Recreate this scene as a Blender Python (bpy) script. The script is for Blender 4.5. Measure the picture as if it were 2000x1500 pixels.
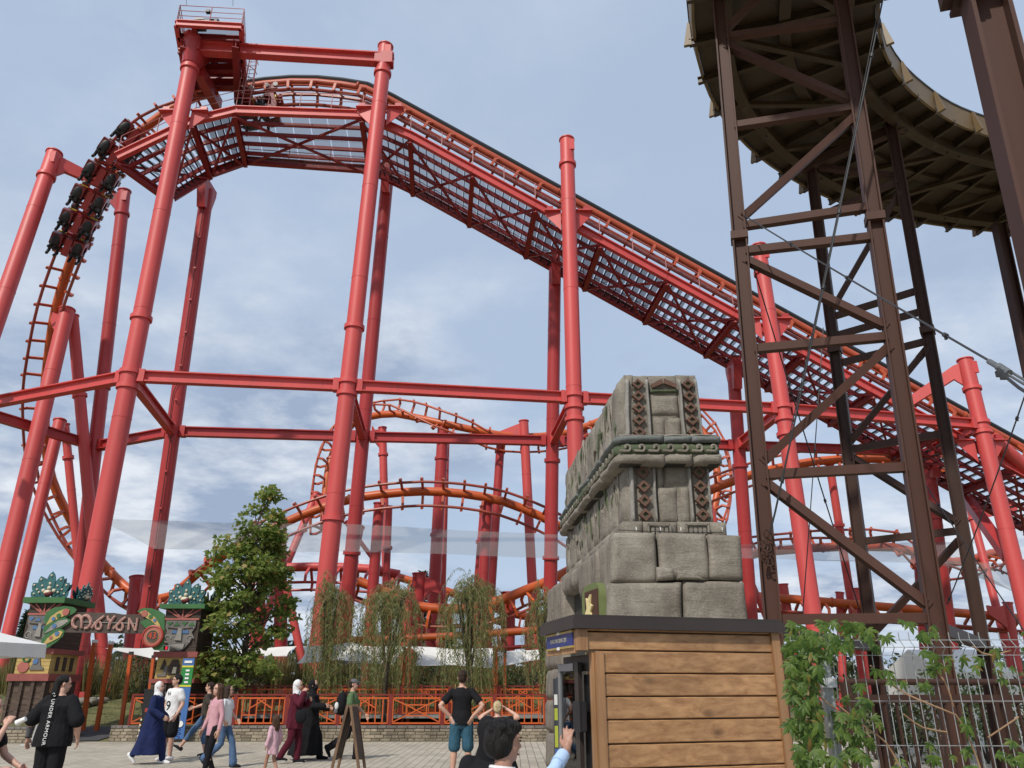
import bpy, math, random
from mathutils import Vector, Matrix, noise
R = math.radians
for o in list(bpy.data.objects): bpy.data.objects.remove(o)
scene = bpy.context.scene
COL = scene.collection

# ---------------------------------------------------------------- camera
F, PITCH, EYE = 1500.0, R(21.5), 1.6          # focal length in photo pixels (photo 2000 x 1500)
cd = bpy.data.cameras.new('camera'); cam = bpy.data.objects.new('camera', cd); COL.objects.link(cam)
cam.location = (0, 0, EYE); cam.rotation_euler = (math.pi/2 + PITCH, 0, 0)
cd.sensor_width = 36; cd.lens = 36*F/2000; cd.clip_start = .05; cd.clip_end = 5000
scene.camera = cam
# ---------------------------------------------------------------- sky, sun, exposure
SUN_TO = Vector((-.50, -.86, 0)).normalized()   # horizontal direction towards the sun
SUN_EL = R(46)
w = bpy.data.worlds.new('World'); scene.world = w; w.use_nodes = True
nt = w.node_tree; N = nt.nodes; L = nt.links; N.clear()
def wn(t, **k):
    n = N.new(t)
    for a, b in k.items(): setattr(n, a, b)
    return n
wo = wn('ShaderNodeOutputWorld'); bg = wn('ShaderNodeBackground')
sky = wn('ShaderNodeTexSky', sky_type='NISHITA'); sky.sun_disc = False
sky.sun_elevation = SUN_EL; sky.sun_rotation = math.atan2(SUN_TO.x, SUN_TO.y)
sky.air_density = 1.0; sky.dust_density = 2.0; sky.ozone_density = 1.0
tc = wn('ShaderNodeTexCoord'); sep = wn('ShaderNodeSeparateXYZ')
L.new(tc.outputs['Generated'], sep.inputs[0])
# project the view direction on a flat cloud deck
zc = wn('ShaderNodeMath', operation='MAXIMUM'); zc.inputs[1].default_value = .0; L.new(sep.outputs['Z'], zc.inputs[0])
za = wn('ShaderNodeMath', operation='ADD'); za.inputs[1].default_value = .16; L.new(zc.outputs[0], za.inputs[0])
dv = wn('ShaderNodeVectorMath', operation='DIVIDE')
cz = wn('ShaderNodeCombineXYZ')
for i in range(3): L.new(za.outputs[0], cz.inputs[i])
L.new(tc.outputs['Generated'], dv.inputs[0]); L.new(cz.outputs[0], dv.inputs[1])
def wnoise(scale, detail, rough, off):
    m = wn('ShaderNodeMapping'); m.inputs['Location'].default_value = off; m.inputs['Scale'].default_value = (1, 1, .4)
    L.new(dv.outputs[0], m.inputs[0])
    n = wn('ShaderNodeTexNoise'); n.inputs['Scale'].default_value = scale; n.inputs['Detail'].default_value = detail
    n.inputs['Roughness'].default_value = rough; L.new(m.outputs[0], n.inputs['Vector']); return n
def wramp(src, stops):
    r = wn('ShaderNodeValToRGB'); cr = r.color_ramp
    while len(cr.elements) < len(stops): cr.elements.new(.5)
    for e, (p, c) in zip(cr.elements, stops): e.position = p; e.color = (c, c, c, 1)
    L.new(src, r.inputs[0]); return r
def wmix(fac, a, b, facv=None):
    m = wn('ShaderNodeMix', data_type='RGBA')
    if fac is not None: L.new(fac, m.inputs['Factor'])
    else: m.inputs['Factor'].default_value = facv
    for s, v in ((6, a), (7, b)):
        if isinstance(v, tuple): m.inputs[s].default_value = (*v, 1)
        else: L.new(v, m.inputs[s])
    return m.outputs[2]
n1 = wnoise(.75, 8, .58, (3.1, 1.7, 0)); n2 = wnoise(2.2, 8, .6, (7.3, 2.2, 1)); n3 = wnoise(.5, 4, .5, (1.0, 9.0, 2))
veil = wramp(n3.outputs['Fac'], [(.30, .66), (.75, .92)])                       # thin high veil everywhere
base = wmix(veil.outputs[0], sky.outputs[0], (5.4, 6.6, 8.5))
lowz = wramp(sep.outputs['Z'], [(.0, 1.0), (.40, .9), (.66, .30), (1, .12)])        # clouds gather low in the sky
mk = wramp(n1.outputs['Fac'], [(.42, 0), (.56, 1)])
mm = wn('ShaderNodeMath', operation='MULTIPLY'); L.new(lowz.outputs[0], mm.inputs[0]); L.new(mk.outputs[0], mm.inputs[1])
shade = wramp(n2.outputs['Fac'], [(.40, 0), (.60, 1)])
ccol = wmix(shade.outputs[0], (3.4, 4.3, 5.9), (8.0, 8.5, 9.2))
out = wmix(mm.outputs[0], base, ccol)
L.new(out, bg.inputs[0]); bg.inputs[1].default_value = .10; L.new(bg.outputs[0], wo.inputs[0])
sd = bpy.data.lights.new('sun', 'SUN'); sd.energy = 3.4; sd.angle = R(2); sd.color = (1, .94, .85)
sun = bpy.data.objects.new('sun', sd); COL.objects.link(sun); sun.location = (-20, -20, 60)
ldir = -(SUN_TO*math.cos(SUN_EL) + Vector((0, 0, math.sin(SUN_EL))))
sun.rotation_euler = ldir.to_track_quat('-Z', 'Y').to_euler()
scene.view_settings.view_transform = 'Standard'; scene.view_settings.look = 'None'
scene.view_settings.exposure = 0; scene.view_settings.gamma = 1
scene.cycles.max_bounces = 6; scene.cycles.transparent_max_bounces = 24; scene.cycles.use_denoising = True
scene.cycles.diffuse_bounces = 3; scene.cycles.glossy_bounces = 2

# ---------------------------------------------------------------- picking real places from the survey of the photo
cp, sp = math.cos(PITCH), math.sin(PITCH)
def ray(px, py):
    x, y = (px-1000)/F, (750-py)/F
    return Vector((x, cp - y*sp, sp + y*cp))
def P(px, py, Y):
    d = ray(px, py); return Vector((0, 0, EYE)) + d*(Y/d.y)
def PZ(px, py, z):
    d = ray(px, py); return Vector((0, 0, EYE)) + d*((z-EYE)/d.z)
def proj(p):
    v = Vector(p) - Vector((0, 0, EYE)); dz = v.y*cp + v.z*sp
    return 1000 + F*v.x/dz, 750 - F*(-v.y*sp + v.z*cp)/dz
def ss(a, b, x):
    t = min(1, max(0, (x-a)/(b-a))); return t*t*(3-2*t)
def gz(x, y):                                   # ground height: flat plaza, then a planted bank
    return .05*ss(26.4, 26.9, y) + 1.25*ss(27, 35, y)*(1-ss(5, 9, x))+ .35*ss(27, 40, y)*ss(5, 9, x)

# ---------------------------------------------------------------- mesh helpers
WL = {}
class MB:
    def __init__(s): s.v = []; s.f = []; s.m = []; s.mi = 0
    def add(s, vs, fs):
        b = len(s.v); s.v.extend(Vector(q) for q in vs)
        for f in fs: s.f.append([b+i for i in f]); s.m.append(s.mi)
        return s
    def box(s, c, d, M=None):
        c = Vector(c); h = Vector(d)/2
        q = [Vector((x*h.x, y*h.y, z*h.z)) for z in (-1, 1) for y in (-1, 1) for x in (-1, 1)]
        if M: q = [M @ k for k in q]
        return s.add([c+k for k in q], [(0, 2, 3, 1), (4, 5, 7, 6), (0, 1, 5, 4), (2, 6, 7, 3), (0, 4, 6, 2), (1, 3, 7, 5)])
    def ring(s, c, u, v, r, n): return [c + (u*math.cos(2*math.pi*i/n) + v*math.sin(2*math.pi*i/n))*r for i in range(n)]
    def loft(s, rings, cap=True, closed=True):
        n = len(rings[0]); vs = [q for r in rings for q in r]; fs = []
        for k in range(len(rings)-1):
            for i in range(n if closed else n-1):
                j = (i+1) % n
                fs.append((k*n+i, k*n+j, (k+1)*n+j, (k+1)*n+i))
        if cap and closed:
            fs.append(tuple(range(n-1, -1, -1))); fs.append(tuple((len(rings)-1)*n+i for i in range(n)))
        return s.add(vs, fs)
    def tube(s, a, b, r0, r1=None, n=12, cap=True):
        a, b = Vector(a), Vector(b); d = (b-a).normalized()
        u = d.orthogonal().normalized(); v = d.cross(u)
        return s.loft([s.ring(a, u, v, r0, n), s.ring(b, u, v, r0 if r1 is None else r1, n)], cap)
    def path(s, pts, r, n=8, cap=True, frames=None):
        pts = [Vector(p) for p in pts]; rings = []; u = None
        for i, p in enumerate(pts):
            d = (pts[min(i+1, len(pts)-1)] - pts[max(i-1, 0)]).normalized()
            if u is None: u = d.orthogonal().normalized()
            u = (u - d*u.dot(d)).normalized(); v = d.cross(u)
            rr = r[i] if isinstance(r, (list, tuple)) else r
            rings.append(s.ring(p, u, v, rr, n))
        return s.loft(rings, cap)
    def beam(s, a, b, wd, h, up=(0, 0, 1), prof='box', t=.18):
        a, b = Vector(a), Vector(b); d = (b-a); ln = d.length; d.normalize(); up = Vector(up)
        x = d.cross(up)
        if x.length < 1e-4: x = d.cross(Vector((0, 1, 0)))
        x.normalize(); z = x.cross(d).normalized()
        M = Matrix((x, d, z)).transposed(); c = (a+b)/2
        if prof == 'I':
            tf = h*.11; tw = wd*.14
            s.box(c + z*(h/2-tf/2), (wd, ln, tf), M); s.box(c - z*(h/2-tf/2), (wd, ln, tf), M); s.box(c, (tw, ln-.002, h-2*tf+.001), M)
        else: s.box(c, (wd, ln, h), M)
        return s
    def prism(s, pts, M, t, z0=0):                 # closed outline in a frame's xy plane, extruded along its z
        n = len(pts); vs = [M @ Vector((x, y, z0)) for x, y in pts] + [M @ Vector((x, y, z0+t)) for x, y in pts]
        fs = [tuple(range(n-1, -1, -1)), tuple(range(n, 2*n))] + [(i, (i+1) % n, n+(i+1) % n, n+i) for i in range(n)]
        return s.add(vs, fs)
    def ell(s, c, r, M=None, nu=14, nv=9):
        c = Vector(c); vs = []; fs = []
        for j in range(1, nv):
            th = math.pi*j/nv
            for i in range(nu):
                ph = 2*math.pi*i/nu; q = Vector((r[0]*math.sin(th)*math.cos(ph), r[1]*math.sin(th)*math.sin(ph), r[2]*math.cos(th)))
                vs.append(c + (M @ q if M else q))
        t = Vector((0, 0, r[2])); vs += [c + (M @ t if M else t), c - (M @ t if M else t)]; T = len(vs)-2
        for j in range(nv-2):
            for i in range(nu):
                k = (i+1) % nu; fs.append((j*nu+i, (j+1)*nu+i, (j+1)*nu+k, j*nu+k))
        for i in range(nu):
            k = (i+1) % nu; fs.append((T, i, k)); fs.append((T+1, (nv-2)*nu+k, (nv-2)*nu+i))
        return s.add(vs, fs)
    def mesh(s, name, mat, off, smooth=True, ang=.7):
        me = bpy.data.meshes.new(name); me.from_pydata([q-off for q in s.v], [], s.f)
        ms = mat if isinstance(mat, (list, tuple)) else [mat]
        for m in ms: me.materials.append(m)
        if len(ms) > 1: me.polygons.foreach_set('material_index', s.m)
        if smooth:
            me.polygons.foreach_set('use_smooth', [True]*len(me.polygons)); me.set_sharp_from_angle(angle=ang)
        me.update(); return me
    def build(s, name, mat, parent=None, smooth=True, ang=.7, at=None):
        if not s.v: return None
        if at is None:
            xs = [q.x for q in s.v]; ys = [q.y for q in s.v]; zs = [q.z for q in s.v]
            at = Vector(((min(xs)+max(xs))/2, (min(ys)+max(ys))/2, min(zs)))
        at = Vector(at); o = bpy.data.objects.new(name, s.mesh(name, mat, at, smooth, ang)); COL.objects.link(o)
        put(o, at, parent); return o
def put(o, at, parent=None):
    at = Vector(at); o.location = at - (WL[parent.name] if parent else Vector((0, 0, 0)))
    if parent: o.parent = parent
    WL[o.name] = Vector(at)
def tag(o, label=None, cat=None, group=None, kind=None):
    for k, v in (('label', label), ('category', cat), ('group', group), ('kind', kind)):
        if v: o[k] = v
    return o
def thing(name, label, cat, at=(0, 0, 0), group=None):
    o = bpy.data.objects.new(name, None); COL.objects.link(o); o.empty_display_size = .2; put(o, Vector(at)); return tag(o, label, cat, group, 'thing')
def copy_tree(o, parent=None):
    c = o.copy(); COL.objects.link(c)
    if parent: c.parent = parent
    for ch in list(o.children): copy_tree(ch, c)
    return c
def text_mesh(txt, size, mat, name, parent, M, depth=.004, sx=1.0, extra=None):
    cu = bpy.data.curves.new('t', 'FONT'); cu.body = txt; cu.size = size; cu.extrude = depth; cu.align_x = 'CENTER'; cu.align_y = 'CENTER'
    if extra: cu.space_character = extra
    ob = bpy.data.objects.new('t', cu); COL.objects.link(ob)
    me = bpy.data.meshes.new_from_object(ob.evaluated_get(bpy.context.evaluated_depsgraph_get()))
    bpy.data.objects.remove(ob); bpy.data.curves.remove(cu)
    b = MB(); b.add([M @ Vector((v.co.x*sx, v.co.y, v.co.z)) for v in me.vertices], [tuple(p.vertices) for p in me.polygons])
    bpy.data.meshes.remove(me); return b.build(name, mat, parent, smooth=False)
def frame(o, x, y):                                # matrix with given x and y axes at o
    x = Vector(x).normalized(); z = x.cross(Vector(y)).normalized(); y = z.cross(x)
    return Matrix(((x.x, y.x, z.x, o[0]), (x.y, y.y, z.y, o[1]), (x.z, y.z, z.z, o[2]), (0, 0, 0, 1)))
def spline(pts, step):                             # Catmull-Rom, then resampled at even steps
    p = [pts[0]*2-pts[1]] + list(pts) + [pts[-1]*2-pts[-2]]; d = []
    for i in range(1, len(p)-2):
        for k in range(16):
            t = k/16; d.append(.5*((2*p[i]) + (p[i+1]-p[i-1])*t + (2*p[i-1]-5*p[i]+4*p[i+1]-p[i+2])*t*t + (3*p[i]-p[i-1]-3*p[i+1]+p[i+2])*t**3))
    d.append(p[-2]); ln = [0]
    for i in range(1, len(d)): ln.append(ln[-1] + (Vector(d[i][:3])-Vector(d[i-1][:3])).length)
    n = max(2, int(round(ln[-1]/step))); out = []; j = 0
    for k in range(n+1):
        s = ln[-1]*k/n
        while j < len(d)-2 and ln[j+1] < s: j += 1
        f = (s-ln[j])/max(1e-9, ln[j+1]-ln[j]); out.append(d[j]*(1-f)+d[j+1]*f)
    return out

# ---------------------------------------------------------------- materials
def newmat(name):
    m = bpy.data.materials.new(name); m.use_nodes = True; t = m.node_tree
    return m, t, t.nodes['Principled BSDF']
def paint(name, col, var=.12, scale=1.2, rough=.45, bump=0., bscale=25, metal=0., col2=None, dirt=None, dirtamt=.0, spec=.5, stretch=(1, 1, 1), island=0.):
    m, t, b = newmat(name); n, l = t.nodes, t.links
    tcn = n.new('ShaderNodeTexCoord'); mp = n.new('ShaderNodeMapping'); mp.inputs['Scale'].default_value = stretch
    l.new(tcn.outputs['Object'], mp.inputs[0])
    no = n.new('ShaderNodeTexNoise'); no.inputs['Scale'].default_value = scale; no.inputs['Detail'].default_value = 6; no.inputs['Roughness'].default_value = .65
    l.new(mp.outputs[0], no.inputs['Vector'])
    r = n.new('ShaderNodeValToRGB'); c2 = col2 or col
    r.color_ramp.elements[0].position = .3; r.color_ramp.elements[1].position = .7
    r.color_ramp.elements[0].color = (*[c*(1-var) for c in col], 1); r.color_ramp.elements[1].color = (*[min(1, c*(1+var)) for c in c2], 1)
    l.new(no.outputs['Fac'], r.inputs[0]); src = r.outputs[0]
    if dirt:
        n2 = n.new('ShaderNodeTexNoise'); n2.inputs['Scale'].default_value = scale*4; n2.inputs['Detail'].default_value = 8; l.new(mp.outputs[0], n2.inputs['Vector'])
        rr = n.new('ShaderNodeValToRGB'); rr.color_ramp.elements[0].position = .55; rr.color_ramp.elements[1].position = .75
        rr.color_ramp.elements[1].color = (dirtamt,)*3 + (1,); l.new(n2.outputs['Fac'], rr.inputs[0])
        mx = n.new('ShaderNodeMix'); mx.data_type = 'RGBA'; l.new(rr.outputs[0], mx.inputs['Factor']); l.new(src, mx.inputs[6]); mx.inputs[7].default_value = (*dirt, 1); src = mx.outputs[2]
    if island:
        g = n.new('ShaderNodeNewGeometry'); mr = n.new('ShaderNodeMapRange'); mr.inputs[3].default_value = 1-island; mr.inputs[4].default_value = 1+island
        l.new(g.outputs['Random Per Island'], mr.inputs[0]); hs = n.new('ShaderNodeHueSaturation'); l.new(mr.outputs[0], hs.inputs['Value']); l.new(src, hs.inputs['Color']); src = hs.outputs[0]
    l.new(src, b.inputs['Base Color']); b.inputs['Roughness'].default_value = rough; b.inputs['Metallic'].default_value = metal; b.inputs['Specular IOR Level'].default_value = spec
    if bump:
        n3 = n.new('ShaderNodeTexNoise'); n3.inputs['Scale'].default_value = bscale; n3.inputs['Detail'].default_value = 7; l.new(mp.outputs[0], n3.inputs['Vector'])
        bm = n.new('ShaderNodeBump'); bm.inputs['Strength'].default_value = bump; bm.inputs['Distance'].default_value = .03; l.new(n3.outputs['Fac'], bm.inputs['Height']); l.new(bm.outputs[0], b.inputs['Normal'])
    return m
def see_through(name, col, alpha, rough=.6):       # woven net / grating: part of the light passes the holes
    m, t, b = newmat(name); n, l = t.nodes, t.links
    b.inputs['Base Color'].default_value = (*col, 1); b.inputs['Roughness'].default_value = rough
    tr = n.new('ShaderNodeBsdfTransparent'); mx = n.new('ShaderNodeMixShader'); mx.inputs[0].default_value = alpha
    l.new(tr.outputs[0], mx.inputs[1]); l.new(b.outputs[0], mx.inputs[2]); l.new(mx.outputs[0], n['Material Output'].inputs[0]); return m
def leafmat(name, c1, c2, c3=None, trans=.3):
    m, t, b = newmat(name); n, l = t.nodes, t.links
    g = n.new('ShaderNodeNewGeometry'); r = n.new('ShaderNodeValToRGB'); cr = r.color_ramp
    cr.elements[0].color = (*c1, 1); cr.elements[1].color = (*c2, 1)
    if c3: e = cr.elements.new(.93); e.color = (*c2, 1); cr.elements[2].color = (*c3, 1)
    l.new(g.outputs['Random Per Island'], r.inputs[0]); l.new(r.outputs[0], b.inputs['Base Color']); b.inputs['Roughness'].default_value = .5; b.inputs['Specular IOR Level'].default_value = .35
    tl = n.new('ShaderNodeBsdfTranslucent'); hs = n.new('ShaderNodeHueSaturation'); hs.inputs['Value'].default_value = 1.6; l.new(r.outputs[0], hs.inputs['Color']); l.new(hs.outputs[0], tl.inputs[0])
    mx = n.new('ShaderNodeMixShader'); mx.inputs[0].default_value = trans; l.new(b.outputs[0], mx.inputs[1]); l.new(tl.outputs[0], mx.inputs[2]); l.new(mx.outputs[0], n['Material Output'].inputs[0]); return m
def glow(name, col, s):
    m, t, b = newmat(name); b.inputs['Base Color'].default_value = (*col, 1); b.inputs['Emission Color'].default_value = (*col, 1); b.inputs['Emission Strength'].default_value = s; return m
def glassmat(name, tint=(.8, .85, .85)):
    m, t, b = newmat(name); b.inputs['Base Color'].default_value = (*tint, 1); b.inputs['Roughness'].default_value = .03
    n, l = t.nodes, t.links; tr = n.new('ShaderNodeBsdfTransparent'); tr.inputs[0].default_value = (*tint, 1)
    gl = n.new('ShaderNodeBsdfGlossy'); gl.inputs['Roughness'].default_value = .02; fr = n.new('ShaderNodeFresnel'); fr.inputs[0].default_value = 1.5
    mx = n.new('ShaderNodeMixShader'); l.new(fr.outputs[0], mx.inputs[0]); l.new(tr.outputs[0], mx.inputs[1]); l.new(gl.outputs[0], mx.inputs[2]); l.new(mx.outputs[0], n['Material Output'].inputs[0]); return m
def woodmat(name, c1, c2, axis=0, rough=.55, knots=True, fine=26, island=.12, streak=.5):
    m, t, b = newmat(name); n, l = t.nodes, t.links
    tcn = n.new('ShaderNodeTexCoord'); g = n.new('ShaderNodeNewGeometry')
    off = n.new('ShaderNodeVectorMath'); off.operation = 'SCALE'; off.inputs[0].default_value = (37, 53, 71); l.new(g.outputs['Random Per Island'], off.inputs['Scale'])
    ad = n.new('ShaderNodeVectorMath'); ad.operation = 'ADD'; l.new(tcn.outputs['Object'], ad.inputs[0]); l.new(off.outputs[0], ad.inputs[1])
    mp = n.new('ShaderNodeMapping'); sc = [fine]*3; sc[axis] = fine*.035; mp.inputs['Scale'].default_value = sc; l.new(ad.outputs[0], mp.inputs[0])
    # knots: centres the grain swirls around
    mk = n.new('ShaderNodeMapping'); ks = [3.4]*3; ks[axis] = 1.9; mk.inputs['Scale'].default_value = ks; l.new(ad.outputs[0], mk.inputs[0])
    vo = n.new('ShaderNodeTexVoronoi'); vo.feature = 'F1'; vo.inputs['Scale'].default_value = 1.0; vo.inputs['Randomness'].default_value = 1; l.new(mk.outputs[0], vo.inputs['Vector'])
    kr = n.new('ShaderNodeValToRGB'); kr.color_ramp.elements[0].position = .05; kr.color_ramp.elements[0].color = (1, 1, 1, 1); kr.color_ramp.elements[1].position = .34; kr.color_ramp.elements[1].color = (0, 0, 0, 1); l.new(vo.outputs['Distance'], kr.inputs[0])
    no = n.new('ShaderNodeTexNoise'); no.inputs['Scale'].default_value = 1; no.inputs['Detail'].default_value = 8; no.inputs['Roughness'].default_value = .6; no.inputs['Distortion'].default_value = .25
    sw = n.new('ShaderNodeVectorMath'); sw.operation = 'MULTIPLY_ADD'; cx = n.new('ShaderNodeCombineXYZ')
    for i in range(3): l.new(kr.outputs[0], cx.inputs[i])
    l.new(cx.outputs[0], sw.inputs[0]); sw.inputs[1].default_value = (.9, .9, .9); l.new(mp.outputs[0], sw.inputs[2]); l.new(sw.outputs[0] if knots else mp.outputs[0], no.inputs['Vector'])
    r = n.new('ShaderNodeValToRGB'); r.color_ramp.elements[0].position = .32; r.color_ramp.elements[1].position = .66; r.color_ramp.elements[0].color = (*c1, 1); r.color_ramp.elements[1].color = (*c2, 1); l.new(no.outputs['Fac'], r.inputs[0])
    src = r.outputs[0]
    if knots:
        k2 = n.new('ShaderNodeValToRGB'); k2.color_ramp.elements[0].position = .03; k2.color_ramp.elements[0].color = (.75, .75, .75, 1); k2.color_ramp.elements[1].position = .13; k2.color_ramp.elements[1].color = (0, 0, 0, 1); l.new(vo.outputs['Distance'], k2.inputs[0])
        mx = n.new('ShaderNodeMix'); mx.data_type = 'RGBA'; l.new(k2.outputs[0], mx.inputs['Factor']); l.new(src, mx.inputs[6]); mx.inputs[7].default_value = (*[c*.35 for c in c1], 1); src = mx.outputs[2]
    bl = n.new('ShaderNodeTexNoise'); bl.inputs['Scale'].default_value = 2.3; bl.inputs['Detail'].default_value = 4; l.new(ad.outputs[0], bl.inputs['Vector'])
    mr = n.new('ShaderNodeMapRange'); mr.inputs[1].default_value = .3; mr.inputs[2].default_value = .7; mr.inputs[3].default_value = 1-island*1.5; mr.inputs[4].default_value = 1+island*1.5; l.new(bl.outputs['Fac'], mr.inputs[0])
    hs = n.new('ShaderNodeHueSaturation'); l.new(mr.outputs[0], hs.inputs['Value']); l.new(src, hs.inputs['Color'])
    l.new(hs.outputs[0], b.inputs['Base Color']); b.inputs['Roughness'].default_value = rough
    bm = n.new('ShaderNodeBump'); bm.inputs['Strength'].default_value = .25; bm.inputs['Distance'].default_value = .006; l.new(no.outputs['Fac'], bm.inputs['Height']); l.new(bm.outputs[0], b.inputs['Normal'])
    return m
M = {}
M['red'] = paint('red_paint', (.56, .068, .062), .12, .35, .48, dirt=(.30, .06, .055), dirtamt=.55, stretch=(2, 2, .35))
M['red2'] = paint('deep_shaded_red_paint', (.40, .034, .034), .12, .5, .42, dirt=(.3, .06, .055), dirtamt=.3, stretch=(2, 2, .4))  # darker copy of the red paint; shade of far row and undersides in colour
M['redshade'] = paint('undershade_red_paint', (.24, .018, .020), .15, .6, .5, dirt=(.16, .03, .03), dirtamt=.4)  # same red paint, darker still: shade under the gratings painted into the colour
M['orange'] = paint('orange_paint', (.52, .095, .018), .16, .5, .42, dirt=(.36, .08, .03), dirtamt=.4)
M['orangered'] = paint('faded_orange_paint', (.44, .078, .030), .18, .6, .45, dirt=(.3, .09, .05), dirtamt=.5)
M['rail'] = paint('worn_rail_paint', (.30, .055, .035), .2, .8, .4)
M['chain'] = paint('black_rubber', (.012, .012, .013), .2, 2, .5)
M['steel'] = paint('galvanised_steel', (.55, .57, .58), .12, 3, .45, metal=.25)
M['darksteel'] = paint('dark_steel', (.05, .05, .052), .2, 4, .45, metal=.3)
M['grating'] = see_through('grating_mesh', (.13, .135, .14), .26)
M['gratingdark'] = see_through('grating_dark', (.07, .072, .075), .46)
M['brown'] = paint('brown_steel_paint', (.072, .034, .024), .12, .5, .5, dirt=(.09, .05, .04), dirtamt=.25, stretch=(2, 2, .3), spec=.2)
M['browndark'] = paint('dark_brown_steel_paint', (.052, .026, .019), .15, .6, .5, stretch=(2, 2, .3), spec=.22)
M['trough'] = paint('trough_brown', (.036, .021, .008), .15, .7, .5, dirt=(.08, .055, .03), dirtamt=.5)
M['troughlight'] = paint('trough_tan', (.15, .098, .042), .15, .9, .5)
M['white'] = paint('white_cloth', (.74, .74, .71), .06, 1.5, .8)
M['sail'] = paint('sail_cloth', (.66, .65, .61), .08, .8, .8, dirt=(.45, .44, .4), dirtamt=.4)
M['net'] = see_through('shade_net', (.21, .21, .205), .36, .8)
M['skin'] = paint('skin', (.52, .30, .22), .08, 6, .5)
M['skin2'] = paint('tanned_skin', (.36, .19, .13), .08, 6, .5)
# ================================================================ THE SETTING
def paver_mat():
    m, t, b = newmat('concrete_pavers'); n, l = t.nodes, t.links
    tcn = n.new('ShaderNodeTexCoord'); mp = n.new('ShaderNodeMapping'); mp.inputs['Rotation'].default_value = (0, 0, R(90)); l.new(tcn.outputs['Object'], mp.inputs[0])
    br = n.new('ShaderNodeTexBrick'); br.inputs['Scale'].default_value = 1; br.inputs['Brick Width'].default_value = .42; br.inputs['Row Height'].default_value = .19
    br.inputs['Mortar Size'].default_value = .008; br.inputs['Mortar Smooth'].default_value = .3; br.inputs['Bias'].default_value = .1
    br.inputs['Color1'].default_value = (.47, .42, .335, 1); br.inputs['Color2'].default_value = (.38, .34, .27, 1); br.inputs['Mortar'].default_value = (.10, .092, .08, 1)
    l.new(mp.outputs[0], br.inputs['Vector'])
    no = n.new('ShaderNodeTexNoise'); no.inputs['Scale'].default_value = .6; no.inputs['Detail'].default_value = 8; no.inputs['Roughness'].default_value = .7; l.new(tcn.outputs['Object'], no.inputs['Vector'])
    mr = n.new('ShaderNodeMapRange'); mr.inputs[1].default_value = .3; mr.inputs[2].default_value = .7; mr.inputs[3].default_value = .78; mr.inputs[4].default_value = 1.12; l.new(no.outputs['Fac'], mr.inputs[0])
    hs = n.new('ShaderNodeHueSaturation'); l.new(mr.outputs[0], hs.inputs['Value']); l.new(br.outputs['Color'], hs.inputs['Color']); l.new(hs.outputs[0], b.inputs['Base Color'])
    b.inputs['Roughness'].default_value = .85
    bm = n.new('ShaderNodeBump'); bm.inputs['Strength'].default_value = .5; bm.inputs['Distance'].default_value = .01; bm.invert = True; l.new(br.outputs['Fac'], bm.inputs['Height']); l.new(bm.outputs[0], b.inputs['Normal'])
    return m
M['paver'] = paver_mat()
M['lawn'] = paint('lawn', (.075, .10, .028), .35, 1.1, .95, bump=.6, bscale=60, col2=(.13, .12, .045), dirt=(.20, .16, .08), dirtamt=.5)
M['asphalt'] = paint('asphalt', (.055, .056, .06), .2, 3, .9, bump=.3, bscale=120)
b = MB(); b.add([(-60, -30, 0), (60, -30, 0), (60, 26.45, 0), (-60, 26.45, 0)], [(0, 1, 2, 3)])
tag(b.build('plaza_pavement', M['paver'], at=(0, 0, 0), smooth=False), kind='structure')
xs = [-900, -300, -120, -60, -44, -36] + [-30+1.5*i for i in range(48)] + [48, 60, 120, 300, 900]
ys = [26.40, 26.9, 27.5, 28] + [28.8+.9*i for i in range(16)] + [44, 48, 55, 70, 100, 200, 600, 2500]
b = MB(); vs = []; fs = []
for y in ys:
    for x in xs: vs.append((x, y, gz(x, y) + (.10*(noise.noise((x*.12, y*.12, 3))) if y > 31 else 0)))
n = len(xs)
for j in range(len(ys)-1):
    for i in range(n-1): fs.append((j*n+i, j*n+i+1, (j+1)*n+i+1, (j+1)*n+i))
b.add(vs, fs); tag(b.build('ground', M['lawn'], at=(0, 0, 0)), kind='structure')
# ground on under the plaza, out to the horizon behind and beside the camera
b = MB(); b.add([(-900, -900, -.02), (900, -900, -.02), (900, 26.5, -.02), (-900, 26.5, -.02)], [(0, 1, 2, 3)])
tag(b.build('ground_apron', M['lawn'], at=(0, 0, 0), smooth=False), kind='structure')
# asphalt path that leaves the plaza through the gap in the wall
b = MB()
def pq(x0, x1, y0, y1):
    n = 6; vs = []
    for k in range(n+1):
        y = y0+(y1-y0)*k/n; vs += [(x0, y, gz(x0, y)+.03), (x1, y, gz(x1, y)+.03)]
    b.add(vs, [(2*k, 2*k+1, 2*k+3, 2*k+2) for k in range(n)])
pq(-14.1, -12.95, 26.42, 27.9); pq(-21, -12.95, 27.9, 29.2)
tag(b.build('path', M['asphalt'], at=(0, 0, 0)), kind='structure')
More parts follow.
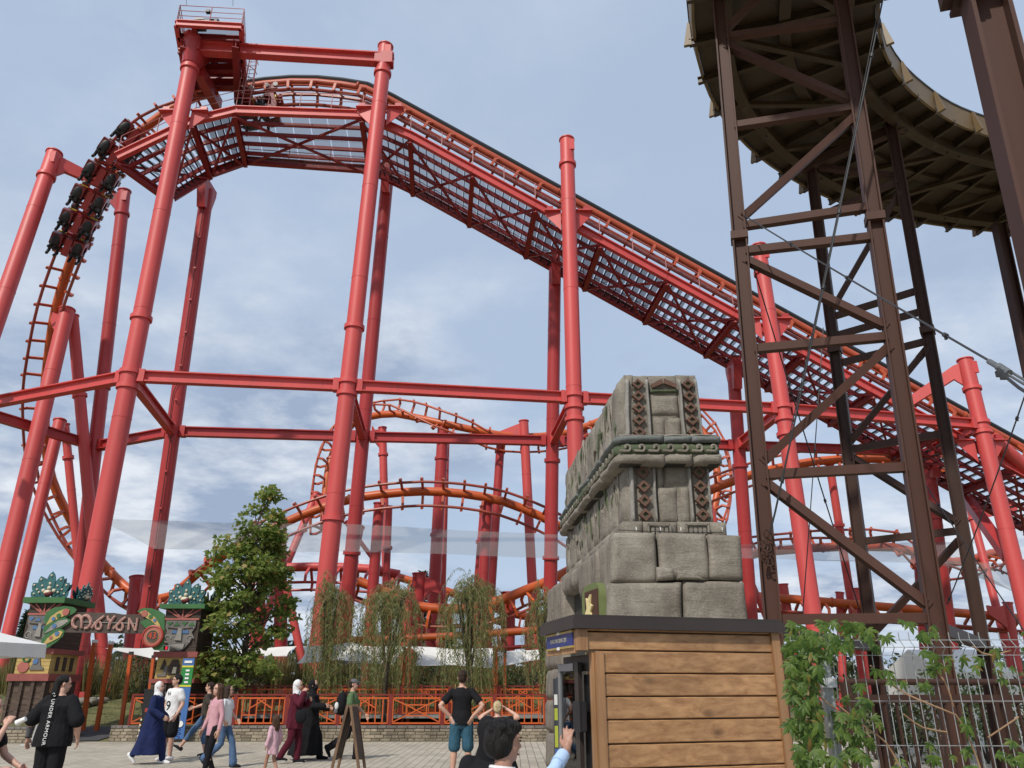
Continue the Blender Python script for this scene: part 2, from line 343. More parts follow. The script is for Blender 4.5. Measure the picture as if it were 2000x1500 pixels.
# ================================================================ ROLLER COASTER: columns
def at_py(a, b, py):
    lo, hi = 0.0, 1.0
    for _ in range(40):
        m = (lo+hi)/2
        if proj(a.lerp(b, m))[1] < py: lo = m
        else: hi = m
    return (lo+hi)/2
ANCH = {}
def column(key, top, low, d, label, flanges=(), mat='red', cap=True, group=None, arm=None, plate=True, rivets=True):
    d *= .88; T, Lw = P(*top), P(*low); dr = (Lw-T).normalized()
    # carry the axis down to the ground
    B = Lw; t = 0
    for k in range(400):
        g = gz(B.x, B.y)
        if abs(B.z-g) < .01: break
        B = B + dr*((g-B.z)/dr.z if dr.z else 0)*.9
    t = thing('support_column', label, 'support column', B, group)
    b = MB(); n = 20 if d > .6 else 12
    b.tube(T, B-dr*(-.05), d/2, n=n)
    L_ = (T-B).length
    for k in range(1, int(L_/5.5)+1): c = T+dr*min(L_-.5, 5.5*k-1.3); b.tube(c-dr*.03, c+dr*.03, d/2+.010, n=n)
    b.build('pipe', M[mat], t)
    u = -dr
    for py in flanges:
        f = MB(); c = T.lerp(B, at_py(T, B, py)); f.tube(c-u*.10, c+u*.10, d/2+.09, n=n); f.build('flange', M[mat], t)
    if cap:
        c = MB(); c.tube(T-u*.015, T+u*.05, d/2+.05, n=n)
        if plate: c.box(T+dr*.55+Vector((d*.28, -d*.42, 0)), (d*.42, .12, .7))
        c.build('cap', M[mat], t)
    ft = MB(); q = B + Vector((0, 0, .02)); ft.tube(B-Vector((0, 0, .3)), B+Vector((0, 0, .07)), d/2+.28, n=n)
    for k in range(8):
        a = k*math.pi/4; ft.box(q+Vector((math.cos(a)*(d/2+.12), math.sin(a)*(d/2+.12), .22)), (.22, .03, .36), Matrix.Rotation(a, 3, 'Z'))
    ft.build('base_plate', M[mat], t)
    if arm:
        for a in arm: a(t, T, B, u, d, mat)
    ANCH[key] = (T, B); return t
def haunch(dx, dy, ln, drop=.9, h=1.0, wd=.5):      # tapered bracket arm off the head of a column
    def f(t, T, B, u, d, mat):
        dv = Vector((dx, dy, 0)).normalized(); m = MB()
        e = Vector(T) + Vector((dx, dy, 0)).normalized()*ln + Vector((0, 0, -drop)); s = Vector(T) - u*.7
        fr = frame(s, dv, (0, 0, 1)); ex = ln; ez = (e-s).z
        pts = [(0, .62), (.65, .45), (ex, ez+.28), (ex, ez-.28), (.75, -.35), (0, -1.15)]
        m.prism(pts, fr, wd*.5, -wd*.25); m.build('bracket_arm', M[mat], t)
    return f
GN = 'tall red lift hill columns facing the plaza'; GF = 'deep red lift hill columns of the far row'
A_, B_, C_, D_, E_ = (-18.6, 33), (-7.9, 34), (2.9, 35.7), (13.9, 37.6), (25.5, 39.9)
column('A', (372, 128, 33), (140, 1320, 32.4), .92, 'tallest red pipe column carrying the motor platform, beside the totem gate', (136, 622, 728, 757), cap=False, group=GN)
column('B', (753, 92, 34), (631, 1190, 33.8), .92, 'thick red pipe column joined by a top beam to the motor platform', (144, 640, 747, 770, 1014), group=GN)
column('C', (1107, 274, 35.7), (1130, 1090, 35.4), .9, 'freestanding red pipe column rising above the lift track, left of the stone temple', (322, 773, 796, 820), group=GN)
column('D', (1482, 482, 37.6), (1590, 1215, 36.6), .9, 'red pipe column crossing the lift catwalk just right of the first brown tower leg', (534, 796, 820, 849), group=GN)
column('E', (1885, 704, 39.9), (2003, 1190, 39), .9, 'red pipe column with a bent arm over the lift track, right of the brown tower', (760, 826, 845), group=GN, arm=[haunch(-.8, .45, 3.8, 2.3)])
def head(t, T, B, u, d, mat):
    m = MB(); z = Vector((0, 0, 1))
    fr = frame(Vector(T)-Vector((0, 0, .6)), (0, 1, 0), (0, 0, 1))
    m.prism([(-.95, 1.0), (.8, 1.0), (.8, .6), (.45, -.6), (-.5, -.9), (-.95, .4)], fr, .5, -.25); m.build('head_bracket', M[mat], t)
column('A2', (405, 372, 39.6), (290, 1180, 41.6), .9, 'deep red column with a cable clipped down it, behind the totem sign', (742,), 'red2', False, GF, [head])
column('B2', (757, 345, 40.3), (672, 1240, 42.8), .88, 'deep red column close behind the column joined to the motor platform', (748, 1080), 'red2', False, GF, [head])
column('C2', (1084, 520, 41.5), (1075, 1150, 43.5), .86, 'deep red column just left of the freestanding column', (900, 1090), 'red2', False, GF, [head])
column('D2', (1432, 720, 43), (1466, 1195, 44.6), .86, 'shaded red column rising between the stone temple and the brown tower', (910,), 'red2', False, GF, [head])
column('E2', (1812, 890, 45), (1850, 1195, 46), .8, 'deep red column seen between the right legs of the brown tower', (1010,), 'red2', False, GF, [head])
column('J', (106, 300, 36), (-40, 720, 34), .92, 'red column at the left edge with an arm to the first drop', (345,), arm=[haunch(.8, .6, 2.9, 1.0)])
column('G', (243, 374, 43), (150, 1190, 44), .88, 'deep red column hooked under the train on the first drop', (418, 757), 'red2', arm=[haunch(-.95, -.3, .9, .6)])
column('K1', (131, 606, 41), (-4, 1170, 39), .95, 'red column leaning left that meets the curved drop track', (), arm=[haunch(-.95, .3, 1.0, .3)], plate=False)
column('K2', (142, 618, 42), (193, 1194, 44), .72, 'slim red strut leaning right below the curved drop track', (773,), 'red', plate=False)
column('M1', (117, 822, 44), (22, 1215, 42), .75, 'short red column leaning left under the lower bend of the drop', (), plate=False)
column('M2', (127, 830, 45.5), (162, 1190, 46.5), .55, 'thin red strut leaning right under the lower bend of the drop', (894,), plate=False)
column('W', (268, 1128, 47.5), (262, 1200, 47.2), .95, 'squat red column holding the bottom of the first drop', (), 'red2')
# horizontal bracing ring about fifteen metres up
RZ = 14.85
def on(key, z):
    T, B = ANCH[key]; return B.lerp(T, (z-B.z)/(T.z-B.z))
def ringbeam(a, b, z, label, wd=.38, h=.54, mat='red', group='horizontal red braces between the lift columns', inset=.42):
    p, q = (on(k, z) if isinstance(k, str) else Vector(k) for k in (a, b)); d = (q-p).normalized()
    s0, s1 = p + d*(inset if isinstance(a, str) else 0), q - d*(inset if isinstance(b, str) else 0)
    t = thing('brace_beam', label, 'brace beam', (s0+s1)/2, group)
    MB().beam(s0+d*.25, s1-d*.25, wd, h, prof='I').build('i_beam', M[mat], t)
    for s, dd in ((s0, d), (s1, -d)): MB().beam(s-dd*.02, s+dd*.26, wd*1.2, h*1.12).build('end_plate', M[mat], t)
    return t
ringbeam('A', 'B', RZ, 'long red brace between the motor platform column and the next one, plaza side')
ringbeam('B', 'C', RZ, 'long red brace ending at the freestanding column left of the temple')
ringbeam('C', 'D', RZ, 'long red brace passing behind the top of the stone temple')
ringbeam('D', 'E', RZ, 'long red brace passing behind the brown tower to the bent arm column')
for a, b2, s in (('A2', 'B2', 'far row brace behind the maple tree top'), ('B2', 'C2', 'far row brace above the arched coaster hill'), ('C2', 'D2', 'far row brace crossing behind the temple cornice'), ('D2', 'E2', 'far row brace crossing behind the brown tower legs')):
    ringbeam(a, b2, RZ, 'deep red '+s, mat='red2')
for a, s in (('A', 'nearest the totem gate'), ('B', 'above the leftmost willow'), ('C', 'left of the stone temple'), ('D', 'behind the first tower leg'), ('E', 'right of the brown tower')):
    ringbeam(a, a+'2', RZ, 'short red cross brace from near to far column, '+s)
ringbeam('A2', 'G', RZ, 'red brace running left from the column with the clipped cable', mat='red2')
I_ = P(-60, 795, 36.4); H_ = P(-60, 797, 38)
ringbeam('A', I_, RZ, 'red brace leaving the picture at the left edge, upper of two'); ringbeam('G', H_, RZ, 'red brace leaving the picture at the left edge, lower of two', mat='red2')

# ================================================================ ROLLER COASTER: lift catwalk
def Yn(x): return 34.0 + (x+7.9)*.177 + .55
def zc_(x): return 31.5 - .53*(x+7.9)
WID = 5.1
near = [Vector((-21.4, 34.2, 28.3)), Vector((-17.6, 34.15, 30.7)), Vector((-15.4, 34.2, 31.45)), Vector((-8.4, 34.5, 31.4))]
far = [Vector((-19.4, 36.9, 27.6)), Vector((-17.9, 38.0, 30.1)), Vector((-16.2, 38.6, 31.45)), Vector((-8.8, 39.4, 31.4))]
for x in (-5.7, -2.2, 1.3, 4.9, 8.6, 12.3, 16.0, 19.8, 23.6, 27.4, 31.5):
    near.append(Vector((x, Yn(x), zc_(x)))); far.append(Vector((x-.45, Yn(x)+WID, zc_(x))))
cw = thing('lift_catwalk', 'wide red maintenance catwalk of steel gratings climbing under the lift track', 'catwalk', near[2])
nb = MB(); fb = MB()
for i in range(len(near)-1):
    for bb, q in ((nb, near), (fb, far)):
        d = (q[i+1]-q[i]).normalized()*.03
        bb.beam(q[i]-d*0, q[i+1]+d, .28, .50, prof='I')
nb.build('side_beam', M['red'], cw); fb.build('side_beam', M['redshade'], cw)
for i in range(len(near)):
    m = MB(); m.beam(near[i]-Vector((0, 0, .30)), far[i]-Vector((0, 0, .30)), .26, .42, prof='I'); m.build('cross_beam', M['redshade'], cw)
st = [MB() for _ in range(4)]
for i in range(len(near)-1):
    for k in range(4):
        f = (k+1)/5; a, c = near[i].lerp(far[i], f), near[i+1].lerp(far[i+1], f)
        st[k].beam(a-Vector((0, 0, .12)), c-Vector((0, 0, .12)), .13, .22)
for s in st: s.build('stringer', M['redshade'], cw)
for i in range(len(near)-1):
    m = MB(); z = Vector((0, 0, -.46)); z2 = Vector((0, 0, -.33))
    m.beam(near[i]+z, far[i+1]+z, .12, .12); m.beam(far[i]+z2, near[i+1]+z2, .12, .12); m.build('diagonal_brace', M['redshade'], cw)
for i in range(len(near)-1):
    m = MB(); ln = (near[i+1]-near[i]).length; sl = abs((near[i+1]-near[i]).normalized().z); n = max(2, int(ln/(.46 if sl > .2 else .9)))
    low = i >= 8
    for k in range(n):
        f0, f1 = (k+.04)/n, (k+(.60 if low else .90) if sl > .2 else k+.97)/n
        a0, a1 = near[i].lerp(near[i+1], f0), near[i].lerp(near[i+1], f1); c0, c1 = far[i].lerp(far[i+1], f0), far[i].lerp(far[i+1], f1)
        if sl > .2:
            zz = (a0.z+a1.z)/2
            a0, a1, c0, c1 = (Vector((q.x, q.y, zz+.05)) for q in (a0, a1, c0, c1))
        d = (a1-a0); up = Vector((0, 0, .05))
        for s0, s1 in ((.01, .249), (.25, .499), (.50, .749), (.75, .99)):
            q = [a0.lerp(c0, s0), a1.lerp(c1, s0), a1.lerp(c1, s1), a0.lerp(c0, s1)]
            m.add(q + [p+up for p in q], [(3, 2, 1, 0), (4, 5, 6, 7), (0, 1, 5, 4), (1, 2, 6, 5), (2, 3, 7, 6), (3, 0, 4, 7)])
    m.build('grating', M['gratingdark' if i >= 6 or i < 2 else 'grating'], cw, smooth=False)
    if sl > .2:
        m = MB()
        for k in range(n+1):
            f = (k+.02)/n; p = near[i].lerp(near[i+1], f); q = far[i].lerp(far[i+1], f)
            m.beam(p+Vector((0, 0, .02)), q+Vector((0, 0, .02)), .05, .09)
        m.build('tread_edge', M['darksteel'], cw, smooth=False)
def railing(pts, hgt, parent, mat, step=1.6, rails=(1.0, .52), r=.022, off=Vector((0, 0, .3))):
    for i in range(len(pts)-1):
        n = max(1, int(round((pts[i+1]-pts[i]).length/step)))
        for k in range(n+(i == len(pts)-2)):
            p = pts[i].lerp(pts[i+1], k/n)+off; MB().tube(p, p+Vector((0, 0, hgt)), r*1.15, n=6).build('rail_post', M[mat], parent)
    for f in rails:
        m = MB(); m.path([p+off+Vector((0, 0, hgt*f)) for p in pts], r, n=6); m.build('handrail', M[mat], parent)
M['railpink'] = paint('faded_pink_rail', (.40, .15, .14), .15, 2, .5)
rn = thing('catwalk_railing', 'thin faded red railing along the plaza side of the lift catwalk', 'railing', near[2])
railing(near[:10], 1.1, rn, 'railpink', 2.0)
rf = thing('catwalk_railing', 'thin dark railing along the far side of the lift catwalk', 'railing', far[3])
railing(far[2:10], 1.1, rf, 'red2', 2.6)
# brackets where the catwalk sits on the near columns
for k, s in (('A', 'motor platform column'), ('B', 'column left of the willows'), ('C', 'freestanding column'), ('D', 'column by the first tower leg'), ('E', 'bent arm column')):
    x = on(k, 20).x; z = 30.2 if k == 'A' else zc_(x)
    p = on(k, z); y = 34.2 if k == 'A' else Yn(x)
    t = thing('catwalk_bracket', 'small red bracket fixing the catwalk to the '+s, 'bracket', p)
    for sg in (-1, 1):
        fr = frame(p+Vector((sg*.42, .25, 0)), (sg, .2, 0), (0, 0, 1)); m = MB()
        m.prism([(0, .28), (.85, .28), (.85, .10), (0, -.95)], fr, .06, -.03); m.box(fr @ Vector((.45, .31, 0)), (.9, .5, .06)); m.build('gusset', M['red'], t)
        MB().box(fr @ Vector((.6, .50, 0)), (.34, .2, .3)).build('clamp', M['red2'], t)

# ================================================================ ROLLER COASTER: tracks
def track(name, label, pts, ups, spine=.24, rail=.085, gauge=.62, off=.95, step=1.0, tie_every=1, mats=('orange', 'orange', 'rail'), cat='roller coaster track', tube_n=12, loop=True):
    Ps = [Vector(p) for p in pts]; n = len(Ps)
    if len(ups) != n: ups = [Vector(ups[int(round(i*(len(ups)-1)/(n-1)))]) for i in range(n)]
    S = spline([Vector((*Ps[i], *Vector(ups[i]).normalized())) for i in range(n)], step)
    C = [Vector(s[:3]) for s in S]; Ts = [(C[min(i+1, len(C)-1)]-C[max(i-1, 0)]).normalized() for i in range(len(C))]
    Us = []
    for s, t in zip(S, Ts):
        u = Vector(s[3:6]); Us.append((u-t*u.dot(t)).normalized())
    Sd = [t.cross(u) for t, u in zip(Ts, Us)]
    root = thing(name, label, cat, C[0])
    MB().path(C, spine, tube_n).build('spine', M[mats[0]], root)
    for sg in (-1, 1): MB().path([c-u*off+s*gauge*sg for c, u, s in zip(C, Us, Sd)], rail, 8).build('rail', M[mats[2]], root)
    # one tie, shared by every place along the track
    t = MB(); I3 = Vector
    for sg in (-1, 1):
        a, bq, cq = I3((sg*spine*.75, 0, -spine*.55)), I3((sg*(gauge+.16), 0, -off*.62)), I3((sg*(gauge+.16), 0, -off-.02))
        t.beam(a, bq, .13, .15, up=(0, 1, 0)); t.beam(bq+I3((0, 0, .06)), cq, .12, .15, up=(0, 1, 0)); t.beam(cq+I3((sg*.06, 0, .0)), I3((sg*gauge, 0, -off)), .10, .12, up=(0, 1, 0))
    me = t.mesh('cross_tie', M[mats[1]], Vector((0, 0, 0)))
    fl = MB(); fcount = 0
    for i in range(0, len(C), tie_every):
        o = bpy.data.objects.new('cross_tie', me); COL.objects.link(o); o.parent = root
        s, d, u = Sd[i], Ts[i], Us[i]; rel = C[i]-C[0]
        o.matrix_local = Matrix(((s.x, d.x, u.x, rel.x), (s.y, d.y, u.y, rel.y), (s.z, d.z, u.z, rel.z), (0, 0, 0, 1)))
        if i % 9 == 4: fl.tube(C[i]-d*.05+d*.5, C[i]+d*.05+d*.5, spine*1.2, n=tube_n)
    fl.build('spine_joint', M[mats[0]], root)
    return root, C, Ts, Us, Sd
# lift hill and crest
lift = []
for x in (33, 27, 21, 15, 9, 3, -3, -7.5):
    lift.append(Vector((x, Yn(x)+2.9, zc_(x)+3.85)))
crest = [P(724, 176, 37.2), P(660, 165, 37.2), P(596, 160, 37.2), P(532, 163, 37.1), P(468, 172, 36.9)]
tl = track('lift_track', 'orange lift hill track with black chain cover climbing over the red catwalk', lift+crest, [(0, 0, 1)], spine=.23, rail=.11, gauge=.65, off=1.15, step=1.55, mats=('orangered', 'orangered', 'rail'))
C, T_, U_, S_ = tl[1:]
ch = MB(); ch.path([c+u*.38+s*.05 for c, u, s in zip(C, U_, S_)], .19, 8); ch.build('chain_cover', M['chain'], tl[0])
for k, z in ((1, -.55), (-1, -.55)):
    m = MB(); m.path([c+u*(-.62)+s*.45*k for c, u, s in zip(C, U_, S_)], .05, 6); m.build('inner_rail', M['orangered'], tl[0])
m = MB()                                                    # side plate that runs below the upper tube
for i in range(len(C)-1): m.beam(C[i]-U_[i]*.92, C[i+1]-U_[i+1]*.92, .1, .16)
m.build('cable_tray', M['rail'], tl[0])
drop_top = [P(420, 181, 36.8), P(378, 191, 36.6), P(300, 236, 36.8), P(236, 304, 37.2)]
drop = drop_top + [P(184, 398, 38.2), P(142, 500, 39.7), P(110, 600, 41.2), P(94, 700, 43), P(87, 795, 45), P(97, 920, 47), P(142, 1022, 48.3), P(200, 1100, 48.6), P(262, 1158, 48.2), P(325, 1168, 47.6), P(405, 1105, 47), P(515, 1040, 46.5)]
ups = [(0, .1, 1), (-.05, .2, 1), (-.15, .5, .85), (-.3, .75, .55), (-.34, .8, .45), (-.3, .82, .45), (-.2, .86, .42), (.0, .9, .3), (.3, .85, .2), (.55, .6, .45), (.5, .4, .75), (.4, .3, .85), (.15, .25, .95), (-.2, .35, .9), (-.3, .6, .7), (-.2, .85, .45)]
td = track('drop_track', 'orange track of the first drop bending down the left side of the picture', drop, ups, spine=.27, gauge=.66, off=.95, step=1.12, mats=('orange', 'orangered', 'rail'))
hill = [P(515, 1040, 46.5), P(600, 1002, 46.3), P(690, 974, 46.2), P(780, 962, 46.2), P(850, 960, 46.2), P(930, 968, 46.3), P(1000, 985, 46.4), P(1090, 1026, 46.6), P(1160, 1075, 47)]
track('hill_track', 'orange arched track seen from the side above the willow trees', hill, [(-.1, .92, .38)], spine=.27, gauge=.72, off=.9, step=1.28, mats=('orange', 'orangered', 'rail'))
loop = [P(632, 1035, 57), P(636, 958, 57.5), P(648, 890, 58), P(678, 838, 58.5), P(708, 818, 58.5), P(736, 811, 58), P(768, 808, 57.5), P(800, 813, 57), P(864, 827, 56), P(912, 837, 56), P(960, 847, 56), P(1008, 853, 56.5), P(1072, 851, 57), P(1120, 842, 57.5), P(1200, 812, 58), P(1280, 795, 58), P(1345, 815, 57.5), P(1385, 862, 57), P(1402, 930, 56.5), P(1396, 990, 56), P(1374, 1050, 55)]
lu = [(.9, .2, .2), (.9, .2, .0), (.8, .3, -.3), (.6, .4, -.6), (.3, .5, -.8), (.1, .5, -.85), (.0, .6, -.75), (0, .8, -.55), (0, 1, 0), (0, .9, .3), (0, .6, .75), (0, .3, .95), (0, .2, 1), (0, .2, 1), (-.3, .2, .9), (-.5, .2, .6), (-.8, .2, .1), (-.9, .2, -.1), (-.95, .2, -.1), (-.95, .2, 0), (-.95, .2, .1)]
track('loop_track', 'twisting orange track of the rear loop, high behind the willows and temple', loop, lu, spine=.29, gauge=.66, off=.98, step=1.32, mats=('orange', 'orangered', 'orangered'))
track('side_track', 'orange track curving from the temple behind the brown tower, upper one', [P(1290, 1010, 50), P(1360, 970, 50), P(1420, 944, 50.5), P(1490, 921, 51), P(1568, 905, 51), P(1625, 898, 51), P(1700, 896, 51), P(1775, 900, 51), P(1850, 925, 51)], [(0, .97, .1)], spine=.3, gauge=.72, off=.8, step=1.5, mats=('orange', 'orangered', 'orangered'))
track('twist_track', 'faded orange twisting track behind the legs of the brown tower, above the brake run', [P(1445, 1092, 53), P(1480, 1080, 53), P(1540, 1074, 53), P(1610, 1069, 53), P(1700, 1068, 53), P(1745, 1069, 53), P(1800, 1082, 53), P(1860, 1098, 53), P(1910, 1090, 54), P(1945, 1080, 56), P(1985, 1095, 58)],
      [(-.1, .4, -.9), (0, .4, -.9), (0, .4, -.9), (0, .5, -.8), (0, .7, -.7), (0, 1, -.2), (0, .6, .75), (0, .3, .95), (0, .3, .95), (0, .3, .95), (0, .3, .95)], spine=.3, gauge=.68, off=.95, step=1.3, mats=('orangered', 'orangered', 'rail'))
track('brake_track', 'bright orange straight brake run low behind the brown tower', [P(1420, 1160, 50), P(1560, 1171, 50), P(1700, 1183, 50), P(1860, 1196, 50), P(2040, 1212, 50)], [(0, 0, 1)], spine=.27, gauge=.6, off=.85, step=1.5, mats=('orange', 'orangered', 'rail'))
track('low_track', 'orange track descending rightward behind the willows, rearmost of the low ones', [P(700, 1108, 60), P(760, 1122, 60), P(812, 1137, 60), P(877, 1156, 60), P(930, 1176, 60), P(1000, 1198, 60), P(1060, 1208, 60), P(1130, 1205, 60)], [(0, 0, 1)], spine=.3, gauge=.62, off=.95, step=1.4, mats=('orange', 'orangered', 'rail'))
track('low_track', 'bright orange dipping track behind the willows that rises again towards the temple', [P(700, 1135, 47), P(760, 1159, 47), P(792, 1178, 47), P(840, 1188, 47), P(886, 1189, 47), P(931, 1187, 47), P(985, 1170, 47), P(1030, 1151, 47.5), P(1066, 1137, 48), P(1111, 1114, 48.5), P(1170, 1080, 49.5)], [(0, -.15, 1)], spine=.29, gauge=.66, off=.98, step=1.2, mats=('orange', 'orange', 'rail'))
track('low_track', 'low level orange track passing just above the white sails', [P(620, 1254, 44), P(700, 1250, 44), P(806, 1246, 44), P(900, 1241, 44), P(960, 1237, 44), P(1020, 1233, 44), P(1090, 1228, 44)], [(0, 0, 1)], spine=.2, gauge=.55, off=.8, step=1.6, mats=('orange', 'orangered', 'red2'))
track('return_track', 'faded red level track between the maple tree and the column left of the willows', [P(490, 1112, 50), P(560, 1108, 50), P(640, 1107, 50), P(720, 1111, 50), P(780, 1122, 50)], [(0, .2, 1)], spine=.28, gauge=.75, off=1.25, step=2.1, mats=('red', 'red', 'red2'))
# slim columns below these tracks
GS = 'slim red columns under the low tracks'
for i, (tp, lw, d, mt, fl, ar, lab) in enumerate([
    ((866, 830, 56.3), (846, 1190, 56.3), 1.0, 'red2', (896, 1045), None, 'red column holding the rear loop track, middle of the gap between the lift columns'),
    ((873, 850, 58), (864, 1190, 58), .5, 'red', (), None, 'thin red strut close beside the column holding the rear loop'),
    ((747, 836, 58.2), (755, 1150, 58), .7, 'red', (888,), [haunch(-.9, -.3, .9, .2)], 'slim red column under the left end of the rear loop'),
    ((741, 984, 46.5), (722, 1230, 46.5), .74, 'red2', (), None, 'deep red column under the left half of the arched hill'),
    ((760, 990, 49), (750, 1240, 49), .5, 'red2', (1070,), None, 'thin deep red strut right of the column under the arched hill'),
    ((979, 846, 57), (958, 1170, 57), .75, 'red2', (882,), None, 'deep red column leaning under the sagging part of the rear loop'),
    ((1023, 823, 56), (1042, 1190, 56), .8, 'red', (), [haunch(-.95, .3, 2.2, 1.0)], 'red column with an arm reaching left over the sagging rear loop'),
    ((952, 984, 46.7), (941, 1190, 46.7), .72, 'red2', (), None, 'deep red column under the right half of the arched hill'),
    ((944, 990, 49), (928, 1190, 49), .5, 'red2', (1059,), None, 'thin deep red strut beside the column under the right half of the hill'),
    ((617, 966, 56), (540, 1150, 53), .6, 'red', (), [haunch(.95, -.2, 1.6, .1)], 'leaning red strut at the far left foot of the rear loop'),
    ((700, 1030, 48), (650, 1270, 46), .8, 'red', (1097, 1110), None, 'leaning red column seen between the two thick columns'),
    ((676, 1020, 52), (742, 1110, 52), .34, 'red2', (), None, 'thin diagonal red tube beside the thick far column'),
    ((819, 1121, 49.5), (812, 1250, 49.5), .95, 'red2', (), [haunch(.97, -.1, 1.6, 1.0)], 'short deep red post with a stub arm beside the dipping track'),
    ((796, 1160, 46), (790, 1300, 46), .75, 'red', (), None, 'short red post in front of the dipping track'),
    ((993, 1158, 48.6), (991, 1290, 48.6), 1.0, 'red2', (), [haunch(-.97, -.1, 1.7, .3)], 'short deep red post with an arm left, where the dipping track rises'),
    ((1033, 1204, 49), (1033, 1290, 49), .6, 'red', (), None, 'short red post right of the one with an arm'),
    ((1140, 832, 58), (1146, 1150, 58), .55, 'red', (), None, 'slim red post top beside the freestanding column'),
    ((1619, 900, 51.3), (1668, 1210, 52), .62, 'red', (905, 1026), None, 'slim red column under the upper side track, inside the brown tower'),
    ((1490, 1066, 53.3), (1500, 1205, 53.3), .7, 'red2', (), None, 'red post under the left end of the twisting track'),
    ((1529, 1142, 50.5), (1540, 1215, 50.5), .7, 'red', (), None, 'short red post with a capped head by the leftmost tower leg'),
    ((1640, 1158, 50.6), (1642, 1215, 50.6), .55, 'red', (), None, 'low red post under the brake run, left one inside the tower'),
    ((1674, 1150, 50.6), (1682, 1215, 50.6), .5, 'red', (), None, 'low red post under the brake run, right one inside the tower'),
    ((1893, 985, 54), (1968, 1270, 52), .6, 'red', (1014,), [haunch(.95, .1, 3.5, .1)], 'slim red column leaning right under the twisting track by the right edge'),
    ((1968, 1178, 49), (1985, 1290, 49), .62, 'red', (), [haunch(-.97, .1, 1.2, .4)], 'short red post at the right edge beside the brake run'),
    ((1385, 985, 54), (1440, 1190, 54), .6, 'red', (), None, 'leaning red strut emerging right of the temple cornice'),
    ((1790, 1060, 54), (1800, 1210, 54), .6, 'red2', (), None, 'deep red post between the right tower legs'),
    ((1465, 1130, 46), (1500, 1215, 46), .4, 'red', (), None, 'thin slanting strut at the foot of the column beside the temple'),
    ((547, 1060, 48), (548, 1200, 48), .9, 'red2', (), None, 'deep red post half hidden by the right side of the maple'),
    ((505, 1160, 47), (498, 1340, 47), .95, 'red', (), None, 'red post showing through the lower maple leaves'),
    ((560, 1150, 45), (590, 1290, 45), .5, 'red', (), None, 'thin slanting red strut between the maple and the willows'),
]): column('s%d' % i, tp, lw, d, lab, fl, mt, True, None, ar, plate=False)
ringb = thing('brace_beam', 'slanting deep red brace from the catwalk down to the bent arm column', 'brace beam', P(1885, 972, 45)); MB().beam(P(1885, 970, 45.5), P(1968, 1086, 40.2), .5, .6).build('box_beam', M['red2'], ringb)
t = thing('brace_tube', 'red slanting tube leaving the bent arm column at the right edge', 'brace tube', P(1940, 860, 40)); MB().tube(P(1938, 856, 40.2), P(2060, 965, 41.5), .38).build('pipe', M['red'], t)

# ================================================================ ROLLER COASTER: train
def make_car():
    r = thing('coaster_car', None, None)
    c = MB(); c.box((0, 0, -.25), (.9, .75, .3)); c.beam((0, -.5, -.25), (0, .5, -.25), .3, .24); c.box((0, 0, -.6), (.7, .5, .6)); c.box((0, -.3, -1.1), (.34, 1.0, .5)); c.box((0, -.62, -.55), (1.25, .16, .22)); c.box((0, .62, -.5), (1.1, .14, .2)); c.build('chassis', M['red2'], r)
    for sx in (-1, 1):
        b = MB(); b.box((sx*.62, .18, .02), (.34, .66, .34)); b.build('wheel_carrier', M['carred'], r)
        for y in (-.1, .44):
            k = MB(); k.tube((sx*.86, y, .12), (sx*.72, y, .12), .15, n=12); k.build('wheel', M['wheelwhite'], r)
        s = MB()
        prof = [(-.30, -.62), (-.20, -.50), (.28, -.55), (.36, -1.35), (.30, -1.62), (-.34, -1.62), (-.40, -1.46), (.06, -1.36), (.10, -.8), (-.24, -.72)]
        fr = Matrix(((0, 0, 1, sx*.58-.29), (1, 0, 0, 0), (0, 1, 0, 0), (0, 0, 0, 1))); s.prism(prof, fr, .58); s.build('seat', M['carred'], r)
        h = MB(); h.box((sx*.58, .35, -.72), (.42, .06, .16))
        h.build('number_plate', M['plateyellow'], r)
        g = MB()
        for dx in (-.2, .2): g.path([(sx*.58+dx, .12, -.5), (sx*.58+dx, -.28, -.55), (sx*.58+dx, -.46, -.85), (sx*.58+dx*.7, -.44, -1.3)], .07, 6)
        g.ell((sx*.58, -.42, -1.0), (.24, .12, .34)); g.build('harness', M['black'], r)
        p = MB(); p.ell((sx*.58, -.16, -1.52), (.29, .50, .19)); p.ell((sx*.58, -.56, -1.0), (.20, .20, .34)); p.ell((sx*.58, -.62, -.62), (.13, .14, .15)); p.path([(sx*.58-.2, -.3, -1.4), (sx*.58-.22, -.85, -1.25), (sx*.58-.2, -.9, -1.7)], .085, 6); p.path([(sx*.58+.2, -.3, -1.4), (sx*.58+.22, -.8, -1.2), (sx*.58+.2, -.95, -1.6)], .085, 6); p.path([(sx*.58-.12, -.42, -1.55), (sx*.58-.13, -.5, -2.05)], .08, 6); p.path([(sx*.58+.12, -.42, -1.55), (sx*.58+.14, -.46, -2.05)], .08, 6); p.build('leg_guard', M['black'], r)
    return r
M['carred'] = paint('car_shell_red', (.19, .010, .012), .15, 4, .3); M['wheelwhite'] = paint('wheel_grey', (.36, .34, .32), .1, 8, .5)
M['plateyellow'] = paint('yellow_sticker', (.75, .6, .08), .05, 3, .5); M['black'] = paint('black_plastic', (.012, .012, .014), .2, 6, .5)
C, T_, U_, S_ = td[1:]
car0 = make_car(); first = True
GC = 'red two seat cars of the inverted train'
names = ['leading red coaster car, lowest on the drop', 'second red car from the bottom of the train', 'third red car from the bottom of the train', 'fourth red car from the bottom of the train', 'fifth red car, just below the catwalk end', 'sixth red car, partly behind the end of the catwalk', 'red car behind the railing under the motor platform', 'last red car with white wheels, right of the ladder']
seq = []
i0 = min(range(len(C)), key=lambda i: (C[i]-P(140, 490, 39.6)).length)
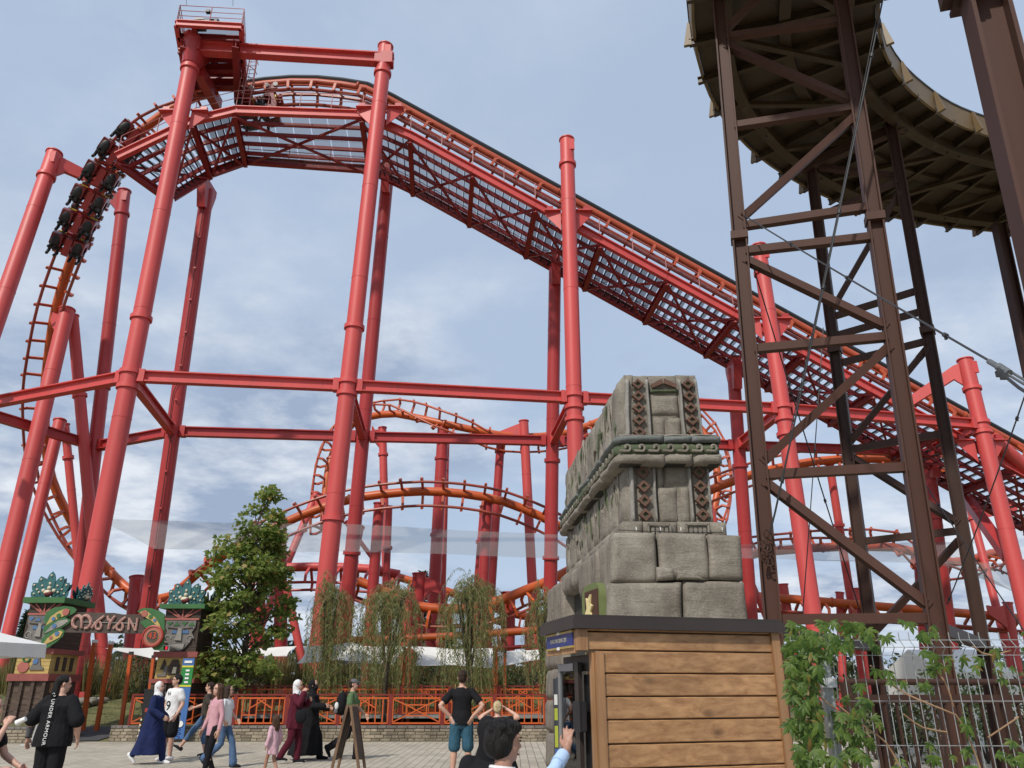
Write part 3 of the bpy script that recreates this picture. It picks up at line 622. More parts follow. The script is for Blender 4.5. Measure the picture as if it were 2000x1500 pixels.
for k in range(6): seq.append((C, T_, U_, S_, i0 - .9 - k*1.22))
LC, LT, LU, LS = tl[1:]
for k in range(2): seq.append((LC, LT, LU, LS, len(LC)-1.2-k*.95))
for k, (c_, t_, u_, s_, fi) in enumerate(seq):
    if fi < 0: continue
    i = int(fi); f = fi-i; j = min(i+1, len(c_)-1)
    c = c_[i].lerp(c_[j], f); u = u_[i].lerp(u_[j], f).normalized(); d = t_[i].lerp(t_[j], f).normalized(); s = d.cross(u)
    o = car0 if first else copy_tree(car0); first = False
    p = c - u*.95; d2 = -d; s2 = -s       # the cars' backs show towards the camera
    o.matrix_world = Matrix(((s2.x, d2.x, u.x, p.x), (s2.y, d2.y, u.y, p.y), (s2.z, d2.z, u.z, p.z), (0, 0, 0, 1)))
    tag(o, names[k] if k < 8 else 'rear end red car, farthest right on the lift track', 'coaster car', GC)

# ================================================================ ROLLER COASTER: motor platform on the top
TA = ANCH['A'][0]; tb = ANCH['B'][0]
t = thing('platform_bracket', 'flared red head piece on the tallest column, below the motor platform', 'bracket', TA)
m = MB(); zt = 35.2
m.loft([MB().ring(TA, Vector((1, 0, 0)), Vector((0, 1, 0)), .46, 12), [Vector((TA.x+x, TA.y+y, zt)) for x, y in [(.6*math.cos(2*math.pi*i/12), 1.3*math.sin(2*math.pi*i/12)+.4) for i in range(12)]]]); m.build('cone_head', M['red2'], t)
m = MB(); m.beam(TA+Vector((.1, .8, .4)), P(425, 205, 37), .5, .7); m.build('strut', M['red2'], t)
pl = thing('motor_platform', 'red railed platform with winding motors at the very top of the lift', 'platform', (TA.x, TA.y, zt))
x0, x1, ya, yb = TA.x-.55, TA.x+2.9, 31.75, 36.6
zp = 35.25
def sd(a, b, wd=.22, h=.4, mt='red', nm='edge_beam'): return MB().beam(a, b, wd, h, prof='I').build(nm, M[mt], pl)
SH = -.27
q = [Vector((x0, ya, zp)), Vector((x1, ya+.25, zp)), Vector((x1+SH*(yb-ya), yb, zp)), Vector((x0+SH*(yb-ya), yb, zp))]
for i in range(4): sd(q[i], q[(i+1) % 4])
for f in (.2, .36, .5, .66, .82):
    sd(q[0].lerp(q[3], f), q[1].lerp(q[2], f), .3, .4, 'redshade', 'cross_beam')
sd(q[0].lerp(q[1], .27), q[3].lerp(q[2], .27), .25, .34, 'redshade', 'cross_beam')
for i, (f0, f1) in enumerate(((.01, .19), (.51, .65), (.83, .99))):
    m = MB(); a, b_, c_, d_ = q[0].lerp(q[3], f0), q[1].lerp(q[2], f0), q[1].lerp(q[2], f1), q[0].lerp(q[3], f1)
    z = Vector((0, 0, .2)); m.add([k+z for k in (a, b_, c_, d_)] + [k+z*1.2 for k in (a, b_, c_, d_)], [(3, 2, 1, 0), (4, 5, 6, 7), (0, 1, 5, 4), (1, 2, 6, 5), (2, 3, 7, 6), (3, 0, 4, 7)]); m.build('grating', M['grating'], pl, smooth=False)
m = MB(); a, b_, c_, d_ = q[0].lerp(q[3], .37), q[1].lerp(q[2], .37), q[1].lerp(q[2], .5), q[0].lerp(q[3], .5); m.box((a+c_)/2+Vector((0, 0, .1)), (3.3, .9, .3)); m.build('machine_bed', M['red2'], pl)
railing(q+[q[0]], 1.1, pl, 'railpink', 1.8, (1.0, .66, .33), .025, Vector((0, 0, .2)))
for i, (fx, fy, lab) in enumerate(((.42, .10, 'motor'), (.55, .56, 'motor'))):
    p = q[0].lerp(q[1], fx).lerp(q[3].lerp(q[2], fx), fy)+Vector((0, 0, .55)); mo = MB(); mo.tube(p, p+Vector((.7, 0, 0)), .28, n=14); mo.box(p+Vector((-.3, 0, -.05)), (.55, .5, .5)); mo.build('winch_motor', M['carred'] if i else M['darksteel'], pl)
MB().box(q[0].lerp(q[1], .45)+Vector((0, 0, .95)), (.22, .2, .16)).build('floodlight', M['black'], pl)
MB().box(P(456, 100, 34.6), (.4, .1, .35)).build('lamp', M['wheelwhite'], pl)
for px in (364, 455): MB().tube(P(px, 12, 32), P(px, -30, 32), .012, n=5).build('lightning_rod', M['darksteel'], pl)
hb = thing('brace_beam', 'long red beam at the top of the picture joining the motor platform to a column', 'brace beam', (TA+tb)/2)
za = Vector((TA.x, TA.y-.1, 34.7)); zb = Vector((tb.x, tb.y-.1, 34.75)); MB().beam(za-Vector((.7, 0, 0)), zb+Vector((.55, 0, 0)), .5, .72, prof='I').build('i_beam', M['red'], hb)
for s in (za, zb): MB().beam(s-Vector((.5, 0, 0)), s+Vector((.5, 0, 0)), .62, .78).build('end_plate', M['red2'], hb)
for yy in (33.3, 34.6, 35.9):
    MB().beam(Vector((x0+SH*(yy-ya), yy, zp-.42)), Vector((x1+SH*(yy-ya), yy, zp-.42)), .3, .5, prof='I').build('girder', M['redshade'], pl)
for xx in (x0+.3, x1-.3): MB().beam(Vector((xx, ya+.6, zp-.85)), Vector((xx+SH*(yb-ya), yb, zp-.85)), .35, .5, prof='I').build('girder', M['redshade'], pl)
m = MB(); m.beam(P(402, 100, 34.6), P(450, 165, 36.6), .28, .28); m.build('drive_shaft_case', M['black'], pl)
# caged ladder from the catwalk to the platform
lb, lt = P(470, 215, 35.6), P(497, 75, 35.9); lt = Vector((lb.x+.05, lb.y, 36.9))
ld = thing('caged_ladder', 'red caged ladder hanging from the right end of the motor platform', 'ladder', lb)
for dx in (0, .45): MB().tube(lb+Vector((dx, 0, 0)), lt+Vector((dx, 0, 0)), .04, n=6).build('side_rail', M['railpink'], ld)
n = int((lt.z-lb.z)/.3)
for k in range(n): z = lb.z+.3*k; MB().tube((lb.x, lb.y, z), (lb.x+.45, lb.y, z), .018, n=5).build('rung', M['railpink'], ld)
for k in range(5):
    z = lt.z-.1-k*.75; MB().path([(lb.x+.22+.42*math.cos(a), lb.y-.02-.75*math.sin(a), z) for a in [math.pi*i/10 for i in range(11)]], .022, 6).build('hoop', M['railpink'], ld)
for a in (.15, .32, .5, .68, .85):
    x, y = lb.x+.22+.42*math.cos(math.pi*a), lb.y-.02-.75*math.sin(math.pi*a); MB().tube((x, y, lt.z-.1), (x, y, lt.z-3.1), .016, n=5).build('cage_bar', M['railpink'], ld)
# clipped cable that runs down the far left column
T, B = ANCH['A2']; cb = thing('lightning_cable', 'thin dark cable clipped down the deep red column behind the totem sign', 'cable', B)
off = Vector((.12, -.47, 0)); kk = [.02, .2, .36, .43, .455, .50, .53, .6, .8, .97]
MB().path([T.lerp(B, f)+off+Vector((-.2 if .44 < f < .52 else 0, 0, 0)) for f in kk], .022, 6).build('cable', M['black'], cb)
for f in [.05+.07*i for i in range(13)]:
    MB().box(T.lerp(B, f)+off, (.16, .07, .1)).build('clip', M['red2'], cb)
M['zinc'] = paint('dull_zinc', (.16, .17, .175), .2, 6, .45, metal=.4)
# ================================================================ BROWN TOWER, TROUGH, GUY CABLES (nearer, right side)
UPY = Vector((0, 1, 0))
def bar(a, b, wd, h, prof, name, mat, parent, up=(0, 1, 0)): return MB().beam(a, b, wd, h, up=up, prof=prof).build(name, M[mat], parent)
ZT = 13.9
def leg_line(top, low):
    T, B = Vector(top), Vector(low); d = (B-T).normalized(); return T, T + d*((0-T.z)/d.z)
def on2(l, z): a, b = l; return a.lerp(b, (a.z-z)/(a.z-b.z))
def tower(label, LA, LB, ladder_z, diags, sec, mat):
    t = thing('trestle_tower', label, 'tower', (LA[1]+LB[1])/2)
    for Lg in (LA, LB):
        ax = (Lg[0]-Lg[1]).normalized()
        b = MB(); b.beam(Lg[1]-ax*.3, Lg[0], sec, sec*1.08, up=(LB[1]-LA[1]), prof='I', t=.1); o = b.build('leg', M[mat], t)
        s = MB()
        for z in (8.55,):
            p = on2(Lg, z); s.beam(p-ax*.07, p+ax*.07, sec*1.2, sec*1.28, up=(LB[1]-LA[1]))
        s.build('splice_plate', M[mat], o)
        MB().box(Lg[1]+Vector((0, 0, .03)), (.5, .5, .06)).build('base_plate', M[mat], o)
    h = sec*.60
    for za, zb in ladder_z:
        a, b_ = on2(LA, za), on2(LB, zb); d = (b_-a).normalized()
        bar(a+d*sec*.35, b_-d*sec*.35, h, h, 'box', 'cross_beam', mat, t)
    for (ka, za), (kb, zb) in diags:
        a, b_ = on2((LA, LB)[ka], za), on2((LA, LB)[kb], zb); d = (b_-a).normalized(); o = Vector((0, .012, 0))
        bar(a+d*sec*.55+o, b_-d*sec*.55+o, h*.95, h, 'box', 'diagonal', mat, t)
        for p, dd in ((a, d), (b_, -d)):
            MB().beam(p+dd*sec*.3+o*0, p+dd*sec*1.7, h*.5, h*1.05).build('gusset', M[mat], t)
    return t
def zat(px, py, Y): return P(px, py, Y).z
L1 = leg_line(P(1402, -20, 11), P(1508, 1200, 11)); L2 = leg_line(P(1640, -20, 10.45), P(1826, 1200, 10.45))
L3 = leg_line(P(1583, 318, 15.6), P(1703, 1240, 15.6)); L4 = leg_line(P(1738, 232, 14.6), P(1922, 1270, 14.6))
def lv(ly, ry, LA=L1, LB=L2, YA=11, YB=10.45): return zat(1000, ly, YA), zat(1000, ry, YB)
H1 = [lv(1210, 1207), lv(928, 912), lv(683, 657), lv(492, 462), lv(443, 404), lv(248, 210), lv(74, 40)]
D1 = [((0, H1[1][0]-.05), (1, H1[0][1]+.1)), ((1, H1[2][1]-.1), (0, H1[1][0]+.15)), ((0, H1[3][0]-.1), (1, H1[2][1]+.12)), ((1, H1[5][1]-.12), (0, H1[4][0]+.1)), ((0, H1[6][0]-.15), (1, H1[5][1]+.1)), ((0, H1[6][0]+.1), (1, H1[6][1]+2.4))]
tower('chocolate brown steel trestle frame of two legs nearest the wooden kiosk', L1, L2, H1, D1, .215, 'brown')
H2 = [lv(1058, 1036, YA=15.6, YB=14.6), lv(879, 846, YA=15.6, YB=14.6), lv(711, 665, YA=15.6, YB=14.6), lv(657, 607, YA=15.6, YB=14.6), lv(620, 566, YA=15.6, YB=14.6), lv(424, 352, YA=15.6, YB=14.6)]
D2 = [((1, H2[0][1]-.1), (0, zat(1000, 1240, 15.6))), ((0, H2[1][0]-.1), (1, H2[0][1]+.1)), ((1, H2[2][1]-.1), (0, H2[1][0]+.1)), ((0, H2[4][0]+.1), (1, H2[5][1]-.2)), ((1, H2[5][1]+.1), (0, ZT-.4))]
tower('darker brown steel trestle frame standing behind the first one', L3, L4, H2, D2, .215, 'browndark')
for (a, za), (b_, zb), s in (((L1, 2.3), (L3, 2.3), 'left'), ((L2, 2.3), (L4, 2.3), 'right')):
    t = thing('tie_beam', 'low brown beam joining the two trestle frames on their %s legs' % s, 'beam', on2(a, za)); bar(on2(a, za), on2(b_, zb), .16, .16, 'box', 'beam', 'browndark', t)
# the near I-section column in the right corner and the far one behind
tk = thing('steel_column', 'massive glossy brown steel column closest to the camera at the right edge', 'steel column', P(2010, 480, 6.1))
a, b_ = P(1918, -18, 6.1), P(2080, 650, 6.1); d = (b_-a).normalized(); b2 = a + d*((0-a.z)/d.z)
MB().beam(a, b2, .36, .36, up=(.93, -.3, 0), prof='I').build('i_beam', M['brown'], tk)
MB().beam(a-d*.06, a+d*.0, .62, .5, up=(.93, -.3, 0)).build('head_plate', M['browndark'], tk)
for k in (-.10, .10):
    p = a+d*.05+Vector((-.16+k*.3, -.19, -.02)); MB().tube(p, p+d*.12, .035, n=6).build('bolt', M['steel'], tk)
b = MB(); b.beam(a-d*.5, a-d*.06, .5, .7, up=(.93, -.3, 0), prof='box'); b.build('girder_end', M['browndark'], tk)
t5 = thing('steel_column', 'dark brown column holding the far end of the curved trough', 'steel column', P(1965, 440, 18.3)); l5 = leg_line(P(1950, 436, 18.3), P(2020, 760, 18.3)); MB().beam(l5[0], l5[1], .26, .28, up=(1, 0, 0), prof='I').build('i_beam', M['browndark'], t5)
MB().beam(on2(l5, 9.0), on2(l5, 10.4)+Vector((1.6, 0, 0)), .14, .14).build('diagonal', M['browndark'], t5)
# curved trough
cl = spline([Vector(q) for q in ((4.95, 7.6, ZT), (5.05, 9.5, ZT), (5.32, 11.2, ZT), (5.95, 12.8, ZT), (7.05, 14.25, ZT), (8.4, 15.4, ZT), (10.05, 16.4, ZT), (12.2, 17.15, ZT), (14.6, 17.6, ZT), (17.5, 17.8, ZT))], .45)
Tn = [(cl[min(i+1, len(cl)-1)]-cl[max(i-1, 0)]).normalized() for i in range(len(cl))]; Nn = [Vector((t.y, -t.x, 0)) for t in Tn]   # to the right of travel = near side
Wh = 1.72
tr = thing('slide_trough', 'curved tan brown trough seen from below, carried by the trestle frames', 'trough', cl[0])
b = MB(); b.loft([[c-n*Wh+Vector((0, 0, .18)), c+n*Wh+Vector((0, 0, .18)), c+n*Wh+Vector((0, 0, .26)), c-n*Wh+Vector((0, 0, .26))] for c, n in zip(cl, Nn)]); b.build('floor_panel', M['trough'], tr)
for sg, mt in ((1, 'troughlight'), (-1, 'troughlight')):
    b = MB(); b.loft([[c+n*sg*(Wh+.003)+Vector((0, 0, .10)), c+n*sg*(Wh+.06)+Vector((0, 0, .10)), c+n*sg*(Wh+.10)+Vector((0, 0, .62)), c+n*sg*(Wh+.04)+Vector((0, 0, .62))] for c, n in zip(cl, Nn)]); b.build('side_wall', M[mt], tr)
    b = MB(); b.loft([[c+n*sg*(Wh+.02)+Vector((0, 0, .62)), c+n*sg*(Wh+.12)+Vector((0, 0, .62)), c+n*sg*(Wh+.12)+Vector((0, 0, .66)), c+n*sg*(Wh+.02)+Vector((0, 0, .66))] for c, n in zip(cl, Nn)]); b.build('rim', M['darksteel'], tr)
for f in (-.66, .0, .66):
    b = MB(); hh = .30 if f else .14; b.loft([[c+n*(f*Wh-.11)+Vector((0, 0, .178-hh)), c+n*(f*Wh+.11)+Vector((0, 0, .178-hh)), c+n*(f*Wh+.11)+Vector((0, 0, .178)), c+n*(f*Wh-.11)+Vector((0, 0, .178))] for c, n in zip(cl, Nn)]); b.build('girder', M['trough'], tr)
for i in range(1, len(cl)-1, 2):
    c, n, t = cl[i], Nn[i], Tn[i]; m = MB()
    m.beam(c-n*(Wh+.15)+Vector((0, 0, .08)), c+n*(Wh+.07)+Vector((0, 0, .08)), .09, .17, prof='I'); m.build('rib', M['trough'], tr)
    if i % 4 == 1:
        for sg in (-1, 1):
            fr = frame(c+n*sg*(Wh+.02), n*sg, (0, 0, 1)); k = MB(); k.prism([(.08, .02), (.24, .02), (.13, .60), (.08, .60)], fr, .07, -.035); k.build('wall_stay', M['troughlight'], tr)
for i in range(1, len(cl)-5, 4):
    m = MB(); z = Vector((0, 0, -.06)); m.beam(cl[i]-Nn[i]*Wh*.62+z, cl[i+4]+Nn[i+4]*Wh*.62+z, .12, .10); m.build('diagonal_stay', M['trough'], tr)
    m = MB(); z = Vector((0, 0, -.0)); m.beam(cl[i+2]-Nn[i+2]*Wh*.62+z, cl[i+2]+Nn[i+2]*Wh*.62+z, .10, .09); m.build('diagonal_stay', M['trough'], tr)
for i in (10, 15, 20, 25, 30):
    for f in (-.66, .66):
        for dx in (-.2, .2): p = cl[i]+Nn[i]*(f*Wh)+Tn[i]*dx; MB().tube(p+Vector((0, 0, -.16)), p+Vector((0, 0, -.115)), .022, n=6).build('bolt', M['darksteel'], tr)
hd = MB(); hd.beam(L1[0]+Vector((0, 0, -.35)), L2[0]+Vector((0, 0, -.35)), .2, .24)
tb_ = thing('tie_beam', 'brown cross head beam right under the curved trough on the rear frame', 'beam', L3[0]); bar(L3[0]-Vector((.3, 0, .2)), L4[0]+Vector((.3, 0, -.2)), .2, .24, 'I', 'beam', 'browndark', tb_, (0, 0, 1))
# guy cables with clamps
def cable(label, pts, r, clamps=(), mat='darksteel', group='steel guy cables around the brown tower', thick=None):
    t = thing('guy_cable', label, 'guy cable', pts[-1], group); MB().path(pts, r, 7).build('cable', M[mat], t)
    n = len(pts)-1
    for f in clamps:
        i = min(n-1, int(f*n)); p = pts[i].lerp(pts[i+1], f*n-i); d = (pts[i+1]-pts[i]).normalized()
        m = MB(); m.tube(p-d*r*2.2, p+d*r*2.2, r*2.1, n=8); m.box(p+Vector((0, 0, -r*2.5)), (r*2, r*2, r*3)); m.build('clamp', M[mat], t)
    return t
def sag(a, b, s, n=10): return [a.lerp(b, i/n)-Vector((0, 0, s*4*(i/n)*(1-i/n))) for i in range(n+1)]
a, b_ = P(1452, 420, 10.9), P(1952, 716, 6.0); g = cable('thick grey steel cable sloping right from the first tower leg to a turnbuckle', sag(a, b_, .02)+[P(1956, 719, 5.9)], .011, (.12, .28, .52, .80), 'steelcable' if False else 'darksteel')
m = MB(); e0, e1 = P(1932, 706, 6.1), P(1956, 720, 5.9); m.tube(e0, e1, .024, n=10); m.build('socket', M['zinc'], g)
tbk = thing('turnbuckle', 'galvanised turnbuckle ending the thick cable at the right edge', 'turnbuckle', P(1985, 740, 5.7))
p, q = P(1950, 716, 5.95), P(2060, 782, 5.4); d = (q-p).normalized(); s = d.cross(UPY).normalized()
for k in (-1, 1): MB().tube(p+d*.12+s*.032*k, q+s*.028*k, .011, n=8).build('side_bar', M['zinc'], tbk)
MB().tube(p, p+d*.16, .034, .03, n=10).build('collar', M['zinc'], tbk); MB().path([p+d*.04-s*.02, p+d*.2-s*.075, p+d*.5-s*.12, p+d*1.0-s*.12], .014, 7).build('wire_end', M['darksteel'], tbk)
for k in (.18, .24): MB().box(p+d*k-s*.09, (.05, .04, .05)).build('wire_grip', M['darksteel'], tbk)
ch = thing('anchor_chain', 'rusty chain loop around the first tower leg holding the black cable', 'chain', P(1500, 1070, 10.8))
m = MB()
for k in range(9):
    c = P(1497 + 8*math.sin(k*1.7), 1042+k*7, 10.82); a_ = k*1.3
    m.path([c+Vector((.035*math.cos(t), .02*math.sin(a_)*math.cos(t), .055*math.sin(t))) for t in [i*math.pi/5 for i in range(11)]], .011, 5)
m.build('chain_link', M['rust'] if 'rust' in M else M['browndark'], ch)
cable('black guy cable from the top of the picture down to the rusty chain', sag(P(1728, -20, 9.5), P(1514, 1000, 10.7), .05)+[P(1504, 1040, 10.75)], .014, (.13, .42, .55, .86), 'black')
cable('second black guy cable running beside the first from the top of the picture', sag(P(1722, -20, 9.5), P(1542, 850, 10.6), .1), .007, (.5,), 'black')
cable('thin black wire from the first tower leg down to the second frame', sag(P(1471, 520, 11), P(1690, 1225, 14), .1), .011, (.3, .62), 'black')
cable('thin grey wire hanging nearly straight inside the brown tower', sag(P(1608, 640, 13), P(1567, 1210, 13), .02), .009, (.3, .45), 'darksteel')
cable('thin dark wire from the right edge down to the rear frame', sag(P(2030, 690, 8), P(1850, 1180, 12), .05), .009, (.2, .97), 'darksteel')
cable('thin black wire crossing the bent arm column down to the right edge', sag(P(1770, 890, 13), P(2040, 1290, 10), .03), .009, (.3,), 'black')
# ================================================================ STONE TEMPLE
def stone_mat(name, c1, c2, crack=.5, bump=.5, stretch=(1, 1, 1)):
    m, t, b = newmat(name); n, l = t.nodes, t.links
    tcn = n.new('ShaderNodeTexCoord'); mp = n.new('ShaderNodeMapping'); mp.inputs['Scale'].default_value = stretch; l.new(tcn.outputs['Object'], mp.inputs[0])
    def nz(sc, det=8, rough=.65, dist=0):
        q = n.new('ShaderNodeTexNoise'); q.inputs['Scale'].default_value = sc; q.inputs['Detail'].default_value = det; q.inputs['Roughness'].default_value = rough; q.inputs['Distortion'].default_value = dist; l.new(mp.outputs[0], q.inputs['Vector']); return q
    a = nz(1.6); r = n.new('ShaderNodeValToRGB'); r.color_ramp.elements[0].position = .33; r.color_ramp.elements[1].position = .66; r.color_ramp.elements[0].color = (*c1, 1); r.color_ramp.elements[1].color = (*c2, 1); l.new(a.outputs['Fac'], r.inputs[0])
    f = nz(34, 6, .7); mr = n.new('ShaderNodeMapRange'); mr.inputs[1].default_value = .3; mr.inputs[2].default_value = .7; mr.inputs[3].default_value = .72; mr.inputs[4].default_value = 1.2; l.new(f.outputs['Fac'], mr.inputs[0])
    # soot stains and hairline scratches along the bedding
    mp2 = n.new('ShaderNodeMapping'); mp2.inputs['Scale'].default_value = (3, 3, 26); l.new(tcn.outputs['Object'], mp2.inputs[0]); sc = n.new('ShaderNodeTexNoise'); sc.inputs['Scale'].default_value = 1; sc.inputs['Detail'].default_value = 9; sc.inputs['Roughness'].default_value = .7; sc.inputs['Distortion'].default_value = .8; l.new(mp2.outputs[0], sc.inputs['Vector'])
    r2 = n.new('ShaderNodeValToRGB'); r2.color_ramp.elements[0].position = .30; r2.color_ramp.elements[0].color = (.45, .45, .45, 1); r2.color_ramp.elements[1].position = .45; r2.color_ramp.elements[1].color = (1, 1, 1, 1); l.new(sc.outputs['Fac'], r2.inputs[0])
    hs = n.new('ShaderNodeHueSaturation'); l.new(mr.outputs[0], hs.inputs['Value']); l.new(r.outputs[0], hs.inputs['Color'])
    mx = n.new('ShaderNodeMix'); mx.data_type = 'RGBA'; mx.blend_type = 'MULTIPLY'; mx.inputs['Factor'].default_value = crack; l.new(hs.outputs[0], mx.inputs[6]); l.new(r2.outputs[0], mx.inputs[7])
    l.new(mx.outputs[2], b.inputs['Base Color']); b.inputs['Roughness'].default_value = .85
    ad = n.new('ShaderNodeMath'); ad.operation = 'ADD'; l.new(f.outputs['Fac'], ad.inputs[0]); l.new(sc.outputs['Fac'], ad.inputs[1])
    bm = n.new('ShaderNodeBump'); bm.inputs['Strength'].default_value = bump; bm.inputs['Distance'].default_value = .02; l.new(ad.outputs[0], bm.inputs['Height']); l.new(bm.outputs[0], b.inputs['Normal']); return m
M['stone'] = stone_mat('carved_sandstone', (.15, .128, .102), (.315, .285, .235), .6, .7); M['stonegreen'] = stone_mat('moss_green_stone', (.06, .085, .045), (.12, .14, .075)); M['stonebrown'] = stone_mat('red_brown_stone', (.10, .052, .036), (.17, .092, .065)); M['stonegrey'] = stone_mat('pale_grey_stone', (.22, .21, .19), (.36, .34, .30)); M['stonewood'] = stone_mat('streaked_stone', (.15, .125, .10), (.31, .275, .225), .7, .8, (3, 3, .5)); M['stonedark'] = stone_mat('shaded_recess_stone', (.03, .027, .022), (.05, .045, .035))
M['stoneblue'] = stone_mat('blue_grey_stone', (.11, .125, .12), (.18, .195, .185))
RND = random.Random(5)
def block(mb, q, dep, bulge=.05, seed=0, r=.05, dense=.09, rough=.02):
    """rock block: q = four corners of its face (ll, lr, ur, ul), swelling outwards by bulge, dep thick"""
    q = [Vector(k) for k in q]; nrm = (q[1]-q[0]).cross(q[3]-q[0]).normalized()
    nu = max(4, int(max((q[1]-q[0]).length, (q[2]-q[3]).length)/dense)); nv = max(4, int(max((q[3]-q[0]).length, (q[2]-q[1]).length)/dense)); vs = []; fs = []
    wu = (q[1]-q[0]).length; wv = (q[3]-q[0]).length
    for j in range(nv+1):
        for i in range(nu+1):
            u, v = i/nu, j/nv; p = q[0]*(1-u)*(1-v)+q[1]*u*(1-v)+q[2]*u*v+q[3]*(1-u)*v
            eu = min(u, 1-u)*wu; ev = min(v, 1-v)*wv
            e = min(1, eu/r)**.5*min(1, ev/r)**.5 if eu > 0 and ev > 0 else 0
            h = bulge*e + rough*noise.noise(p*2.3+Vector((seed, 0, 0)))*e + rough*.7*noise.noise(p*7+Vector((0, seed, 0)))*e - (1-e)*.02
            w_ = Vector((noise.noise(p*1.7+Vector((seed*3, 1, 0))), noise.noise(p*1.7+Vector((0, seed, 5))), noise.noise(p*1.7+Vector((3, 3, seed)))))*.018
            vs.append(p + nrm*h + w_)
    n = nu+1
    for j in range(nv):
        for i in range(nu): fs.append((j*n+i, j*n+i+1, (j+1)*n+i+1, (j+1)*n+i))
    b = len(vs); edge = [i for i in range(n)] + [j*n+nu for j in range(1, nv+1)] + [nv*n+i for i in range(nu-1, -1, -1)] + [j*n for j in range(nv-1, 0, -1)]
    for k in edge: vs.append(vs[k]-nrm*dep)
    m = len(edge)
    for k in range(m): fs.append((edge[k], b+k, b+(k+1) % m, edge[(k+1) % m]))
    fs.append(tuple(b+k for k in range(m-1, -1, -1))); mb.add(vs, fs)
FA = lambda px, py, Y=12.0: P(px, py, Y)
tp = thing('stone_temple', 'tall weathered sandstone temple gateway with carved bands behind the wooden kiosk', 'temple', (2.2, 13.5, 0))
VD = Vector((-.085, .996, 0))
def side(p, s): return Vector(p) + VD*s
LEN = 6.4
# --- base, front face: five big blocks and two wedges
Yb = 11.75
fb = [((1192, 1138), (1283, 1136), (1280, 1040), (1197, 1040)), ((1289, 1128), (1387, 1131), (1380, 1043), (1285, 1040)), ((1387, 1131), (1452, 1134), (1447, 1045), (1384, 1043)),
      ((1186, 1300), (1335, 1300), (1331, 1136), (1190, 1140)), ((1341, 1300), (1470, 1300), (1453, 1137), (1335, 1134)), ((1284, 1134), (1318, 1132), (1316, 1110), (1282, 1107)), ((1322, 1131), (1380, 1133), (1350, 1118), (1321, 1113))]
mb = MB()
for k, q in enumerate(fb[:5]): block(mb, [P(x, y, Yb) for x, y in q], .5, .028, k, .022, .05, .022)
for k, q in enumerate(fb[5:]): block(mb, [P(x, y, Yb-.03) for x, y in q], .5, .022, 30+k, .02, .04, .012)
mb.build('front_base', M['stone'], tp, ang=1.2)
c0, c1 = P(1186, 1300, Yb+.05), P(1470, 1300, Yb+.05); mb = MB()
B0 = Vector((c0.x-.02, Yb+.35, 0)); zb_top = P(1195, 1042, Yb).z
core = MB(); pts = [Vector((1.62, Yb+.12, 0)), Vector((3.40, Yb+.12, 0)), side((3.40, Yb+.12, 0), LEN), side((1.62, Yb+.12, 0), LEN)]
core.loft([[Vector((p.x, p.y, 0.02)) for p in pts], [Vector((p.x-.10 if p.x > 3 else p.x+.02, p.y, zb_top-.05)) for p in pts]]); core.build('base_shade_core', M['stonedark'], tp)  # shade inside the side opening is painted as a dark core
# base, left side: rough vertical-grained rock with a ragged opening
mb = MB(); zs0, zs1 = 0.0, zb_top-.02
for k, (s0, s1, z0, z1) in enumerate(((.04, .95, 2.35, zs1), (.04, 1.1, 0, 2.32), (.98, 2.6, 3.05, zs1-.03), (2.63, 4.3, 3.32, zs1-.06), (4.33, 6.4, 2.75, zs1-.1), (5.4, 6.4, 2.44, 2.72), (5.0, 6.4, 1.95, 2.42), (4.6, 6.4, 1.35, 1.93), (4.6, 6.4, .72, 1.33), (4.6, 6.4, 0, .70))):
    lean = .10
    q = [side((1.56-.10*(1-z0/3.8)-.03*s, Yb+.05, z0), s) for s in (s1, s0)] + [side((1.56-.10*(1-z1/3.8)-.03*s, Yb+.05, z1), s) for s in (s0, s1)]
    block(mb, q, .5, .035, 50+k, .05, .08, .03 if k < 5 else .018)
mb.build('side_base', M['stonewood'], tp, ang=1.2)
# --- step, middle storey, cornice, top storey; each as blocks on the front and along the left side
def zf(py, Y): return P(1000, py, Y).z
def storey(name, xl, xr, Y, z0, z1, parts_front, nside, mat, matside, bulge=.03, dep=.3, taper=0, sidebulge=.05, jag=False):
    f = MB(); n = len(parts_front)-1
    W = lambda u, z: Vector((xl+(xr-xl)*u + taper*((z-z0)/(z1-z0))*(1-2*u), Y+.02, z))
    for k in range(n):
        u0, u1 = parts_front[k]+.004, parts_front[k+1]-.004; block(f, [W(u0, z0), W(u1, z0), W(u1, z1), W(u0, z1)], dep, bulge, RND.random()*90, .03, .07, .012)
    f.build('front_'+name, M[mat], tp, ang=1.2)
    s = MB(); k0 = 0
    for k in range(nside):
        s0, s1 = LEN*k/nside+.01, LEN*(k+1)/nside-.01; q = [side(W(0, z0), s1), side(W(0, z0), s0), side(W(0, z1), s0), side(W(0, z1), s1)]; block(s, q, dep, sidebulge, RND.random()*90, .04, .10, .03)
    s.build('side_'+name, M[matside], tp, ang=1.2)
    c = MB(); a = [W(0, z0)+Vector((.04, .05, 0)), W(1, z0)+Vector((-.02, .05, 0))]; a2 = [W(0, z1)+Vector((.04, .05, 0)), W(1, z1)+Vector((-.02, .05, 0))]
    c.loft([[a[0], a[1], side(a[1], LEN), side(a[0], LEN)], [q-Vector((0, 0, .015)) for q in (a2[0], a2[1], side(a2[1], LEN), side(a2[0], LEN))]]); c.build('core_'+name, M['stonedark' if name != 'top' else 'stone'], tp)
    return W
z1, z2 = zb_top, zf(1019, 11.95); storey('step', 1.72, 3.36, 11.95, z1-.02, z2, (0, .19, .52, .84, 1), 7, 'stone', 'stone')
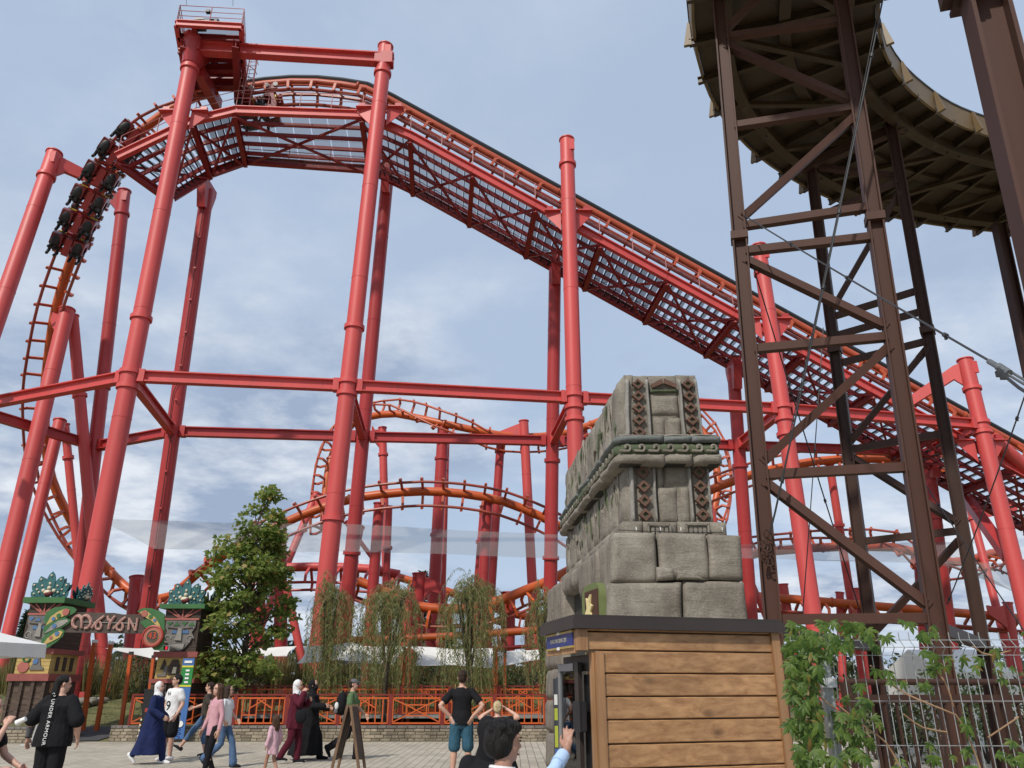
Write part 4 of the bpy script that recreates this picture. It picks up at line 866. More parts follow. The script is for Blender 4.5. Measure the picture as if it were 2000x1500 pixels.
z3 = zf(908, 12.1); Wm = storey('middle', 1.86, 3.20, 12.1, z2, z3, (0, .12, .35, .43, .78, .90, 1), 9, 'stone', 'stone', .0, sidebulge=.06)
z4a, z4b, z4c, z4d = z3, zf(888, 11.9), zf(866, 11.9), zf(849, 11.9)
storey('cornice_lower', 1.70, 3.36, 11.82, z4a-.04, z4b, (0, .45, .72, 1), 5, 'stone', 'stone', .03)
storey('cornice_band', 1.72, 3.34, 11.86, z4b, z4c, (0, 1), 1, 'stonegreen', 'stonegreen', .02)
storey('cornice_upper', 1.69, 3.37, 11.80, z4c, z4c+.10, (0, .45, .72, 1), 5, 'stoneblue', 'stoneblue', .03)
storey('cornice_top', 1.74, 3.33, 11.86, z4c+.10, z4d, (0, .45, .72, 1), 5, 'stone', 'stone', .02)
z5 = zf(732, 12.2); Wt = storey('top', 1.86, 3.20, 12.2, z4d, z5, (0, .13, .34, .72, .90, 1), 8, 'stone', 'stone', .0, taper=.05, sidebulge=.06)
# ornament on the front of both storeys
def strip(W, u0, u1, z0, z1, mat, nm, out=.05, seed=1): 
    m = MB(); y = Vector((0, -.015, 0)); block(m, [W(u0, z0)+y, W(u1, z0)+y, W(u1, z1)+y, W(u0, z1)+y], .10, out, seed, .02, .06, .01); m.build(nm, M[mat], tp, ang=1.2)
def diamonds(W, u, z0, z1, n, half):
    m = MB(); g = MB()
    for k in range(n):
        c = W(u, z0+(z1-z0)*(k+.5)/n)+Vector((0, -.03, 0)); hh = (z1-z0)/n*.5; hx = half
        o = [(-hx, 0), (0, -hh), (hx, 0), (0, hh)]; i_ = [(x*.42, y*.42) for x, y in o]; fr = frame(c, (1, 0, 0), (0, 0, 1))
        v = [fr @ Vector((x, y, 0)) for x, y in o]+[fr @ Vector((x*.9, y*.9, .05)) for x, y in o]+[fr @ Vector((x, y, .05)) for x, y in i_]+[fr @ Vector((x, y, .0)) for x, y in i_]
        m.add(v, [(j+4*a, (j+1) % 4+4*a, (j+1) % 4+4*a+4, j+4*a+4) for a in range(3) for j in range(4)])
        g.prism(i_, fr, .012, 0)
    m.build('diamond_carving', M['stonebrown'], tp); g.build('diamond_inlay', M['stonegreen'], tp)
for W, za, zb, n in ((Wm, z2, z3, 3.5), (Wt, z4d, z5-.06, 5)):
    for u0, u1 in ((.02, .075), (.30, .345), (.735, .78), (.955, .995)): strip(W, u0, u1, za+.01, zb-.01, 'stonegrey', 'pilaster', .07, u0*50)
    for u in (.19, .868): diamonds(W, u, za+.02, zb-.02, int(round(n)), .115)
strip(Wt, .35, .735, z5-.33, z5-.27, 'stonegreen', 'green_lintel', .05)
fr = frame(Wt(.54, z5-.16)+Vector((0, -.03, 0)), (1, 0, 0), (0, 0, 1))
for sx in (-1, 1):
    m = MB(); m.prism([(.01*sx, -.02), (.2*sx, -.10), (.22*sx, -.04), (.02*sx, .07)][::sx], fr, .05); m.build('chevron_carving', M['stonebrown'], tp)
for W, za, zb, rows in ((Wt, z4d, z5-.36, ((0, .5, ((.355, .53), (.54, .725))), (.52, 1, ((.355, .725),)))), (Wm, z2, z3, ((0, .62, ((.355, .60), (.61, .73))), (.64, 1, ((.355, .44), (.45, .73)))))):
    m = MB()
    for f0, f1, us in rows:
        for u0, u1 in us:
            y = Vector((0, -.012, 0)); q0, q1 = za+(zb-za)*f0+.008, za+(zb-za)*f1-.008; block(m, [W(u0, q0)+y, W(u1, q0)+y, W(u1, q1)+y, W(u0, q1)+y], .08, .035, u0*70+f0, .03, .05, .012)
    m.build('panel_block', M['stone'], tp, ang=1.2)
# wave scrolls on the green band (front and side)
m = MB()
def scroll(o, x, up, s):
    fr = frame(o, x, up); pts = []
    for k in range(15):
        a = -1.2+k*.36; r = s*(.50-.026*k); pts.append(fr @ Vector((r*math.cos(a), r*math.sin(a), .012)))
    m.path([fr @ Vector((-s*.9, -s*.42, .012)), fr @ Vector((-s*.2, -s*.45, .012))]+pts, .020, 6)
zc2 = (z4b+z4c)/2
for k in range(7): scroll(Vector((1.84+k*.23, 11.82, zc2)), (1, 0, 0), (0, 0, 1), .13)
for k in range(22): scroll(side((1.69, 11.95, zc2), .15+k*.28)+Vector((-.012, 0, 0)), -VD, (0, 0, 1), .13)
m.build('wave_pattern', M['stone'], tp)
# relief figures along the left side
rf_ = MB(); rg_ = MB(); r2 = random.Random(11)
for W, za, zb, n in ((Wm, z2, z3, 34), (Wt, z4d, z5, 30)):
    for k in range(n):
        s = .35+ (LEN-.6)*(k+r2.random()*.5)/n; z = za+(zb-za)*(.15+.5*r2.random()); hh = .15+.45*r2.random()
        p = side(W(0, z), s)+Vector((-.055, 0, 0)); q = p+Vector((-.0, r2.uniform(-.12, .12), hh)); mid = (p+q)/2+Vector((-.01, r2.uniform(-.1, .1), 0))
        q.z = min(q.z, zb-.05); (rg_ if r2.random() < .3 else rf_).path([p, mid, q], [.014, .026, .012], 6)
rf_.build('relief_pattern', M['stone'], tp); rg_.build('relief_pattern', M['stonegreen'], tp)
# carved panels on the step
m = MB()
for u0 in (.24, .60):
    x0 = 1.72+1.64*u0; z = (z1+z2)/2; 
    for a, b_ in (((0, .06), (.34, .06)), ((0, .06), (0, -.07)), ((.34, .06), (.34, -.07))): m.beam((x0+a[0], 11.90, z+a[1]), (x0+b_[0], 11.90, z+b_[1]), .03, .03)
    for k in range(4): m.box((x0+.07+k*.07, 11.905, z-.04), (.045, .03, .09))
m.build('fret_carving', M['stone'], tp)
# white fairy-light clips on the ledge
for k, px in enumerate((1243, 1290, 1330, 1411)):
    p = P(px, 1036, 11.78); MB().tube(p, p+Vector((0, 0, .05)), .008, n=5).build('cable_clip', M['white'], tp)
wr = MB(); wr.path(sag(P(1207, 1035, 11.76), P(1412, 1040, 11.76), .01), .006, 5); wr.build('wire', M['black'], tp)
# green sign board on the left side, over the opening
sb = thing('totem_sign', 'rounded olive green board with pale star shaped figure in the temple side opening', 'sign', P(1172, 1200, 11.9))
M['olive'] = paint('olive_paint', (.13, .16, .055), .1, 3, .6); M['cream'] = paint('cream_paint', (.72, .6, .30), .08, 5, .6)
fr = frame(Vector((1.37, 12.55, .25)), (.22, -.975, 0), (0, 0, 1)); o = [(-.35, 1.3), (.42, 1.3), (.42, 2.62)] + [(.42-.25+.25*math.cos(a), 2.62+.25*math.sin(a)) for a in (.4, .8, 1.2, 1.57)] + [(-.1+.25*math.cos(a)-.15, 2.62+.25*math.sin(a)) for a in (1.57, 2.0, 2.5, 3.1)]
MB().prism(o, fr, .14, -.02).build('board', M['olive'], sb)
MB().prism([(-.28, 1.4), (.34, 1.4), (.34, 2.76), (-.28, 2.76)], fr, .02, .121).build('panel', M['brown'], sb)
MB().prism([(-.16, 2.28), (-.02, 2.34), (.10, 2.30), (.06, 2.44), (.16, 2.52), (.04, 2.56), (.08, 2.70), (-.06, 2.62), (-.14, 2.66), (-.10, 2.50), (-.2, 2.42)], fr, .03, .142).build('figure', M['cream'], sb)
# ================================================================ WOODEN KIOSK
M['plank'] = woodmat('larch_planks', (.235, .115, .048), (.42, .238, .112), 0, .55, True, 26, .15)
M['plankv'] = woodmat('larch_posts', (.22, .11, .048), (.36, .20, .095), 2, .5)
M['fascia'] = paint('dark_brown_sheet', (.035, .026, .022), .15, 3, .45)
K0 = Vector((.462, 5.5, 0)); KX = Vector((.956, .293, 0)); KY = Vector((-.22, .976, 0)); KZ = Vector((0, 0, 1))
KM = Matrix(((KX.x, KY.x, 0), (KX.y, KY.y, 0), (0, 0, 1)))
def kp(x, y, z): return K0 + KX*x + KY*y + KZ*z
ki = thing('wooden_kiosk', 'small kiosk of brown larch planks with a dark flat roof in front of the temple', 'kiosk', K0)
KW = 1.575; ztop = 2.04; pb = []; 
edges_py = [1237, 1273, 1316, 1360, 1404, 1450, 1497]
def kz(py): return P(1300, py, 5.76).z
m = MB(); zl = [kz(y) for y in edges_py]; zl += [zl[-1]-.157*k for k in range(1, 10)]
zl = [z for z in zl if z > .04] + [.03]
tops = [kz(1220)] + zl[:-1]
for k in range(len(tops)):
    a, c = tops[k]-.004, zl[k]+.004; xl = .055 if k < 2 else .17
    m.loft([[kp(xl, .012, c), kp(KW-.07, .012, c), kp(KW-.07, .035, c), kp(xl, .035, c)], [kp(xl, .004, c+.006), kp(KW-.07, .004, c+.006), kp(KW-.07, .035, c+.006), kp(xl, .035, c+.006)], [kp(xl, .004, a-.006), kp(KW-.07, .004, a-.006), kp(KW-.07, .035, a-.006), kp(xl, .035, a-.006)], [kp(xl, .012, a), kp(KW-.07, .012, a), kp(KW-.07, .035, a), kp(xl, .035, a)]])
m.build('plank_wall', M['plank'], ki, ang=.4)
def kbox(x0, x1, y0, y1, z0, z1, nm, mat, par=ki): return MB().box(kp((x0+x1)/2, (y0+y1)/2, (z0+z1)/2), (x1-x0, y1-y0, z1-z0), KM).build(nm, mat if not isinstance(mat, str) else M[mat], par)
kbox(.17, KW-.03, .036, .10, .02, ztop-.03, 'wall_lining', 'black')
zhd = kz(1273)
kbox(.108, .168, -.012, .06, .02, zhd-.004, 'corner_post', 'plankv'); kbox(.088, .106, .02, .08, .02, zhd-.006, 'corner_post', 'plankv'); kbox(KW-.068, KW+.0, -.014, .06, .02, ztop-.06, 'corner_post', 'plankv')
kbox(-.02, .052, -.014, .06, zhd-.0, ztop-.075, 'header_post', 'plankv')
kbox(-.018, .0, .062, .80, zhd-.015, ztop-.075, 'header_board', 'plank')
kbox(-.06, KW+.035, -.05, .86, ztop-.072, ztop+.0, 'roof_fascia', 'fascia'); kbox(-.045, KW+.02, -.035, .845, ztop+.001, ztop+.02, 'roof_sheet', 'fascia')
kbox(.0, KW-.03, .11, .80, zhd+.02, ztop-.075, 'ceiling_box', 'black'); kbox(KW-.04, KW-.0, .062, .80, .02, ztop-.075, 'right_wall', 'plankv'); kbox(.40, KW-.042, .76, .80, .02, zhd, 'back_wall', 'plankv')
kbox(.11, .15, .081, .78, zhd-.13, zhd-.02, 'lintel_panel', 'fascia')
kbox(.118, .16, .10, .30, .02, zhd-.15, 'door_jamb', 'black')
# open cabinet door with glass
dr = MB(); M['kglass'] = glassmat('kiosk_glass'); M['alu'] = paint('aluminium', (.45, .46, .47), .08, 6, .35, metal=.7); M['anth'] = paint('anthracite', (.05, .055, .065), .1, 5, .45)
dx0 = .05
dd = MB()
DZ0, DZ1 = .06, kz(1293)
fp = lambda y, z, x=.075: kp(x, y, z)
o = MB(); o.box(fp(.30, (DZ0+DZ1)/2), (.03, .09, DZ1-DZ0), KM); o.build('door_stile', M['fascia'], ki)
o = MB(); o.box(fp(.74, (DZ0+DZ1)/2), (.03, .05, DZ1-DZ0), KM); o.box(fp(.545, DZ1-.03), (.031, .34, .05), KM); o.build('door_frame', M['alu'], ki)
o = MB(); o.box(fp(.535, (DZ0+DZ1)/2-.03), (.008, .37, DZ1-DZ0-.07), KM); o.build('door_glass', M['kglass'], ki)
hz0, hz1 = kz(1428), kz(1370)
o = MB(); o.box(fp(.21, (hz0+hz1)/2, .05), (.05, .16, hz1-hz0), KM); o.box(fp(.12, (hz0+hz1)/2, .052), (.03, .02, hz1-hz0-.01), KM); o.box(fp(.30, (hz0+hz1)/2, .052), (.03, .02, hz1-hz0-.01), KM); hl = o.build('door_handle', M['black'], ki)
# blue name plate on the header
bs = thing('name_plate', 'small dark blue enamel plate with gold edges on the kiosk header', 'sign', kp(-.03, .5, zhd))
M['blue'] = paint('blue_enamel', (.028, .045, .19), .06, 4, .3); M['gold'] = paint('gold_trim', (.62, .47, .16), .15, 8, .3, metal=.5)
za, zb = zhd+.035, ztop-.09
def bbox(y0, y1, z0, z1, x, th, nm, mt): return MB().box(kp(x, (y0+y1)/2, (z0+z1)/2), (th, y1-y0, z1-z0), KM).build(nm, M[mt], bs)
bbox(.085, .76, za, zb, -.024, .01, 'plate', 'blue')
bbox(.08, .765, zb, zb+.014, -.026, .014, 'gold_edge', 'gold'); bbox(.08, .765, za-.014, za, -.026, .014, 'gold_edge', 'gold')
fr = frame(kp(-.031, .43, (za+zb)/2), -KY, KZ)
text_mesh('PUNKT INFORMACYJNY', .042, M['stonegrey'], 'lettering', bs, fr, .001, .95)
for z in (.052, -.052): MB().prism([(-.035, -.01), (.035, -.01), (.035, .01), (-.035, .01)], fr @ Matrix.Translation((0, z, 0)), .002).build('small_mark', M['white'], bs)
# leaflet board at the temple's side corner
lf = thing('leaflet_board', 'narrow dark grey board with yellow green leaflets beside the kiosk door', 'notice board', P(1092, 1500, 13))
MB().beam(P(1093, 1323, 13), P(1093, 1323, 13)*1+Vector((0, 0, -1.75)), .12, .06).build('post', M['anth'], lf)
fr = frame(P(1085, 1323, 13.0), (1, .3, 0), (0, 0, 1)); MB().prism([(-.045, -1.6), (.03, -1.6), (.03, -.02), (-.045, -.02)], fr, .03).build('panel', M['anth'], lf)
M['lime'] = paint('lime_paper', (.45, .5, .06), .05, 5, .6); M['paperblue'] = paint('blue_paper', (.08, .14, .4), .05, 5, .6)
for z0, z1, mt in ((-.62, -.45, 'lime'), (-1.0, -.70, 'lime'), (-.40, -.25, 'white'), (-1.2, -1.02, 'paperblue')): MB().prism([(-.04, z0), (.025, z0), (.025, z1), (-.04, z1)], fr, .004, .031).build('leaflet', M[mt], lf)

# ================================================================ MESH FENCE WITH CREEPER
fnc = thing('mesh_fence', 'galvanised welded wire fence with folded top on the right', 'fence', (2.6, 4.5, 0))
Y0f = 4.55
def fx(px, py, Y=Y0f): return P(px, py, Y)
xa, xb = fx(1550, 1300).x, fx(2040, 1300).x
def fy(x): return Y0f - (x-xa)*.05
prof = [(1.775, 0), (1.735, 0), (1.695, .045), (1.655, 0), (.05, 0)]
zt = fx(1800, 1258).z
dz = zt-1.715
m = MB(); n = int((xb-xa)/.0545)
for k in range(n):
    x = xa+.0545*k; m.path([Vector((x, fy(x)-o_, z+dz)) for z, o_ in prof], .0026, 4, True)
M['wiregrey'] = paint('dull_galvanised_wire', (.30, .325, .325), .15, 6, .5, metal=.2)
m.build('wire', M['wiregrey'], fnc)
m = MB()
for z, o_ in ((1.735, 0), (1.695, .049), (1.655, 0), (1.42, 0), (1.20, 0), (.98, 0), (.72, 0), (.5, 0), (.28, 0), (.1, 0)):
    m.path([Vector((x, fy(x)-o_+.005, z+dz)) for x in (xa, (xa+xb)/2, xb)], .0026, 4)
m.build('cross_wire', M['wiregrey'], fnc)
p = fx(1612, 1300, 4.62); o = MB(); o.box((p.x, p.y+.03, .93), (.055, .055, 1.72)); o.build('post', M['wiregrey'], fnc)
o = MB(); o.box((p.x, p.y+.0, 1.62), (.075, .07, .05)); o.build('post_clip', M['steel'], fnc)
M['creeper'] = leafmat('creeper_leaves', (.035, .08, .010), (.105, .165, .026), (.19, .12, .03), .35); M['stem'] = paint('creeper_stem', (.28, .17, .09), .2, 8, .7)
def palm_leaf(mb, c, d, up, s, rnd):
    """five pointed leaflets hanging from one stalk"""
    d = Vector(d).normalized(); n = d.cross(Vector(up)).normalized(); u = n.cross(d)
    for a, ln in ((-1.25, .6), (-.62, .85), (0, 1), (.62, .85), (1.25, .6)):
        ax = (d*math.cos(a)+n*math.sin(a)); l = s*ln*rnd.uniform(.85, 1.1); sd_ = u.cross(ax)*l*.15; dr = -u*l*.22*rnd.uniform(.2, 1.2); fold = u*l*.05
        vs = [c, c+ax*l*.3+sd_*.8, c+ax*l*.62+sd_+dr*.4, c+ax*l+dr, c+ax*l*.62-sd_+dr*.4, c+ax*l*.3-sd_*.8, c+ax*l*.5+fold+dr*.3]
        mb.add(vs, [(0, 1, 6), (1, 2, 6), (2, 3, 6), (3, 4, 6), (4, 5, 6), (5, 0, 6)])
cr = thing('creeper_vine', 'five leaved green creeper hanging over the wire fence and its post', 'creeper', fx(1600, 1400)); r3 = random.Random(3); lv_ = MB(); stm = MB()
def leafclump(px0, px1, py0, py1, n, s0, s1, Ya=4.2, Yb=4.6):
    for _ in range(n):
        px, py = r3.uniform(px0, px1), r3.uniform(py0, py1); c = P(px, py, r3.uniform(Ya, Yb)); d = Vector((r3.uniform(-.7, .7), r3.uniform(-.6, .1), -r3.uniform(.5, 1.1)))
        palm_leaf(lv_, c, d, Vector((r3.uniform(-.4, .4), -1, r3.uniform(.1, .8))), r3.uniform(s0, s1), r3)
for a in ((1535, 1660, 1212, 1262, 62), (1538, 1600, 1250, 1330, 60), (1600, 1650, 1250, 1285, 18), (1540, 1596, 1320, 1420, 60), (1545, 1600, 1400, 1520, 46), (1600, 1700, 1440, 1530, 52), (1640, 1740, 1225, 1275, 34), (1655, 1700, 1212, 1230, 8), (1760, 1830, 1210, 1250, 16), (1620, 1680, 1320, 1420, 20), (1630, 1680, 1400, 1470, 22), (1680, 1720, 1360, 1470, 13), (1775, 1850, 1270, 1370, 22), (1880, 1925, 1255, 1300, 7), (1930, 2010, 1250, 1335, 16), (1860, 1900, 1390, 1500, 14), (1915, 2005, 1410, 1500, 16), (1730, 1780, 1265, 1330, 8), (1700, 1720, 1300, 1360, 4), (1985, 2010, 1225, 1260, 4), (1790, 1830, 1450, 1500, 6), (1735, 1760, 1480, 1530, 5), (1800, 1990, 1240, 1300, 8), (1540, 1600, 1260, 1500, 40)):
    leafclump(*a[:4], int(a[4]*(.60 if a[1] <= 1700 else .42)), .05, .088)
for pts in (((1700, 1300), (1760, 1350), (1840, 1385), (1870, 1400), (1900, 1460), (1925, 1530)), ((1640, 1380), (1690, 1420), (1730, 1450), (1760, 1500), (1790, 1540)), ((1830, 1310), (1850, 1340), (1862, 1380)), ((1650, 1240), (1662, 1215)), ((1900, 1262), (1930, 1280), (1975, 1270)), ((1765, 1395), (1800, 1420), (1850, 1430)), ((1560, 1230), (1580, 1330), (1570, 1430), (1600, 1520)), ((1930, 1440), (1960, 1420), (1990, 1400)), ((1600, 1360), (1650, 1400), (1700, 1440))):
    stm.path(spline([P(x, y, 4.42+.05*math.sin(x)) for x, y in pts], .06), .0045, 5)
lv_.build('leaves', M['creeper'], cr, smooth=False); stm.build('stems', M['stem'], cr)
# brown guard railing behind the fence
gr_ = thing('guard_railing', 'dark brown picket railing between the wire fence and the tower foot', 'railing', P(1800, 1480, 9)); Yg = 8.6
za, zb = P(1800, 1332, Yg).z, P(1800, 1365, Yg).z; xg0, xg1 = P(1660, 1400, Yg).x, P(2100, 1400, Yg).x
MB().tube((xg0, Yg, za), (xg1, Yg, za), .032).build('top_rail', M['browndark'], gr_); MB().beam((xg0, Yg, zb), (xg1, Yg, zb), .06, .08).build('mid_rail', M['browndark'], gr_); MB().beam((xg0, Yg, .2), (xg1, Yg, .2), .06, .08).build('bottom_rail', M['browndark'], gr_)
n = int((xg1-xg0)/.125)
for k in range(n+1):
    x = xg0+.125*k
    if k % 13 == 0: MB().box((x, Yg, za/2), (.08, .08, za)).build('post', M['browndark'], gr_)
    else: MB().box((x, Yg, (zb+.2)/2), (.022, .03, zb-.24)).build('picket', M['browndark'], gr_)
# ================================================================ GARDEN WALL, RAILINGS, GATE
M['brick'] = paint('split_face_block', (.24, .195, .135), .2, 5, .9, bump=.5, bscale=30, island=.38, col2=(.27, .23, .17))
M['brickcap'] = paint('grey_cap_block', (.16, .14, .125), .2, 5, .9, bump=.4, bscale=30, island=.22)
def block_wall(label, x0, x1, y, h=.455, courses=5, dep=.32, ang=0, name='garden_wall'):
    t = thing(name, label, 'wall', ((x0+x1)/2, y, 0)); r = random.Random(int(abs(x0)*100)); ch = h/courses
    for c in range(courses):
        m = MB(); x = x0 - r.uniform(0, .2)
        while x < x1-.01:
            wdt = r.choice((.20, .27, .34)); a, b_ = max(x, x0), min(x+wdt, x1); x += wdt
            if b_-a < .05: continue
            o = r.uniform(-.012, .012); z = c*ch; e = .018; ya = y+o
            ring = lambda i, yy: [Vector((a+i, yy, z+i*.8+.003)), Vector((b_-i-.006, yy, z+i*.8+.003)), Vector((b_-i-.006, yy, z+ch-i*.8-.003)), Vector((a+i, yy, z+ch-i*.8-.003))]
            m.loft([ring(0, y+dep), ring(0, ya+.02), ring(e, ya)])
        m.build('course', M['brickcap' if c == courses-1 else 'brick'], t, ang=.4)
    return t
XR0, XR1 = P(214, 1430, 26.4).x, 1.25
block_wall('low block wall along the plaza under the orange railings', XR0, XR1, 26.42)
block_wall('short low block wall under the left totem pillar', -17.4, P(136, 1430, 25.6).x, 25.6)
M['railorange'] = paint('railing_orange', (.29, .050, .009), .2, 2, .55, dirt=(.18, .035, .012), dirtamt=.5); M['railred'] = paint('dark_red_rail', (.17, .016, .010), .15, 3, .45)
def orange_panel(kind, wd=1.62):
    t = thing('railing_panel', None, None)
    top, b0 = .80, .06
    for x in (0, wd): MB().box((x, 0, .45), (.075, .075, .93)).build('post', M['railred'], t)
    m = MB(); m.beam((0, 0, .90), (wd, 0, .90), .06, .05); m.build('handrail', M['railred'], t)
    m = MB(); m.beam((.04, 0, top), (wd-.04, 0, top), .05, .05); m.beam((.04, 0, b0), (wd-.04, 0, b0), .05, .05); m.beam((.06, 0, b0), (.06, 0, top), .04, .05, up=(0, 1, 0)); m.beam((wd-.06, 0, b0), (wd-.06, 0, top), .04, .05, up=(0, 1, 0)); m.build('frame', M['orange'], t)
    m = MB(); q = lambda a, b_: m.beam((a[0]*wd, .004, a[1]), (b_[0]*wd, .004, b_[1]), .035, .04, up=(0, 1, 0))
    if kind == 0:
        for a, b_ in (((.05, .1), (.32, .3)), ((.95, .1), (.68, .3)), ((.05, .76), (.32, .58)), ((.95, .76), (.68, .58)), ((.3, .28), (.7, .28)), ((.3, .6), (.7, .6)), ((.3, .28), (.3, .6)), ((.7, .28), (.7, .6)), ((.3, .28), (.7, .6)), ((.3, .6), (.7, .28))): q(a, b_)
    elif kind == 1:
        for a, b_ in (((.05, .1), (.95, .76)), ((.05, .76), (.95, .1)), ((.2, .08), (.2, .78)), ((.8, .08), (.8, .78)), ((.5, .08), (.5, .43))): q(a, b_)
    else:
        for f in (.14, .28, .42, .58, .72, .86): q((f, .08), (f, .78))
        q((.28, .5), (.58, .78)); q((.72, .5), (.42, .78)); q((.14, .3), (.42, .3))
    m.build('lattice', M['orange'], t)
    return t
protos = [orange_panel(k) for k in range(3)]; used = [False]*3; GP = 'orange lattice railings of the queue behind the garden wall'
def put_panel(kind, x, y, z, lab, rz=0):
    o = copy_tree(protos[kind]) if used[kind] else protos[kind]; used[kind] = True; o.location = (x, y, z); o.rotation_euler = (0, 0, rz); tag(o, lab, 'railing panel', GP)
xs_ = XR0+.45; k = 0
while xs_ < XR1-1.2:
    put_panel((0, 1, 2, 1, 2)[k % 5], xs_, 26.66, .455 - .0, 'orange lattice railing panel standing along the top of the low block wall'); xs_ += 1.66; k += 1
for rowy, z0, n0, kk in ((28.2, .2, -10.4, 2), (29.7, .42, -9.3, 0), (31.4, .8, -8.6, 1)):
    x = n0
    while x < 1.6: put_panel(kk, x, rowy, .71, 'orange queue railing panel standing on the grey queue deck behind the front railings'); x += 1.66
M['deck'] = paint('grey_deck', (.22, .215, .20), .15, 2, .8)
qd = thing('queue_deck', 'low grey queue deck carrying the rear orange railings', 'deck', (-4.5, 29.8, .3)); MB().box((-4.4, 29.85, .66), (13.2, 3.6, .1)).build('slab', M['deck'], qd)
for x in (-10.5, -7.4, -4.3, -1.2, 1.8): MB().box((x, 28.3, .3), (.12, .12, .62)).build('leg', M['deck'], qd); MB().box((x, 31.4, .5), (.12, .12, .24)).build('leg', M['deck'], qd)
# --- totem pillars
M['tplank'] = woodmat('dark_brown_boards', (.030, .018, .012), (.062, .04, .028), 0, .7, False, 18); M['tbase'] = woodmat('weathered_brown_boards', (.055, .034, .024), (.105, .07, .05), 0, .75, False, 18)
M['tyellow'] = paint('faded_yellow_boards', (.46, .33, .11), .15, 3, .7, dirt=(.2, .14, .07), dirtamt=.5); M['tred'] = paint('faded_red_boards', (.25, .065, .055), .15, 4, .7); M['tpink'] = paint('pinkish_battens', (.36, .11, .085), .15, 4, .7)
M['tgreen'] = paint('green_boards', (.035, .125, .035), .18, 3, .65); M['teal'] = paint('teal_feather', (.022, .105, .11), .2, 4, .6); M['tealdark'] = paint('dark_teal_feather', (.008, .035, .042), .2, 4, .6)
M['tgrey'] = stone_mat('carved_grey_wood', (.12, .11, .10), (.22, .205, .19)); M['bead'] = paint('cream_ball', (.62, .55, .40), .1, 6, .5); M['beadred'] = paint('maroon_ball', (.14, .02, .018), .1, 6, .5); M['tblue'] = paint('blue_inlay', (.07, .15, .30), .1, 6, .5)
def leafshape(ln, wd, n=8):
    pts = []
    for i in range(n+1): u = i/n; pts.append((wd*(math.sin(math.pi*u**1.25)**.6)*.5+.02*(1-u), ln*u))
    return pts + [(-x, y) for x, y in reversed(pts[1:-1])]
def fan(par, c, y_normal, scale, front=True):
    """upright fan of feather boards studded with balls"""
    X, Z = (Vector((1, 0, 0)), Vector((0, 0, 1))) if front else (Vector((0, 1, 0)), Vector((0, 0, 1)))
    nrm = Vector(y_normal); m = MB(); dk = MB(); bd = MB()
    for k, (a, ln, bx) in enumerate(((0, .98, 0), (-.36, .86, -.12), (.36, .86, .12), (-.72, .74, -.2), (.72, .74, .2), (-1.15, .52, -.24), (1.15, .52, .24))):
        ax = X*math.sin(a)+Z*math.cos(a); o = Vector(c)+X*bx*scale+nrm*(.05-.012*k)
        fr = frame(o, ax.cross(nrm), ax); m.prism(leafshape(ln*scale, .33*scale), fr, .035)
        for f in (.55, .84) if k < 5 else (.7,):
            bd.ell(o+ax*ln*scale*f+nrm*.05, (.040*scale,)*3, None, 8, 6)
        if k in (3, 4, 1, 2):
            o2 = o - nrm*.22; fr = frame(o2, ax.cross(nrm), ax); dk.prism(leafshape(ln*scale*.95, .2*scale), fr, .03)
    m.build('feather_fan', M['teal'], par); dk.build('rear_feathers', M['tealdark'], par)
    for x, z, r in ((-.2, .26, .07), (.2, .26, .07), (0, .36, .075), (0, .52, .05), (-.36, .2, .04), (.36, .2, .04)): bd.ell(Vector(c)+X*x*scale+Z*z*scale+nrm*.09, (r*scale,)*3, None, 10, 7)
    bd.build('ball_studs', M['bead'], par)
    MB().ell(Vector(c)+Z*.15*scale+nrm*.08, (.17*scale, .1*scale, .11*scale), None, 12, 8).build('nose_ball', M['beadred'], par)
    MB().ell(Vector(c)+Z*.19*scale+nrm*.075-X*.03, (.16*scale, .1*scale, .1*scale), None, 12, 8).build('nose_ball', M['bead'], par)
